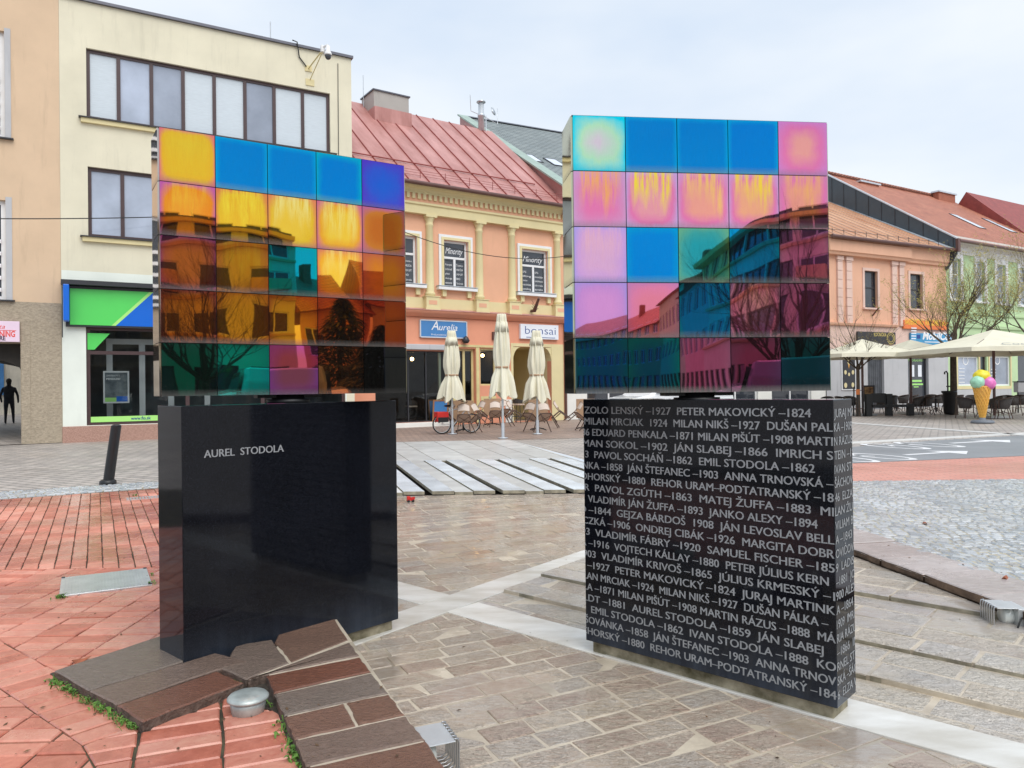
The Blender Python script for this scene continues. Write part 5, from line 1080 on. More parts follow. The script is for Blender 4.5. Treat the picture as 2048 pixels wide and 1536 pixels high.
# ---------------- orange house
E0 = fD.w(DW, 0); fE = Frame(E0[:2], 27); Ee = bld('orange_house', 'orange rendered house with paired pilasters and a streaky copper coloured metal roof', fE)
EW = fE.p(1893, 600)[0]; EEz = fE.p(1775, 487)[1] + .04
ew1 = fE.R(1728, 541, 1755, 616); ew2 = fE.R(1819, 547, 1845, 618); eg = fE.p(1780, 652)[1]
door = (fE.p(1815, 760)[0], fE.p(1856, 760)[0], .02, fE.p(1835, 711)[1]); shut = (fE.p(1734, 760)[0], fE.p(1767, 760)[0], .02, fE.p(1750, 713)[1])
wl_ = MB(); wall(wl_, 0, EW, eg, EEz, [ew1, ew2]); shell(wl_, 0, EW, 0, EEz, 9, top=False); wl_.build('wall', M['orange'], Ee)
zg = fE.p(1790, 700)[1]
wl_ = MB(); wall(wl_, 0, EW, zg, eg, [], y=-.012); wl_.build('rose_band', M['rose'], Ee)
wl_ = MB(); wall(wl_, 0, EW, 0, zg - .01, [door, shut], y=-.05, dep=.35); wl_.build('grey_piers', M['greywall'], Ee)
for q in (ew1, ew2):
    window(Ee, *q, fr='darkfr', fw=.08, hs=[q[2] + (q[3] - q[2]) * .55], pane='dpane'); s_ = MB(); t = .17
    for (a, b, c, d) in ((q[0] - t, q[0] - .002, q[2] - .1, q[3] + t), (q[1] + .002, q[1] + t, q[2] - .1, q[3] + t), (q[0] - .002, q[1] + .002, q[3] + .002, q[3] + t)): s_.box(a, b, -.05, -.001, c, d)
    s_.build('window_surround', M['rose'], Ee); sill(Ee, q[0] - .2, q[1] + .2, q[2], M['rose'], d=.16, h=.12)
pz0, pz1 = fE.p(1680, 648)[1], fE.p(1680, 512)[1]
for a, b in ((1673, 1683), (1691, 1702), (1782, 1792), (1797, 1806)):
    x0_, x1_ = fE.p(a, 580)[0], fE.p(b, 580)[0]; p_ = MB(); z = pz0
    while z < pz1 - .3: p_.box(x0_, x1_, -.11, -.001, z + .012, min(z + .50, pz1 - .26)); z += .51
    p_.box(x0_ - .06, x1_ + .06, -.15, -.0, pz1 - .24, pz1 - .02); p_.build('pilaster', M['rose'], Ee)
b_ = MB(); b_.extr([(-.001, pz1), (-.14, pz1), (-.18, pz1 + .12), (-.28, pz1 + .22), (-.34, EEz - .12), (-.40, EEz - .02), (-.001, EEz - .02)], 0, EW); b_.build('cornice', M['orange'], Ee)
b_ = MB(); b_.extr([(-.001, pz1 + .02), (-.30, pz1 + .02), (-.36, pz1 + .16), (-.44, pz1 + .2), (-.44, EEz - .25), (-.001, EEz - .25)], 0, fE.p(1812, 580)[0]); b_.build('raised_cornice', M['orange'], Ee)
b_ = MB(); b_.extr([(-.013, eg - .1), (-.16, eg - .06), (-.20, eg + .06), (-.013, eg + .1)], 0, fE.p(1792, 600)[0]); b_.build('ledge', M['orange'], Ee)
ya, za = fE.px(1878, 486, EW - .02); yb, zb = fE.px(1660, 402, EW - .02); KE = (zb - za) / (yb - ya); zE = lambda y: za + KE * (y - ya)
yE0 = -.6; EEz2 = zE(yE0)
rf = MB(); rf.add([(-.1, yE0, zE(yE0)), (EW - .03, yE0, zE(yE0)), (EW - .03, yb + .8, zE(yb + .8)), (-.1, yb + .8, zE(yb + .8))], [(0, 1, 2, 3)]); roofE = rf.build('roof', M['coproof'], Ee)
sm_ = MB(); x = .3
while x < EW - .2:
    vs_ = [(x - .02, yE0, zE(yE0)), (x + .02, yE0, zE(yE0)), (x + .02, yb + .7, zE(yb + .7)), (x - .02, yb + .7, zE(yb + .7))]; sm_.add(vs_ + [(a, b, c + .05) for a, b, c in vs_], [(4, 5, 6, 7), (0, 1, 5, 4), (1, 2, 6, 5), (3, 0, 4, 7)]); x += .9
sm_.build('standing_seams', M['copseam'], roofE)
b_ = MB(); b_.add([(EW - .75, yE0, zE(yE0) + .06), (EW - .03, yE0, zE(yE0) + .06), (EW - .03, yb + .7, zE(yb + .7) + .06), (EW - .75, yb + .7, zE(yb + .7) + .06)], [(0, 1, 2, 3)]); b_.build('valley_flashing', M['zinc'], roofE)
b_ = MB(); x = .4
while x < EW: b_.tube([(x, yE0 + .35, zE(yE0 + .35)), (x, yE0 + .35, zE(yE0 + .35) + .3)], .02, n=4); x += .95
b_.tube([(.1, yE0 + .35, zE(yE0 + .35) + .22), (EW - .9, yE0 + .35, zE(yE0 + .35) + .22)], .012, n=4); b_.build('snow_guard', M['darkfr'], roofE)
b_ = MB(); b_.tube([(-.1, yE0 - .04, zE(yE0) - .06), (EW + .35, yE0 - .04, zE(yE0) - .06)], .10, n=10); b_.build('gutter', M['gutter'], Ee)
window(Ee, *door, y=.12, fr='darkfr', fw=.12, pane='dpane', name='door')
b_ = MB(); d0 = door[0] + .3; dz = door[3]
def bars(mb, rows, y):
    for (a, b, c, d) in rows: mb.box(door[0] + (door[1] - door[0]) * a, door[0] + (door[1] - door[0]) * b, y - .004, y, dz - c, dz - d)
bars(b_, [(.22, .86, .14, .11), (.27, .8, 1.62, 1.5), (.22, .86, 1.82, 1.72), (.4, .64, 1.96, 1.9)], .15); write(b_, 'TU ZARIADIME !', d0 - .02, door[1] - .25, dz - .36, .13, y=.146); b_.build('yellow_lettering', M['lime'], Ee)
b_ = MB(); bars(b_, [(.26, .44, 1.3, .58), (.62, .8, 1.3, .58)], .15); b_.build('phone_stickers', M['signwhite'], Ee)
b_ = MB(); k = shut[0]
while k < shut[1]: b_.box(k + .01, min(k + .17, shut[1]), .12, .17, shut[2], shut[3]); k += .18
b_.build('shutter_boards', mat('grey_boards', (.075, .08, .09), .6, var=.3), Ee)
b_ = MB(); ax, az = fE.p(1746, 631, -.05); b_.tube([(ax, -.02, az), (fE.p(1758, 615, -.7)[0], -.7, fE.p(1758, 615, -.7)[1])], .05, n=6); b_.build('flag_holder', M['gutter'], Ee)
def sign_box(label, f, px4, m, y=-.05, th=.1):
    r = thing('shop_sign', label, 'sign', f.w(0, y), f.a); q = f.R(*px4); b = MB(); b.box(q[0], q[1], -th, -.001, q[2], q[3]); b.build('sign_board', M[m] if isinstance(m, str) else m, r, bevel=.01); return r, q
s_, q = sign_box('black sign with gold lettering above the shutters', fE, (1711, 663, 1787, 689), 'darkfr'); b_ = MB(); write(b_, 'KOČNIČKA', q[0] + (q[1] - q[0]) * .42, q[0] + (q[1] - q[0]) * .75, q[2] + .46, .2, y=-.104, bold=.02)
cx_, cz_ = q[0] + (q[1] - q[0]) * .87, (q[2] + q[3]) / 2
for r0, r1 in ((.36, .31), (.24, .2)):
    for k in range(24):
        a, b = 2 * math.pi * k / 24, 2 * math.pi * (k + 1) / 24; b_.quad((cx_ + r1 * math.cos(a), -.104, cz_ + r1 * math.sin(a)), (cx_ + r0 * math.cos(a), -.104, cz_ + r0 * math.sin(a)), (cx_ + r0 * math.cos(b), -.104, cz_ + r0 * math.sin(b)), (cx_ + r1 * math.cos(b), -.104, cz_ + r1 * math.sin(b)))
b_.build('lettering', mat('gold_lettering', (.62, .48, .14), .5), s_)
s_, q = sign_box('orange hairdresser banner with yellow capitals over the blue sign', fE, (1803, 640, 1893, 661), mat('orange_banner', (.80, .20, .05), .5))
b_ = MB(); write(b_, 'KADERNÍCTVO', q[0] + .15, q[0] + 1.85, q[2] + .27, .36, y=-.104, bold=.02); write(b_, 'KOZMETIKA', q[0] + 2.05, q[1] - .1, q[2] + .27, .36, y=-.104, bold=.02); b_.build('lettering', mat('yellow_lettering', (.85, .55, .05), .5), s_)
s_, q = sign_box('light blue MobilCom sign with white italic lettering', fE, (1817, 666, 1908, 694), mat('sky_blue_board', (.05, .30, .55), .4))
b_ = MB(); write(b_, 'MobilCom', q[0] + 1.1, q[1] - .15, q[2] + .42, .46, y=-.104, shear=.25, bold=.03); b_.box(q[0] + 1.3, q[1] - .1, -.106, -.101, q[2] + .24, q[2] + .29); b_.build('lettering', M['whitetxt'], s_)
b_ = MB()
for k in range(6): b_.box(q[0] + .05, q[0] + .45 + .02 * k, -.105, -.101, q[2] + .25 + k * .16, q[2] + .32 + k * .16)
b_.build('stripes', M['signwhite'], s_); b_ = MB(); b_.box(q[0] + .55, q[0] + .9, -.108, -.101, q[2] + .45, q[3] - .1); b_.build('phone_motif', M['navytxt'], s_)
mn = thing('menu_board', 'tall black ice cream menu board in a white frame beside the shutters', 'menu board', fE.w(0, -.05), fE.a); q = fE.R(1680, 712, 1709, 780)
b_ = MB(); b_.box(q[0], q[1], -.06, -.001, q[2], q[3]); b_.build('frame', M['whitefr'], mn, bevel=.01); b_ = MB(); b_.box(q[0] + .06, q[1] - .06, -.066, -.061, q[2] + .06, q[3] - .06); b_.build('board', M['darkfr'], mn)
b_ = MB(); w_ = q[1] - q[0]; h_ = q[3] - q[2]
for fx_, fz_, r_ in ((.5, .82, .11), (.25, .52, .1), (.78, .52, .1), (.5, .46, .08), (.25, .14, .12), (.76, .15, .11)): b_.ball((q[0] + w_ * fx_, -.068, q[2] + h_ * fz_), (r_ * 1.1, .006, r_ * 1.3), 10, 6)
b_.build('cream_pictures', M['creamtrim'], mn); b_ = MB(); b_.add([(q[0] + w_ * .42, -.069, q[2] + h_ * .8), (q[0] + w_ * .5, -.069, q[2] + h_ * .62), (q[0] + w_ * .58, -.069, q[2] + h_ * .8)], [(0, 1, 2)])
b_.build('cone_picture', M['cone'], mn)
# ---------------- green house with the red tiled roof
F0 = fE.w(EW, 0); fF = Frame(F0[:2], 31); Ff = bld('green_house', 'pale green house with white window surrounds under a red tiled roof', fF)
FW = 17.; FEz = fF.p(1960, 484)[1]; fl = fF.p(1990, 655)[1]
gy1, gz1 = fF.px(1657, 352, .0); gy0, gz0 = fF.px(1893, 468, .0); KF = (gz1 - gz0) / (gy1 - gy0); zF = lambda y: gz0 + KF * (y - gy0)
fws = []
for a, b in ((1902, 1921), (1952, 1969), (1992, 2011), (2038, 2058)): q = fF.R(a, 524, b, 602); fws.append((q[0], q[1], fF.p(1960, 603)[1], fF.p(1960, 524)[1]))
sh1 = fF.R(1914, 712, 1957, 771); sh2 = fF.R(1978, 712, 2020, 771); drF = (fF.p(2036, 760)[0], fF.p(2062, 760)[0], .02, fF.p(2040, 708)[1]); dF2 = (fF.p(1961, 760)[0], fF.p(1974, 760)[0], .3, fF.p(1960, 708)[1])
FT = zF(-.0) - .1
wl_ = MB(); wall(wl_, 0, FW, 0, FT, fws + [sh1, sh2, drF, dF2]); shell(wl_, 0, FW, 0, FT, 10, top=False); wl_.build('wall', M['mint'], Ff)
for q in fws:
    window(Ff, *q, fr='whitefr', fw=.08, hs=[q[2] + (q[3] - q[2]) * .62], pane='pane'); s_ = MB(); t = .28
    for (a, b, c, d) in ((q[0] - t, q[0] - .002, q[2], q[3] + .42), (q[1] + .002, q[1] + t, q[2], q[3] + .42), (q[0] - .002, q[1] + .002, q[3] + .002, q[3] + .42)): s_.box(a, b, -.07, -.001, c, d)
    s_.ball(((q[0] + q[1]) / 2, -.1, q[3] + .2), (.16, .08, .18), 10, 8); s_.build('window_surround', M['whitefr'], Ff)
    h_ = MB(); h_.extr([(-.001, q[3] + .43), (-.10, q[3] + .43), (-.24, q[3] + .60), (-.26, q[3] + .66), (-.001, q[3] + .70)], q[0] - .42, q[1] + .42); h_.build('hood', M['whitefr'], Ff); sill(Ff, q[0] - .36, q[1] + .36, q[2], M['whitefr'], d=.2, h=.14)
b_ = MB(); b_.extr([(-.001, FT - 1.1), (-.1, FT - 1.1), (-.14, FT - .9), (-.32, FT - .5), (-.44, FT - .38), (-.48, FT - .1), (-.001, FT - .1)], 0, FW); b_.build('cornice', M['white'], Ff)
b_ = MB(); b_.extr([(-.001, fl - .1), (-.12, fl - .1), (-.16, fl + .08), (-.001, fl + .12)], 0, FW); b_.extr([(-.001, fl + .75), (-.08, fl + .75), (-.10, fl + .86), (-.001, fl + .9)], 0, FW); b_.build('string_course', M['mint'], Ff)
for q in (sh1, sh2):
    window(Ff, *q, y=.05, fr='whitefr', fw=.10, pane='pane', name='shop_window'); b_ = MB(); b_.box(q[0] - .12, q[1] + .12, -.06, -.002, q[2] - .22, q[2] - .03); b_.box(q[0] - .14, q[0] - .003, -.061, -.002, q[2] - .03, q[3]); b_.box(q[1] + .003, q[1] + .14, -.061, -.002, q[2] - .03, q[3]); b_.box(q[0] - .14, q[1] + .14, -.062, -.002, q[3] + .003, q[3] + .16); b_.build('shop_surround', M['creamtrim'], Ff)
    b_ = MB(); cx_, cz_ = (q[0] + q[1]) / 2 - .1, q[3] - .28
    for k in range(24): a, b = 2 * math.pi * k / 24, 2 * math.pi * (k + 1) / 24; b_.quad((cx_ + .26 * math.cos(a), .085, cz_ + .22 * math.sin(a)), (cx_ + .34 * math.cos(a), .085, cz_ + .30 * math.sin(a)), (cx_ + .34 * math.cos(b), .085, cz_ + .30 * math.sin(b)), (cx_ + .26 * math.cos(b), .085, cz_ + .22 * math.sin(b)))
    for k in range(5): b_.box(q[0] + .3 + .02 * k, q[0] + 1.0, .078, .084, q[2] + .2 + k * .22, q[2] + .25 + k * .22)
    b_.build('window_display', M['whitefr'], Ff)
window(Ff, *dF2, y=.12, fr='brownfr', fw=.08, pane='dpane', name='door'); window(Ff, *drF, y=.12, fr='brownfr', fw=.12, pane='dpane', name='door')
b_ = MB(); b_.box(fF.p(1905, 800)[0], fF.p(2022, 800)[0], -.05, -.002, 0, sh1[2] - .24); b_.build('grey_plinth', M['greywall'], Ff)
yF0 = -.75; yFr = gy1 + .5
rf = MB(); rf.add([(-.02, yF0, zF(yF0)), (FW, yF0, zF(yF0)), (FW, yFr, zF(yFr)), (-.02, yFr, zF(yFr)), (FW, yFr + 6, zF(yFr) - 5), (-.02, yFr + 6, zF(yFr) - 5)], [(0, 1, 2, 3), (3, 2, 4, 5)]); roofF = rf.build('roof', M['tileroof'], Ff)
b_ = MB(); 
def fprof(yA, yB, lo, hi): return [(yA, zF(yA) + lo), (yB, zF(yB) + lo), (yB, zF(yB) + hi), (yA, zF(yA) + hi)]
P_ = [(-.75, zF(-.75) - .9), (-.1, zF(-.1) - 2.3), (yFr, zF(yFr) - 2.6), (yFr, zF(yFr) + .02), (-.75, zF(-.75) + .02)]
b_.extr(P_, -.10, -.03); b_.build('slate_gable', M['darkpanel'], Ff); b_ = MB(); t = yF0 + .2
while t < yFr: b_.box(-.125, -.101, t, t + .03, zF(t) - 2.4, zF(t) + .0); t += .95
b_.build('gable_seams', M['darkfr'], Ff); b_ = MB(); b_.extr(fprof(yF0, yFr, .03, .12), -.14, .12); b_.build('verge', M['zinc'], roofF)
b_ = MB(); b_.box(-.16, .1, yF0 - .12, yF0 + .05, zF(yF0) - .75, zF(yF0) + .05); b_.build('gutter_box', M['gutter'], Ff)
b_ = MB(); b_.tube([(.1, yF0 - .05, zF(yF0) - .06), (FW, yF0 - .05, zF(yF0) - .06)], .10, n=10); b_.build('gutter', M['gutter'], Ff)
b_ = MB(); x = .0
while x < FW: b_.tube([(x, yFr, zF(yFr) + .05), (x + .36, yFr, zF(yFr) + .07)], [.15, .18], n=8); x += .36
b_.build('ridge_tiles', M['tileroof'], roofF)
skylight(fF, roofF, KF, 1958, 456, 1.0, 2.6, gy0, gz0); skylight(fF, roofF, KF, 2022, 464, 1.0, 2.6, gy0, gz0)
for (a, t, b) in ((1710, 359, 1750), (1866, 379, 1902)):
    x0_, z1_ = fF.p(a, t + 4, yFr - .3); x1_, _ = fF.p(b, t + 4, yFr - .3); b_ = MB(); b_.box(x0_ + .12, x1_ - .12, yFr - .7, yFr - .2, zF(yFr) - 1.2, z1_ - .1); c_ = b_.build('chimney', M['brickred'], roofF); b_ = MB(); b_.box(x0_, x1_, yFr - .8, yFr - .1, z1_ - .1, z1_ + .02); b_.build('chimney_cap', M['zinc'], roofF)
s_, q = sign_box('white sign with a black arrow beside the dark doorway', fF, (2032, 686, 2075, 702), 'signwhite', y=0); b_ = MB(); b_.box(q[0] + .3, q[1] - .5, -.106, -.101, q[2] + .3, q[2] + .42); b_.add([(q[0] + .1, -.106, q[2] + .36), (q[0] + .35, -.106, q[2] + .2), (q[0] + .35, -.106, q[2] + .52)], [(0, 1, 2)]); b_.build('arrow', M['blacktxt'], s_)
lt = MB(); write(lt, 'elierta', fF.p(1921, 676)[0], fF.p(1950, 676)[0], fF.p(1935, 678)[1], .42, y=-.07, shear=.3); lt.build('lettering', M['blacktxt'], Ff)
# house beyond, only its dark red roof shows
fG = Frame(fF.w(FW + .1, 0)[:2], 31); Gg = bld('red_roofed_house', 'farther house whose dark red gable roof rises behind the tiled roof', fG)
b_ = MB(); hgG = [(1.5 + 3 * k, 2.7 + 3 * k, 5, 7.4) for k in range(4)]; wall(b_, 0, 14, 0, 9.5, hgG); shell(b_, 0, 14, 0, 9.5, 11, top=False); b_.build('wall', M['yellow'], Gg)
for h in hgG: window(Gg, *h, pane='pane', vs=[(h[0] + h[1]) / 2])
zr = fF.p(1982, 402, yFr + 1)[1]; xr = fG.p(1984, 402, yFr + 1)[0]
b_ = MB(); b_.add([(-.3, -.6, 9.6), (14, -.6, 9.6), (14, 7.5, 17.4), (-.3, 7.5, 17.4), (14, 13, 10), (-.3, 13, 10)], [(0, 1, 2, 3), (3, 2, 4, 5), (0, 3, 5)]); b_.build('roof', mat('dark_red_roof', (.28, .06, .05), .6, var=.2), Gg)
# =================================================================== PLACE BEHIND THE VIEWER, seen in the mirrors
QX, QY = .3, 4.
def PB(deg, r): return Vector((QX + r * math.sin(R_(deg)), QY - r * math.cos(R_(deg))))
def seg_frame(p, q):
    u = (q - p).normalized(); v = Vector((-u.y, u.x))
    if v.dot((p + q) / 2 - Vector((QX, QY))) < 0: return seg_frame(q, p)
    a = math.atan2(u.y, u.x); return Matrix.Translation((p.x, p.y, 0)) @ Matrix.Rotation(a, 4, 'Z'), (q - p).length
def facade(root, wm, p, q, ht, floors, nwin, ww=.62, wh=1.6, fr='whitefr', ribbon=False, org=None, first=3.8, step=3.1, ground=True):
    X, L = seg_frame(p, q); X = Matrix.Translation((-org.x, -org.y, 0)) @ X; holes = []
    for k in range(floors):
        z = first + 1.1 + k * step
        for i in range(nwin):
            c = L * (i + .5) / nwin; hw = L / nwin * ww / 2; holes.append((c - hw, c + hw, z, z + wh))
    gl = [(L * (i + .5) / nwin - L / nwin * .36, L * (i + .5) / nwin + L / nwin * .36, .1, 2.9) for i in range(nwin)] if ground else []
    wall(wm, 0, L, 0, ht, holes + gl, dep=.2, X=X)
    for h in holes: window(root, *h, y=.1, fr=fr, fw=.08, vs=[(h[0] + h[1]) / 2] if not ribbon else [h[0] + (h[1] - h[0]) / 3, h[0] + (h[1] - h[0]) * 2 / 3], pane='dpane', X=X)
    for h in gl: window(root, *h, y=.1, fr='darkfr', fw=.08, pane='dpane', X=X, name='shop_window')
    return X, L
o1 = PB(47, 42); K1 = thing('corner_building', 'ochre corner building with a rounded end, reflected across both mirror panels', 'building', (o1.x, o1.y, 0))
wm = MB(); lg = MB(); pts = [PB(47, 42), PB(42.8, 41.6), PB(38.6, 41.6), PB(35, 42.2), PB(33.2, 43.8), PB(31.6, 46.4), PB(30.5, 49.5), PB(28.4, 57)]
for i in range(len(pts) - 1):
    cur = 3 <= i <= 5
    X, L = facade(K1, wm, pts[i], pts[i + 1], 11.3, 3, 1 if i != 6 else 4, ww=.70 if not cur else .94, wh=1.55, ribbon=cur, fr='darkfr' if cur else 'whitefr', org=o1, step=2.6)
    for k in range(3): lg.box(-.02, L + .02, -.22, -.005, 4.62 + k * 2.6, 4.78 + k * 2.6, X=X)
    lg.box(-.05, L + .05, -.55, -.005, 10.95, 11.2, X=X)
    if i in (0, 2): lg.box(L * .15, L * .85, -.9, -.225, 5.0 + 2.6, 5.0 + 3.4, X=X)
e = PB(47, 42) - o1; f_ = PB(46, 54) - o1; wm.quad((e.x, e.y, 0), (f_.x, f_.y, 0), (f_.x, f_.y, 11.3), (e.x, e.y, 11.3))
wm.build('wall', M['cream'], K1); lg.build('ledges', M['ochre'], K1)
rb = MB(); tp = [p - o1 for p in pts] + [PB(29, 72) - o1, PB(46, 54) - o1]; rb.prism([(p.x, p.y) for p in tp], 11.28, 11.42); rb.build('roof', M['coping'], K1)
for i, (d0, r0, d1, r1, ht, m, nm, lab) in enumerate(((28.4, 57, 26.6, 68, 9.8, 'rose', 'row_house', 'rose terraced house next to the rounded corner building, seen in the pink mirror tiles'), (26.6, 68, 24.6, 84, 11, 'mint', 'row_house', 'green taller terraced house in the reflected street row'), (24.6, 84, 17, 120, 9, 'ochre', 'row_house', 'ochre terraced house at the far end of the reflected street'),
                                              (52.6, 44, 47.6, 42, 6.4, 'orange', 'low_house', 'low orange house with a red tiled roof, reflected in the gold tiles'), (66, 48, 52.9, 44.2, 7.2, 'white', 'low_house', 'white house beside the low orange one, opposite the mirrors'))):
    p, q = PB(d0, r0), PB(d1, r1); o_ = q; h_ = thing(nm, lab, 'building', (o_.x, o_.y, 0)); wm = MB(); X, L = facade(h_, wm, p, q, ht, 1 if i > 2 else 2, max(2, int((p - q).length / 2.6)), org=o_, wh=1.7, first=2.6 if i > 2 else 3.6); wm.build('wall', M[m], h_)
    rr = MB(); rr.add([(-.3, -.6, ht), (L + .3, -.6, ht), (L + .3, 4.5, ht + 3.1), (-.3, 4.5, ht + 3.1), (L + .3, 10, ht), (-.3, 10, ht)], [(0, 1, 2, 3), (3, 2, 4, 5), (1, 4, 2), (0, 3, 5)], X=X); rr.add([(-.3, -.6, ht - .02), (L + .3, -.6, ht - .02), (L + .3, 10, ht - .02), (-.3, 10, ht - .02)], [(3, 2, 1, 0)], X=X)
    ro = rr.build('roof', M['tileroof'], h_)
    c_ = MB(); c_.box(L * .4, L * .4 + .7, 3.4, 4.2, ht + 1.6, ht + 4, X=X); c_.build('chimney', M['brickred'], ro)
# ------------------------------------------------------------------- trees
def bare_tree(name, label, loc, h, spread, tr, seed, fork=.35, leaf=1., group=None, levels=5, twig=1., lean=(0, 0)):
    r = thing(name, label, 'tree', loc, 0, group); rg = random.Random(seed); tk, br, bd = MB(), MB(), MB()
    top = Vector((lean[0], lean[1], h * fork)); tk.tube([(0, 0, -.05), (lean[0] * .3, lean[1] * .3, h * fork * .35), top * 1., ], [tr * 1.25, tr, tr * .85], n=10)
    def grow(p, d, L, rad, lv):
        n = 3; P = [p]; q = p.copy(); dd = d.copy()
        for _ in range(n):
            dd = (dd + Vector((rg.uniform(-.22, .22), rg.uniform(-.22, .22), rg.uniform(-.05, .16)))).normalized(); q = q + dd * (L / n); P.append(q.copy())
        rs = [rad * (1 - .55 * i / n) for i in range(n + 1)]; br.tube(P, rs, n=6 if lv > 3 else 4 if lv > 1 else 3, caps=False)
        if lv <= 2:
            for _ in range(int(rg.uniform(1, 3.4) * leaf)):
                t = P[rg.randint(1, n)] + Vector((rg.gauss(0, .015), rg.gauss(0, .015), rg.gauss(0, .015))); s = rg.uniform(.014, .045); a = Vector((rg.gauss(0, 1), rg.gauss(0, 1), rg.gauss(.6, 1))).normalized(); b = a.orthogonal().normalized()
                bd.add([t, t + a * s + b * s * .5, t + a * s * 2.2, t + a * s - b * s * .5], [(0, 1, 2, 3)])
        if lv == 0: return
        m = rg.randint(2, 3) + (1 if lv > 1 else 0)
        for k in range(m):
            i = rg.randint(1, n); ang = rg.uniform(.35, .85); az = 6.283 * (k / m + rg.uniform(-.15, .15)); ax = dd.orthogonal().normalized(); ax.rotate(Matrix.Rotation(az, 3, dd)); nd = (dd * math.cos(ang) + ax * math.sin(ang)); nd.z += .30
            grow(P[i], nd.normalized(), L * rg.uniform(.55, .8), rs[i] * .62, lv - 1)
        grow(P[-1], dd, L * rg.uniform(.55, .75), rs[-1] * .9, lv - 1)
    m = 6
    for k in range(m):
        a = 6.283 * k / m + rg.uniform(-.3, .3); el = rg.uniform(.45, 1.15); d = Vector((math.cos(a) * math.cos(el) * spread, math.sin(a) * math.cos(el) * spread, math.sin(el))).normalized()
        grow(top * rg.uniform(.86, 1.), d, (h * (1 - fork)) * rg.uniform(.36, .46), tr * .42, levels - 1)
    grow(top, Vector((0, 0, 1)), h * (1 - fork) * .42, tr * .6, levels - 1)
    tk.build('trunk', M['bark'], r); br.build('branches', M['bark'], r); bd.build('buds', M['bud'], r); return r
c = G(1717, 832); bare_tree('street_tree', 'small bare round headed tree in a stake guard before the cafe umbrellas', c, 5.9, .95, .085, 21, fork=.40, leaf=.55, levels=4)
c = G(1908, 829); bare_tree('street_tree', 'wide budding tree with a leaning forked trunk beside the black tub', c, 8.0, 1.5, .15, 8, fork=.42, leaf=2.2, levels=5)
c = G(2084, 829); bare_tree('street_tree', 'budding tree at the right edge whose branches reach over the largest umbrella', c, 8.2, 1.6, .15, 12, fork=.38, leaf=2.2, levels=5)
q = PB(37.6, 19); bare_tree('street_tree', 'bare spreading tree reflected low in the orange mirror tiles', (q.x, q.y, 0), 6.6, 1.6, .16, 31, fork=.30, leaf=.1, levels=5)
def conifer(label, loc, h, rad, seed):
    r = thing('conifer', label, 'tree', loc); rg = random.Random(seed); t = MB(); t.tube([(0, 0, 0), (0, 0, h * .9)], [.16, .03], n=8); t.build('trunk', M['bark'], r); c = MB()
    for i in range(5200):
        z = rg.random() ** 1.25; rr = rad * (1 - z) ** .8 * (.35 + .65 * rg.random() ** .5); a = rg.uniform(0, 6.28); tier = .16 * math.sin(z * 40); p = Vector((rr * math.cos(a) * (1 + tier), rr * math.sin(a) * (1 + tier), .35 + z * (h - .4) - rr * .18))
        d = Vector((math.cos(a), math.sin(a), -.35 + rg.uniform(-.4, .3))).normalized() * rg.uniform(.10, .24); s = d.cross(Vector((0, 0, 1))).normalized() * .035
        c.add([p - s, p + s, p + d + s * .4, p + d - s * .4], [(0, 1, 2, 3)])
    c.build('crown', M['needle'], r)
q = PB(50, 13.5); conifer('dark conifer reflected at the right of the gold mirror tiles', (q.x, q.y, 0), 3.9, 1.5, 1)
q = PB(54, 11); conifer('shorter dark conifer reflected beside the taller one', (q.x, q.y, 0), 3.0, 1.3, 2)
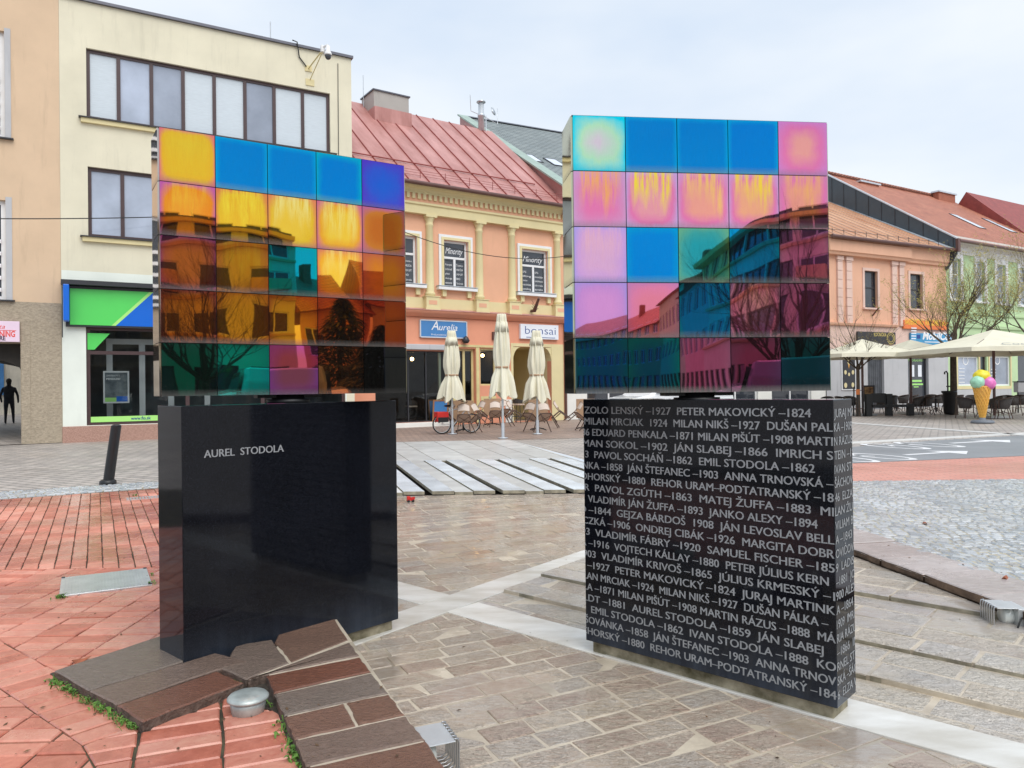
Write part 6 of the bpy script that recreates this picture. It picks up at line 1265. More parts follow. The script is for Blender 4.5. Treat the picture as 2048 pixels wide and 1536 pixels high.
# ------------------------------------------------------------------- cars
def car(name, label, loc, deg, paint, van=False):
    r = thing(name, label, 'car', loc, R_(deg)); L, W = (4.6, 1.85) if van else (4.2, 1.74); H = 1.95 if van else 1.46
    if van: prof = [(0, .28), (.0, .95), (.12, 1.1), (.75, 1.22), (1.55, H - .06), (1.9, H), (L - .3, H - .03), (L - .05, H - .35), (L, .9), (L, .28)]; gl = [(.92, 1.26), (1.58, H - .16), (L - .32, H - .14), (L - .15, 1.2)]
    else: prof = [(0, .28), (.0, .62), (.10, .78), (1.05, .96), (1.9, H - .04), (2.4, H), (3.1, H - .06), (3.85, 1.02), (L - .03, .95), (L, .55), (L, .28)]; gl = [(1.22, .99), (1.95, H - .12), (3.02, H - .14), (3.62, 1.02)]
    b = MB(); n = len(prof); vs = []
    for sx, k in ((0, .93), (.10, 1.), (W - .10, 1.), (W, .93)):
        for (x, z) in prof:
            tuck = .10 * max(0, (z - .95)) / .5; xx = L / 2 + (x - L / 2) * (k if sx in (0, W) else 1); yy = (tuck if sx < W / 2 else -tuck) + sx; vs.append((xx, yy - W / 2, z if k == 1. or z < .5 else z - .03))
    fs = [(j * n + i, j * n + (i + 1) % n, (j + 1) * n + (i + 1) % n, (j + 1) * n + i) for j in range(3) for i in range(n)] + [tuple(range(n - 1, -1, -1)), tuple(range(3 * n, 4 * n))]
    b.add(vs, fs); b.build('body', M[paint], r, bevel=.035, seg=2, weld=True)
    for s in (-1, 1):
        g = MB(); yb = s * (W / 2 + .004); yt = s * (W / 2 - .085)
        pts = [(gl[0][0], yb, gl[0][1]), (gl[3][0], yb, gl[3][1]), (gl[2][0], yt, gl[2][1]), (gl[1][0], yt, gl[1][1])]; g.add(pts, [(0, 1, 2, 3) if s < 0 else (3, 2, 1, 0)]); g.build('side_window', M['dpane'], r)
    g = MB(); a, c = prof[3 if not van else 3], prof[4]
    g.add([(a[0] + .08, -W / 2 + .16, a[1] + .075), (a[0] + .08, W / 2 - .16, a[1] + .075), (c[0] - .05, W / 2 - .24, c[1] - .01), (c[0] - .05, -W / 2 + .24, c[1] - .01)], [(0, 3, 2, 1)]); g.build('windscreen', M['dpane'], r)
    for x in (.82, L - .80):
        for s in (-1, 1):
            wn2 = MB(); wn2.lathe([(.20, -.1), (.31, -.1), (.325, -.06), (.325, .06), (.31, .1), (.20, .1)], 20); o = wn2.build('wheel', M['rubber'], r, (x, s * (W / 2 - .10), .325)); o.rotation_euler = (math.pi / 2, 0, 0)
            h = MB(); h.lathe([(.02, s * -.105), (.20, s * -.095)] if s > 0 else [(.2, .095), (.02, .105)], 16); h.build('rim', M['alu'], o)
    for s in (-1, 1):
        h = MB(); h.ball((.05, s * (W / 2 - .28), .70), (.08, .17, .07), 10, 6); h.build('headlight', M['lampglass'], r)
    return r
q = PB(41.5, 13); car('parked_van', 'pale van whose roof is reflected in the green tile of the lowest row', (q.x, q.y, 0), 130, 'carblue', True)
q = PB(37.3, 13.5); car('parked_car', 'teal car reflected in the lowest left mirror tile', (q.x, q.y, 0), 128, 'carblue')
q = PB(45.2, 12.5); car('parked_car', 'silver car reflected in the magenta tile of the lowest row', (q.x, q.y, 0), 132, 'carpink')
car('parked_van', 'white van glimpsed through the gap above the plinth of names', (3.75, 26.4, 0), 27, 'carwhite', True)
# ------------------------------------------------------------------- closed parasols on the terrace
def parasol(label, loc, h, seed, zs=(.80,)):
    r = thing('closed_parasol', label, 'parasol', loc, random.uniform(0, 6), 'closed cream parasols on the terrace'); rg = random.Random(seed); ph = rg.uniform(0, 6)
    p = MB(); p.tube([(0, 0, 0), (0, 0, h * .95)], .035, n=10); p.build('pole', M['alu'], r); p = MB(); p.tube([(0, 0, .0), (0, 0, .45)], .05, n=10); p.lathe([(.16, 0), (.16, .015), (.06, .03)], 16); p.build('base', M['zinc'], r)
    z0 = h * .36; H = h - z0
    prof = [(.37, 0), (.355, .04), (.335, .09), (.305, .15), (.27, .21), (.23, .27), (.205, .31), (.200, .335), (.212, .38), (.225, .46), (.225, .55), (.21, .65), (.19, .74), (.165, .83), (.142, .9), (.13, .95), (.115, 1.)]
    def fn(rad, z, a):
        t = z / H; amp = .28 * max(0, 1 - abs(t - .1) * 1.6) + .12; hem = 0
        k_ = min(1, abs(t - .32) * 9); return rad * (1 + (amp * math.sin(6 * a + ph + 1.2 * t) * .6 + .13 * math.sin(11 * a + ph * 2 + 4 * t) + .09 * math.sin(17 * a - 3 * t)) * (.35 + .65 * k_))
    c = MB(); n = 96; vs = []
    for (rad, t) in prof:
        for j in range(n):
            a = 6.283 * j / n; q = fn(rad, t * H, a); dz = (-.16 * (.5 + .5 * math.sin(6 * a + ph + .4)) - .06 * math.sin(3 * a + ph)) * max(0, 1 - t * 4.5); vs.append((q * math.cos(a), q * math.sin(a), z0 + t * H + dz))
    fs = [(i * n + j, i * n + (j + 1) % n, (i + 1) * n + (j + 1) % n, (i + 1) * n + j) for i in range(len(prof) - 1) for j in range(n)] + [tuple(range((len(prof) - 1) * n, len(prof) * n))]
    c.add(vs, fs, sm=True); c.build('canopy', M['canvas'], r); c = MB(); c.lathe([(.205, z0 + H * .315), (.222, z0 + H * .318), (.222, z0 + H * .338), (.205, z0 + H * .341)], 24); c.build('strap', M['topbrown'], r)
    for zt in (.87,):
        c = MB(); c.lathe([(.19, z0 + H * .78), (.20, z0 + H * .775), (.155, z0 + H * .90), (.145, z0 + H * .90)], 24, fn=lambda rad, z, a: rad * (1.05 + .14 * math.sin(6 * a + ph))); c.build('vent_flap', M['canvas'], r)
    return r
parasol('closed cream parasol in front of the blue Aurelia sign', G(905, 868), 3.42, 1); parasol('tallest closed cream parasol, nearest the ramp, on a bare grey pole', G(1006, 876.5), 3.72, 2); parasol('closed cream parasol in front of the white bonsai sign', G(1075, 868), 3.35, 3)
# ------------------------------------------------------------------- tipped bistro chairs and folded tables
def bistro(name, label, loc, group):
    r = thing(name, label, 'chair', loc, 0, group); s = MB(); n = 20
    sq = lambda t: math.copysign(abs(t) ** .6, t)
    P = [(.215 * sq(math.cos(6.283 * k / n)), .21 * sq(math.sin(6.283 * k / n))) for k in range(n)]
    s.prism(P, .43, .462, .012); s.build('seat', M['tan'], r); s = MB(); s.tube([(p[0] * 1.03, p[1] * 1.03, .443) for p in P + P[:1]], .017, n=6); s.build('seat_rim', M['brownm'], r)
    b = MB(); N = 9; lo, hi = [], []
    for i in range(N):
        t = -1 + 2 * i / (N - 1); x = .205 * t; y = -.235 + .05 * t * t; lo.append((x, y, .58)); hi.append((x * .98, y - .05 + .02 * t * t, .86 - .05 * t * t))
    b.add(lo + hi + [(x, y + .012, z) for x, y, z in lo] + [(x, y + .012, z) for x, y, z in hi], [(i, N + i, N + i + 1, i + 1) for i in range(N - 1)] + [(2 * N + i + 1, 3 * N + i + 1, 3 * N + i, 2 * N + i) for i in range(N - 1)]); b.build('backrest', mat('pale_weave', (.66, .55, .47), .7, var=.12, vs=80) if 'pale_weave' not in bpy.data.materials else bpy.data.materials['pale_weave'], r)
    f = MB(); f.tube([(-.19, -.19, .46)] + [lo[0]] + hi + [lo[-1]] + [(.19, -.19, .46)], .017, n=7); f.tube([(x, y - .004, z) for x, y, z in lo], .013, n=6); f.build('back_frame', mat('tan_cane', (.36, .24, .16), .5) if 'tan_cane' not in bpy.data.materials else bpy.data.materials['tan_cane'], r)
    for sx in (-1, 1):
        l = MB(); l.tube([(sx * .17, .17, .44), (sx * .22, .24, .0)], .019, n=6); l.build('leg', M['brownm'], r); l = MB(); l.tube([(sx * .19, -.19, .46), (sx * .23, -.30, .0)], .019, n=6); l.build('leg', M['brownm'], r)
    x = MB(); x.tube([(-.19, .19, .36), (.19, -.20, .36)], .010, n=5); x.tube([(.19, .19, .372), (-.19, -.20, .372)], .010, n=5); x.build('cross_brace', M['brownm'], r); return r
b0 = None
def put_chair(px, py, face, pitch, label, first=[None]):
    gpt = G(px, py); a = R_(face); ph = R_(-pitch); fwd = Vector((-math.sin(a), math.cos(a), 0)); lift = -(.24 * math.sin(ph)) + .012
    loc = gpt + Vector((0, 0, lift)) - fwd * .1
    if first[0] is None: o = first[0] = bistro('bistro_chair', label, loc, 'tipped bistro chairs on the terrace')
    else: o = dup(first[0], loc, 0, label)
    o.rotation_euler = (ph, 0, a); return o
put_chair(928, 868, 4, 40, 'cream backed chair tipped toward the viewer side of the front left table'); put_chair(893, 866, -70, 40, 'chair tipped from the left against the front left table, legs over the bicycle wheel'); put_chair(962, 866, 62, 42, 'chair tipped from the right against the front left table')
put_chair(991, 855, 3, 40, 'chair tipped against the rear table just left of the tallest parasol pole'); put_chair(957, 853, -52, 38, 'chair tipped from the left against the rear table'); put_chair(1030, 853, 72, 42, 'chair tipped from the right against the rear table, behind the pole')
put_chair(1054, 864, -38, 40, 'chair tipped from the left against the right hand table'); put_chair(1093, 865, 24, 40, 'chair tipped at the front right corner of the right hand table'); put_chair(1122, 856, 80, 40, 'chair tipped from the far right of the right hand table')
put_chair(1150, 862, -75, 40, 'tipped chair showing only its legs beside the plinth of names')
put_chair(909, 853, -20, 36, 'chair tipped behind the front left table, beside the blue A board'); put_chair(1012, 849, 30, 38, 'chair tipped at the far side of the rear table, behind the tallest parasol')
def flip_table(label, loc, deg):
    r = thing('folding_table', label, 'table', loc, R_(deg), 'flip top tables on the terrace'); t = MB(); t.box(-.35, .35, -.012, .012, .40, 1.08); t.build('tabletop', M['topbrown'], r, bevel=.006); t = MB(); t.tube([(0, .05, .03), (0, .05, .72)], .035, n=10); t.box(-.05, .05, .013, .08, .66, .78); t.build('pedestal', M['iron'], r)
    for k in range(4): a = k * math.pi / 2 + .785; l = MB(); l.tube([(0, .05, .08), (.3 * math.cos(a), .05 + .3 * math.sin(a), .03), (.36 * math.cos(a), .05 + .36 * math.sin(a), .0)], .02, n=6); l.build('foot', M['iron'], r)
    return r
t0 = flip_table('brown flip top table, front left of the terrace', G(927, 863), 8); dup(t0, G(985, 850), R_(14), 'brown flip top table at the rear, left of the tallest parasol'); dup(t0, G(1077, 860), R_(5), 'brown flip top table under the bonsai parasol'); dup(t0, G(1172, 858), R_(10), 'brown flip top table mostly hidden by the plinth of names')
# bar stools, board, bicycle
def stool(label, loc, deg):
    r = thing('bar_stool', label, 'stool', loc, R_(deg), 'bar stools outside the cafe'); s = MB(); s.box(-.22, .22, -.2, .2, .76, .82); s.build('seat', M['tan'], r, bevel=.02); b = MB(); n = 10
    pts = [(.25 * math.sin(t), -.22 * math.cos(t)) for t in [-1.5 + 3. * i / (n - 1) for i in range(n)]]
    b.add([(x, y, .84) for x, y in pts] + [(x * 1.05, y * 1.08, 1.06 - .08 * abs(x) / .25) for x, y in pts], [(i, i + 1, n + i + 1, n + i) for i in range(n - 1)]); b.build('backrest', M['wicker'], r)
    for sx in (-1, 1):
        for sy in (-1, 1): l = MB(); l.tube([(sx * .17, sy * .16, .77), (sx * .23, sy * .22, 0)], .014, n=6); l.build('leg', M['iron'], r)
    f = MB(); f.tube([(-.21, -.2, .28), (.21, -.2, .28), (.21, .2, .28), (-.21, .2, .28), (-.21, -.2, .28)], .01, n=5); f.build('footrest', M['iron'], r); return r
s0_ = stool('bar stool with woven back standing by the glazed cafe front', G(823, 851), 20); dup(s0_, G(1037, 846), R_(-30), 'bar stool with woven back between the tall parasol and the arched porch')
ab = thing('pavement_board', 'wooden framed A board with a blue face beside the bicycle', 'board', G(877, 850), R_(20))
for s in (-1, 1):
    X = Matrix.Rotation(s * .20, 4, 'X'); b = MB(); fz = .0
    for (x0, x1, z0, z1) in ((-.33, -.27, 0, 1.12), (.27, .33, 0, 1.12), (-.27, .27, 1.06, 1.12), (-.27, .27, .14, .2)): b.box(x0, x1, -.015 + s * -.23, .015 + s * -.23, z0, z1, X=X)
    o = b.build('frame', M['wood'], ab); b = MB(); b.box(-.27, .27, -.006 + s * -.23, .006 + s * -.23, .2, 1.06, X=X); b.build('blue_face', M['signblue'], o)
bk = thing('bicycle', 'bicycle with red panniers parked behind the tipped chairs', 'bicycle', G(884, 868), R_(24))
def wheel(x):
    w_ = MB(); n = 28; R0 = .31
    w_.tube([(R0 * math.cos(6.283 * k / n), 0, .33 + R0 * math.sin(6.283 * k / n)) for k in range(n + 1)], .022, n=7); o = w_.build('wheel', M['rubber'], bk, (x, 0, 0)); s = MB()
    s.tube([(.285 * math.cos(6.283 * k / n), 0, .33 + .285 * math.sin(6.283 * k / n)) for k in range(n + 1)], .012, n=5)
    for k in range(14): a = 6.283 * k / 14; s.tube([(0, 0, .33), (.28 * math.cos(a), 0, .33 + .28 * math.sin(a))], .0025, n=3)
    s.build('rim', M['alu'], o)
wheel(0); wheel(1.05)
f = MB()
for a, b, rr in (((0, 0, .33), (.42, 0, .30), .012), ((0, 0, .33), (.28, 0, .78), .012), ((.42, 0, .30), (.26, 0, .86), .018), ((.42, 0, .30), (.88, 0, .82), .02), ((.28, 0, .78), (.86, 0, .86), .018), ((.86, 0, .95), (1.05, 0, .33), .018)): f.tube([a, b], rr, n=7)
f.build('frame', M['carwhite'], bk); f = MB(); f.tube([(.78, -.28, 1.05), (.84, -.2, 1.07), (.85, 0, 1.0), (.84, .2, 1.07), (.78, .28, 1.05)], .015, n=6); f.tube([(.86, 0, .93), (.85, 0, 1.01)], .016, n=6); f.build('handlebar', M['iron'], bk)
f = MB(); f.ball((.22, 0, .93), (.14, .08, .04), 12, 8); f.build('saddle', M['iron'], bk); f = MB(); f.tube([(-.25, -.06, .70), (.25, -.06, .70), (.25, .06, .70), (-.25, .06, .70), (-.25, -.06, .70)], .008, n=5); f.build('rack', M['iron'], bk)
for s in (-1, 1):
    f = MB(); f.box(-.22, .18, s * .07, s * .21, .40, .74); f.build('pannier', M['redfab'], bk, bevel=.03); f = MB(); f.box(-.20, .16, s * .2115, s * .225, .40, .56); f.build('pannier_pocket', M['iron'], bk)
# ------------------------------------------------------------------- open umbrellas, cafe furniture on the right
def umbrella(label, loc, hw, ze, za, deg, seed, txt=True):
    r = thing('open_umbrella', label, 'umbrella', loc, R_(deg), 'open cream cafe umbrellas'); c = MB(); N = 8; vs = []
    ring = []
    for side in range(4):
        a0 = (hw if side in (0, 3) else -hw, hw if side in (0, 1) else -hw); a1 = (hw if (side + 1) % 4 in (0, 3) else -hw, hw if (side + 1) % 4 in (0, 1) else -hw)
        for k in range(N): t = k / N; ring.append((a0[0] + (a1[0] - a0[0]) * t, a0[1] + (a1[1] - a0[1]) * t, t))
    n = len(ring); lv = [0, .25, .5, .75, 1.]
    for l in lv:
        for (x, y, t) in ring: sag = .06 * math.sin(math.pi * t) * (1 - l) ; vs.append((x * (1 - l) , y * (1 - l), ze + (za - ze) * (l - .10 * math.sin(math.pi * l)) + sag * .6))
    fs = [(i * n + j, i * n + (j + 1) % n, (i + 1) * n + (j + 1) % n, (i + 1) * n + j) for i in range(4) for j in range(n)]; k0 = len(vs)
    for (x, y, t) in ring: vs.append((x * 1.004, y * 1.004, ze - .16 + .012 * math.sin(t * 18)))
    fs += [(j, k0 + j, k0 + (j + 1) % n, (j + 1) % n) for j in range(n)]; c.add(vs, fs, sm=False); c.build('canopy', M['canvas'], r)
    p = MB(); p.tube([(0, 0, 0), (0, 0, za - .05)], .055, n=12); p.build('pole', M['gutter'], r); p = MB(); p.box(-.45, .45, -.45, .45, 0, .10); p.build('base', M['slabgrey'], r, bevel=.01)
    for k in range(8): a = k * math.pi / 4; s = hw * (1.38 if k % 2 else .97); p = MB(); p.tube([(.05 * math.cos(a), .05 * math.sin(a), za - .14), (s * math.cos(a), s * math.sin(a), ze - .03)], .016, n=5); p.build('rib', M['gutter'], r)
    if txt:
        t_ = MB(); vs, fs = text_geo('Coca-Cola', shear=.45, bold=-.008); a = min(v.x for v in vs); b = max(v.x for v in vs); wid = hw * .85; sx = wid / (b - a)
        kx = (za - ze) * 1.0 / hw
        t_.add([((v.x - a) * sx - wid * .62, -hw + .22 + v.y * sx * .85, ze + (za - ze) * ((.22 + v.y * sx * .85) / hw) + .02) for v in vs], fs); t_.build('lettering', M['greytxt'], r)
    return r
umbrella('largest open cream umbrella, above the ice cream cone', Vector((1988 - 1024, 1500, 0)) * (31.6 / 1500), 3.05, 2.85, 3.72, 3, 1)
umbrella('middle open cream umbrella in front of the MobilCom sign', Vector((1822 - 1024, 1500, 0)) * (36.5 / 1500), 2.0, 2.92, 3.62, 5, 2)
umbrella('open cream umbrella behind the small bare tree, next to the pink mirror panel', Vector((1725 - 1024, 1500, 0)) * (35.5 / 1500), 2.1, 2.86, 3.62, 4, 3, False)
def wchair(label, loc, deg):
    r = thing('wicker_chair', label, 'chair', loc, R_(deg), 'dark wicker cafe chairs'); s = MB(); s.prism([(.23 * math.cos(6.283 * k / 18), .22 * math.sin(6.283 * k / 18)) for k in range(18)], .41, .46, .012); s.build('seat', M['wicker'], r)
    b = MB(); n = 15; lo, hi = [], []
    for i in range(n):
        t = -1.85 + 3.7 * i / (n - 1); k = math.cos(t / 2.1) ; lo.append((.25 * math.sin(t), -.235 * math.cos(t), .45)); hi.append((.30 * math.sin(t), -.27 * math.cos(t) - .09 * max(0, math.cos(t)), .64 + .25 * max(0, k) ** 1.5))
    ins = [(x * .93, y * .93, z) for x, y, z in lo]; inh = [(x * .95, y * .95, z) for x, y, z in hi]
    b.add(lo + hi + ins + inh, [(i, i + 1, n + i + 1, n + i) for i in range(n - 1)] + [(2 * n + i + 1, 2 * n + i, 3 * n + i, 3 * n + i + 1) for i in range(n - 1)] + [(n + i, n + i + 1, 3 * n + i + 1, 3 * n + i) for i in range(n - 1)], sm=True); b.build('backrest', M['wicker'], r)
    e = MB(); e.tube([(hi[0][0], hi[0][1], .45)] + hi + [(hi[-1][0], hi[-1][1], .45)], .016, n=6); e.build('arm_rim', M['brownm'], r)
    for sx in (-1, 1): l = MB(); l.tube([(sx * .24, .17, .62), (sx * .22, .19, .3), (sx * .25, .24, 0)], .018, n=6); l.build('leg', M['brownm'], r); l = MB(); l.tube([(sx * .18, -.19, .44), (sx * .24, -.30, 0)], .018, n=6); l.build('leg', M['brownm'], r)
    x = MB(); x.tube([(-.22, .2, .22), (0, 0, .3), (.22, -.24, .22)], .010, n=5); x.tube([(.22, .2, .22), (0, 0, .31), (-.22, -.24, .22)], .010, n=5); x.build('stretcher', M['brownm'], r); return r
WC = [(1655, 829, 150, 'wicker chair half hidden behind the corner of the plinth of names'), (1684, 829, 200, 'wicker chair left of the small staked tree'), (1700, 828, 170, 'wicker chair just behind the small staked tree'), (1762, 826, 30, 'wicker chair behind the backed timber bench, left one'), (1783, 825, -10, 'wicker chair behind the backed timber bench, right one'),
      (1806, 822, 25, 'far wicker chair left of the grey door'), (1823, 823, 60, 'far wicker chair in front of the grey door'), (1862, 822, -20, 'far wicker chair right of the grey door, left of a close pair'), (1876, 822, 20, 'far wicker chair right of the grey door, right of a close pair'),
      (1832, 830, 55, 'near wicker chair above the end of the low bench'), (1852, 830, 80, 'near wicker chair next to the table by the low bench'), (1898, 828, -60, 'wicker chair in front of the black tub'), (1913, 826, 100, 'wicker chair at the foot of the leaning tree'), (1931, 836, -70, 'wicker chair close to the left of the ice cream cone'), (1946, 827, 160, 'wicker chair behind the ice cream cone'),
      (1988, 837, 80, 'wicker chair right of the cone by the umbrella pole'), (2006, 838, 45, 'nearest wicker chair right of the umbrella pole'), (1999, 828, 20, 'wicker chair behind the nearest one, under the shop windows'), (2027, 828, -80, 'wicker chair below the litter bin'), (2043, 827, -40, 'wicker chair at the right edge of the picture')]
w0 = None
for x, y, a, lab in WC:
    if w0 is None: w0 = wchair(lab, G(x, y), a)
    else: dup(w0, G(x, y), R_(a), lab)
def rtable(label, loc):
    r = thing('cafe_table', label, 'table', loc, 0, 'dark round cafe tables'); t = MB(); t.lathe([(.40, .72), (.41, .725), (.41, .745), (.40, .75)], 28); t.build('tabletop', M['wicker'], r); t = MB(); t.tube([(0, 0, .05), (0, 0, .72)], .035, n=8); t.build('pedestal', M['iron'], r)
    for k in range(4): a = k * 1.571 + .6; l = MB(); l.tube([(0, 0, .3), (.26 * math.cos(a), .26 * math.sin(a), .12), (.34 * math.cos(a), .34 * math.sin(a), 0)], .018, n=5); l.build('foot', M['brownm'], r)
    return r
t1 = rtable('dark round table between the low bench and the grey door', G(1872, 827)); dup(t1, G(1968, 833), 0, 'dark round table directly behind the ice cream cone'); dup(t1, G(1793, 824), 0, 'dark round table behind the backed timber bench'); dup(t1, G(2062, 831), 0, 'dark round table at the right edge')
bn = thing('timber_bench', 'black timber bench with posts, half of it carrying a back plank', 'bench', G(1737, 832), R_(-3)); pxm = 34.6 / 1500
for i, (x, ht) in enumerate(((0, 1.02), (40, 1.02), (82, .55))): b = MB(); b.box(x * pxm - .13, x * pxm + .13, -.13, .13, 0, ht); b.build('post', M['darkwood'], bn, bevel=.008)
b = MB(); b.box(.135, 40 * pxm - .135, -.05, .05, .62, 1.05); b.build('back_plank', M['darkwood'], bn, bevel=.006); b = MB(); b.box(.135, 82 * pxm - .135, -.2, .2, .40, .52); b.build('seat', M['darkwood'], bn, bevel=.006)
tg = thing('tree_guard', 'rusty stake guard round the foot of the small bare tree', 'tree guard', G(1717, 832)); b = MB()
for k in range(6): a = k * 1.047; b.tube([(.24 * math.cos(a), .24 * math.sin(a), 0), (.20 * math.cos(a), .20 * math.sin(a), 1.35)], .022, n=5)
b.build('stakes', M['iron'], tg)
for z in (.35, 1.2): b = MB(); b.tube([(.23 * math.cos(6.283 * k / 16), .23 * math.sin(6.283 * k / 16), z) for k in range(17)], .014, n=5); b.build('hoop', M['gutter'], tg)
b = MB(); b.box(-.22, -.06, -.3, -.26, 1.0, 1.25); b.build('orange_tag', mat('orange_tag', (.7, .2, .05), .5), tg)
sb = thing('standing_board', 'small dark standing board with a warm picture behind the bench', 'board', G(1738, 827), 0); b = MB(); b.box(-.3, .3, -.02, .02, .6, 1.42); b.tube([(-.2, 0, 0), (-.2, 0, .6)], .02, n=5); b.tube([(.2, 0, 0), (.2, 0, .6)], .02, n=5); b.build('frame', M['darkfr'], sb); b = MB(); b.box(-.22, .22, -.026, -.021, .68, 1.34); b.build('picture', mat('warm_picture', (.30, .09, .03), .5, var=.7, vs=6, col2=(.5, .3, .12)), sb)
tb = thing('water_tub', 'black tub with a hooked stand pipe at the foot of the leaning tree', 'tub', G(1899, 829)); b = MB(); b.lathe([(.20, 0), (.25, .1), (.28, 1.0), (.33, 1.04), (.33, 1.12), (.26, 1.12), (.25, 1.0)], 20); b.build('tub', M['iron'], tb); b = MB(); b.tube([(-.06, .0, 1.0), (-.06, 0, 1.95), (-.12, 0, 2.04), (-.2, 0, 2.0), (-.2, 0, 1.9)], .035, n=7); b.box(-.12, .18, -.03, .03, 1.3, 1.36); b.build('stand_pipe', M['iron'], tb)
lb = thing('litter_bin', 'grey box litter bin on a post before the green house', 'litter bin', G(2042, 826)); b = MB(); b.box(-.24, .24, -.17, .17, 1.0, 1.48); b.build('bin_box', M['greywall'], lb, bevel=.02); b = MB(); b.tube([(0, .2, 0), (0, .2, 1.55)], .035, n=8); b.box(-.26, .26, -.19, .19, 1.485, 1.53); b.build('post', M['iron'], lb)
ic = thing('ice_cream_cone', 'giant ice cream cone with yellow, mint and pink scoops on a grey base', 'ice cream cone', G(1965, 846))
b = MB(); b.lathe([(.37, 0), (.38, .02), (.38, .07), (.34, .10), (.12, .12), (.10, .2)], 28); b.build('base', mat('slate_base', (.17, .19, .22), .5), ic); b = MB(); cz0, cz1 = .16, 1.34; b.lathe([(.07, cz0), (.085, cz0 + .02), (.295, cz1), (.27, cz1 + .03)], 32)
o = b.build('waffle_cone', M['cone'], ic); b = MB()
for s in (-1, 1):
    for k in range(14):
        a0 = 6.283 * k / 14; b.tube([((.088 + .214 * t) * math.cos(a0 + s * t * 2.4), (.088 + .214 * t) * math.sin(a0 + s * t * 2.4), cz0 + .02 + (cz1 - cz0 - .02) * t) for t in [i / 14 for i in range(15)]], .011, n=5)
b.build('waffle_ridges', mat('waffle_gold', (.85, .50, .10), .4), o)
rgn = random.Random(5); lump = lambda ph: (lambda d: 1 + .05 * math.sin(7 * d.x + ph) * math.sin(6 * d.z + ph) + .03 * math.sin(11 * d.y + 2 * ph))
for nm, m, c_, rr, ph in (('mint_scoop', 'mintc', (-.20, -.06, 1.50), .235, 1), ('pink_scoop', 'pinkc', (.17, -.10, 1.46), .25, 2), ('yellow_scoop', 'yel', (.03, .06, 1.72), (.29, .27, .25), 3)): b = MB(); b.ball(c_, rr, 28, 18, fn=lump(ph)); b.build(nm, M[m], ic)
# ------------------------------------------------------------------- small things on the ground
bo = thing('bollard', 'black leaning cylindrical bollard with a collar at its foot', 'bollard', G(216, 967)); b = MB(); b.tube([(0, 0, -.02), (.145, 0, .95)], [.083, .078], n=24, caps=True); b.ball((.146, 0, .952), (.08, .08, .025), 20, 8); b.build('post', M['iron'], bo); b = MB(); b.lathe([(.125, -.02), (.13, .01), (.125, .045), (.10, .065), (.085, .07)], 24); b.build('collar', M['iron'], bo)
cv = [G(x, y) for x, y in ((115, 1195), (298, 1172), (295, 1138), (130, 1158))]; cc_ = sum(cv, Vector()) / 4; ap = thing('access_cover', 'ribbed pale metal access cover set in the red bricks', 'cover', cc_, R_(29.5)); b = MB(); b.box(-.31, .31, -.315, .315, -.02, .012); b.build('plate', M['alu'], ap, bevel=.004); b = MB()
for k in range(26): b.box(-.285 + k * .0222, -.278 + k * .0222, -.29, .29, .0125, .0165)
b.build('ribs', M['alu'], ap); b = MB()
for sx in (-1, 1):
    for sy in (-1, 1): b.lathe([(.014, .0125), (.014, .018), (.0, .018)], 10, c=(sx * .296, sy * .30, 0))
b.build('screws', M['darkfr'], ap)
dr = thing('drain_grate', 'slotted steel drain grate at the back of the red bricks', 'drain', G(318, 994), R_(30)); b = MB(); b.box(-.42, .42, -.11, -.09, -.02, .010); b.box(-.42, .42, .09, .11, -.02, .010)
for k in range(22): b.box(-.41 + k * .039, -.39 + k * .039, -.09, .09, -.02, .009)
b.build('grate', M['alu'], dr)
c = G(496, 1389, .08); gl_ = thing('ground_lamp', 'round grey capped ground lamp between the stone slabs', 'lamp', (c.x, c.y, 0)); b = MB(); b.lathe([(.0, .09), (.05, .088), (.085, .080), (.094, .070), (.094, .062), (.086, .060)], 36); b.build('cap', M['dullcap'], gl_); b = MB(); b.lathe([(.066, -.04), (.078, .03), (.082, .0595), (.0, .0595)], 30); b.build('housing', M['dullcap'], gl_)
def cage_lamp(label, loc, deg):
    r = thing('caged_lamp', label, 'lamp', loc, R_(deg)); w_, d, h = .20, .13, .14
    b = MB(); b.box(-w_ / 2, w_ / 2, 0, d * .45, 0, h); b.box(-w_ / 2, w_ / 2, -d, -.0005, h, h + .006); b.build('housing', M['alu'], r, bevel=.003); b = MB(); b.lathe([(.0, -.06), (.045, -.055), (.055, -.03), (.055, .02), (.05, .03)], 22); o = b.build('lens', M['lampglass'], r, (0, -.012, h * .5)); o.rotation_euler = (R_(90), 0, 0)
    o.location = (0, -.03, h * .5)
    for k in range(7): x = -w_ / 2 + .012 + k * (w_ - .024) / 6; b = MB(); b.tube([(x, -d + .004, h + .010), (x, -d - .012, h + .008), (x, -d - .016, h - .01), (x, -d - .016, .012), (x, -d + .01, -.002), (x, -.01, -.002)], .0045, n=6); b.build('cage_bar', M['steel'], r)
    b = MB(); b.tube([(w_ / 2, .02, h * .6), (w_ / 2 + .05, -.02, h * .5), (w_ / 2 + .04, -.03, .02)], .006, n=6); b.build('cable', M['cablem'], r); return r
lx = RX(5.05); cage_lamp('caged lamp with pale lens fixed under the stone rim on the right', (lx - .0, 5.02, FZ + .02), -97)
pa = G(850, 1474, .0); cage_lamp('caged lamp tucked under the slab edge at the bottom of the picture', (pa.x - .02, pa.y - .015, FZ + .012), 113)
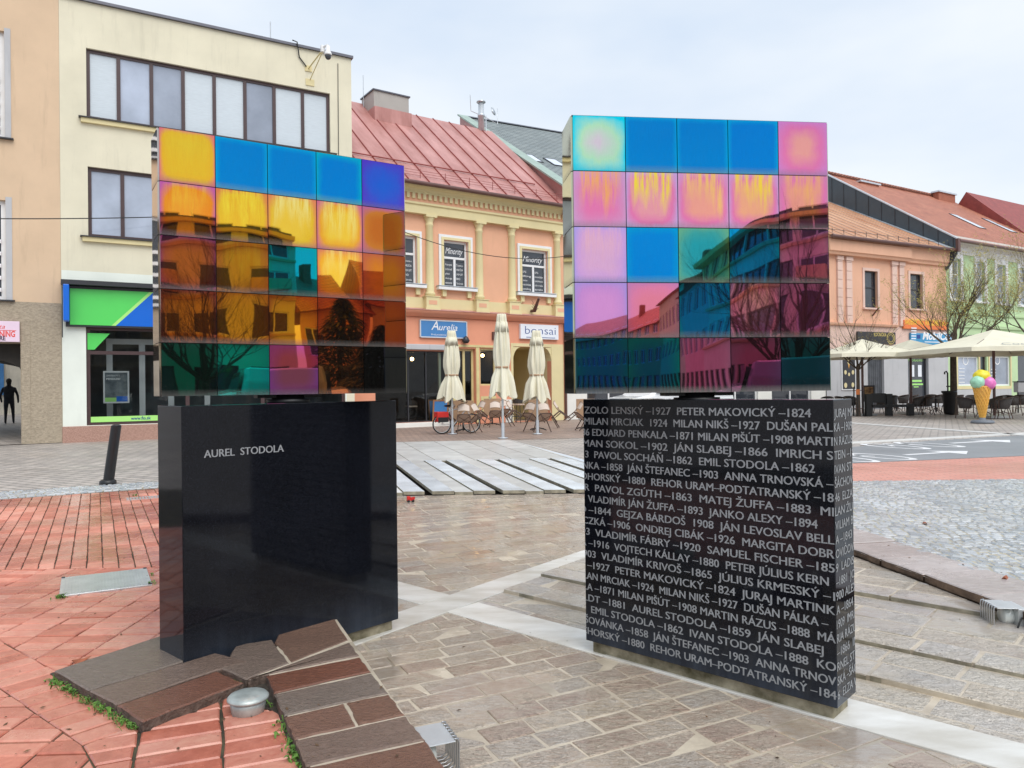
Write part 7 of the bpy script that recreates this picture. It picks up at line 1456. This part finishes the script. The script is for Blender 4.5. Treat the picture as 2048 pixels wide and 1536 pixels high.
tt = thing('toy_truck', 'tiny red plastic toy truck left on the wet paving', 'toy', G(821, 1004, FZ), R_(20)); b = MB(); b.box(-.05, .055, -.028, .028, .022, .04); b.box(-.052, -.005, -.03, .03, .04, .085); b.build('body', M['redfab'], tt, bevel=.004); b = MB(); b.add([(0, -.03, .04), (.058, -.03, .04), (.062, -.034, .07), (0, -.03, .062), (0, .03, .04), (.058, .03, .04), (.062, .034, .07), (0, .03, .062)], [(0, 1, 2, 3), (7, 6, 5, 4), (1, 5, 6, 2), (0, 3, 7, 4), (0, 4, 5, 1)]); b.build('tipper', M['redfab'], tt)
for x in (-.032, .034):
    for s in (-1, 1): b = MB(); b.lathe([(.006, -.008), (.018, -.008), (.018, .008), (.006, .008)], 14); o = b.build('wheel', M['rubber'], tt, (x, s * .03, .018)); o.rotation_euler = (R_(90), 0, 0); h = MB(); h.lathe([(.001, -s * -.0086), (.008, -s * -.0086)] if s < 0 else [(.008, .0086), (.001, .0088)], 10); h.build('hub', M['yel'], o)
for x, y, z, lab in ((2010, 1157, .006, 'reddish dry leaf lying on the rim flags'), (1850, 1047, .004, 'brown dry leaf on the cobbles, near the plinth of names'), (160, 1322, .004, 'rust brown dry leaf on the red bricks left of the slabs')):
    p = G(x, y, z); lf = MB(); rg = random.Random(x); vs = [(.045 * math.cos(t) * (1 + .3 * math.cos(3 * t)), .022 * math.sin(t), .006 + .01 * math.cos(2 * t)) for t in [6.283 * k / 12 for k in range(12)]]; lf.add(vs + [(v[0], v[1], v[2] - .002) for v in vs], [tuple(range(12)), tuple(range(23, 11, -1))] + [(i, (i + 1) % 12, 12 + (i + 1) % 12, 12 + i) for i in range(12)]); o = lf.build('dry_leaf', mat('dry_leaf', (.30, .09, .04), .7, var=.3, vs=40), None, p, rg.uniform(0, 6)); tag(o, lab, 'leaf')
# grit, petals and bits of leaf on the ground
mb = MB(); rg = random.Random(9)
for (x0, y0, x1, y1, z, n_) in ((0, 1010, 310, 1330, .004, 40), (0, 1340, 560, 1536, .005, 34), (130, 1300, 420, 1400, .053, 7), (560, 1300, 800, 1520, .053, 9), (820, 1010, 1150, 1180, FZ + .006, 20), (760, 1260, 1650, 1536, FZ + .006, 34), (1710, 980, 2048, 1150, .006, 60), (1730, 1210, 1940, 1330, FZ + .09, 26)):
    for _ in range(n_):
        p = G(rg.uniform(x0, x1), rg.uniform(y0, y1), z); s = rg.choice((.0025, .003, .004, .0075)); a = rg.uniform(0, 6.28); u = Vector((math.cos(a), math.sin(a), rg.uniform(-.2, .3))) * s * rg.uniform(1, 2.4); v = Vector((-math.sin(a), math.cos(a), 0)) * s
        mb.add([p - u, p + v * .8, p + u, p - v, p + Vector((0, 0, s * .6))], [(0, 3, 4), (3, 2, 4), (2, 1, 4), (1, 0, 4)])
tag(mb.build('ground_litter', mat('leaf_crumbs', (.06, .035, .02), .8, var=.6, vs=3, col2=(.20, .11, .05))), kind='stuff')
# overhead wires
def wire(label, a, b, sag):
    P = [a.lerp(b, t) - Vector((0, 0, sag * 4 * t * (1 - t))) for t in [i / 24 for i in range(25)]]; m_ = MB(); m_.tube(P, .016, n=5); return tag(m_.build('overhead_cable', M['cablem']), label, 'cable')
xa, za = fB.p(470, 428, -.05); a = fB.w(xa, -.05, za); d = ray(-60, 437); a2 = Vector((0, 0, EYE)) + d * (20.5 / d.y)
wire('thin dark overhead cable crossing the peach building to the bank facade', a2, a, .06)
xb, zb_ = fB.p(690, 408, -.05); b_pt = fB.w(xb, -.05, zb_); xd, zd_ = fD.p(1190, 500, -.3); wire('thin dark cable sagging across the salmon house windows', b_pt, fD.w(xd, -.3, zd_), 1.05)
# ------------------------------------------------------------------- the person in the passage
pd = ray(18, 800); pp = pd * (29.6 / pd.y); base = Vector((pp.x, pp.y, .315))
pe = thing('person', 'person in dark clothes walking away through the arched passage', 'person', base, fB.a)
J = [((0, 0, .95), .15), ((0, 0, 1.15), .155), ((0, -.01, 1.38), .165), ((0, 0, 1.50), .07), ((0, .02, 1.58), .085), ((0, .03, 1.68), .095), ((0, .02, 1.76), .06),
     ((-.19, 0, 1.40), .07), ((-.29, .0, 1.12), .055), ((-.26, .14, .93), .042), ((-.25, .2, .86), .038), ((.19, 0, 1.40), .07), ((.29, -.02, 1.13), .055), ((.30, .10, .90), .042), ((.29, .16, .84), .038),
     ((-.10, 0, .88), .115), ((-.11, .03, .50), .075), ((-.12, -.06, .09), .05), ((-.12, .10, .035), .035), ((.10, 0, .88), .115), ((.12, .12, .50), .075), ((.13, .20, .10), .05), ((.13, .34, .035), .035)]
ed = [(0, 1), (1, 2), (2, 3), (3, 4), (4, 5), (5, 6), (2, 7), (7, 8), (8, 9), (9, 10), (2, 11), (11, 12), (12, 13), (13, 14), (0, 15), (15, 16), (16, 17), (17, 18), (0, 19), (19, 20), (20, 21), (21, 22)]
me = bpy.data.meshes.new('body'); me.from_pydata([j[0] for j in J], ed, []); bo_ = bpy.data.objects.new('body', me); COL.objects.link(bo_); bo_.parent = pe
sk = bo_.modifiers.new('skin', 'SKIN'); me.skin_vertices[0].data[0].use_root = True
for i, j in enumerate(J): me.skin_vertices[0].data[i].radius = (j[1], j[1] * .85)
bo_.modifiers.new('sub', 'SUBSURF').render_levels = 2; me.materials.append(mat('navy_cloth', (.02, .024, .035), .85, var=.4, vs=6, bmp=.5, bs=12))
b = MB(); b.ball((0, .015, 1.70), (.098, .115, .11), 16, 10); b.build('hair', M['cloth'], pe)
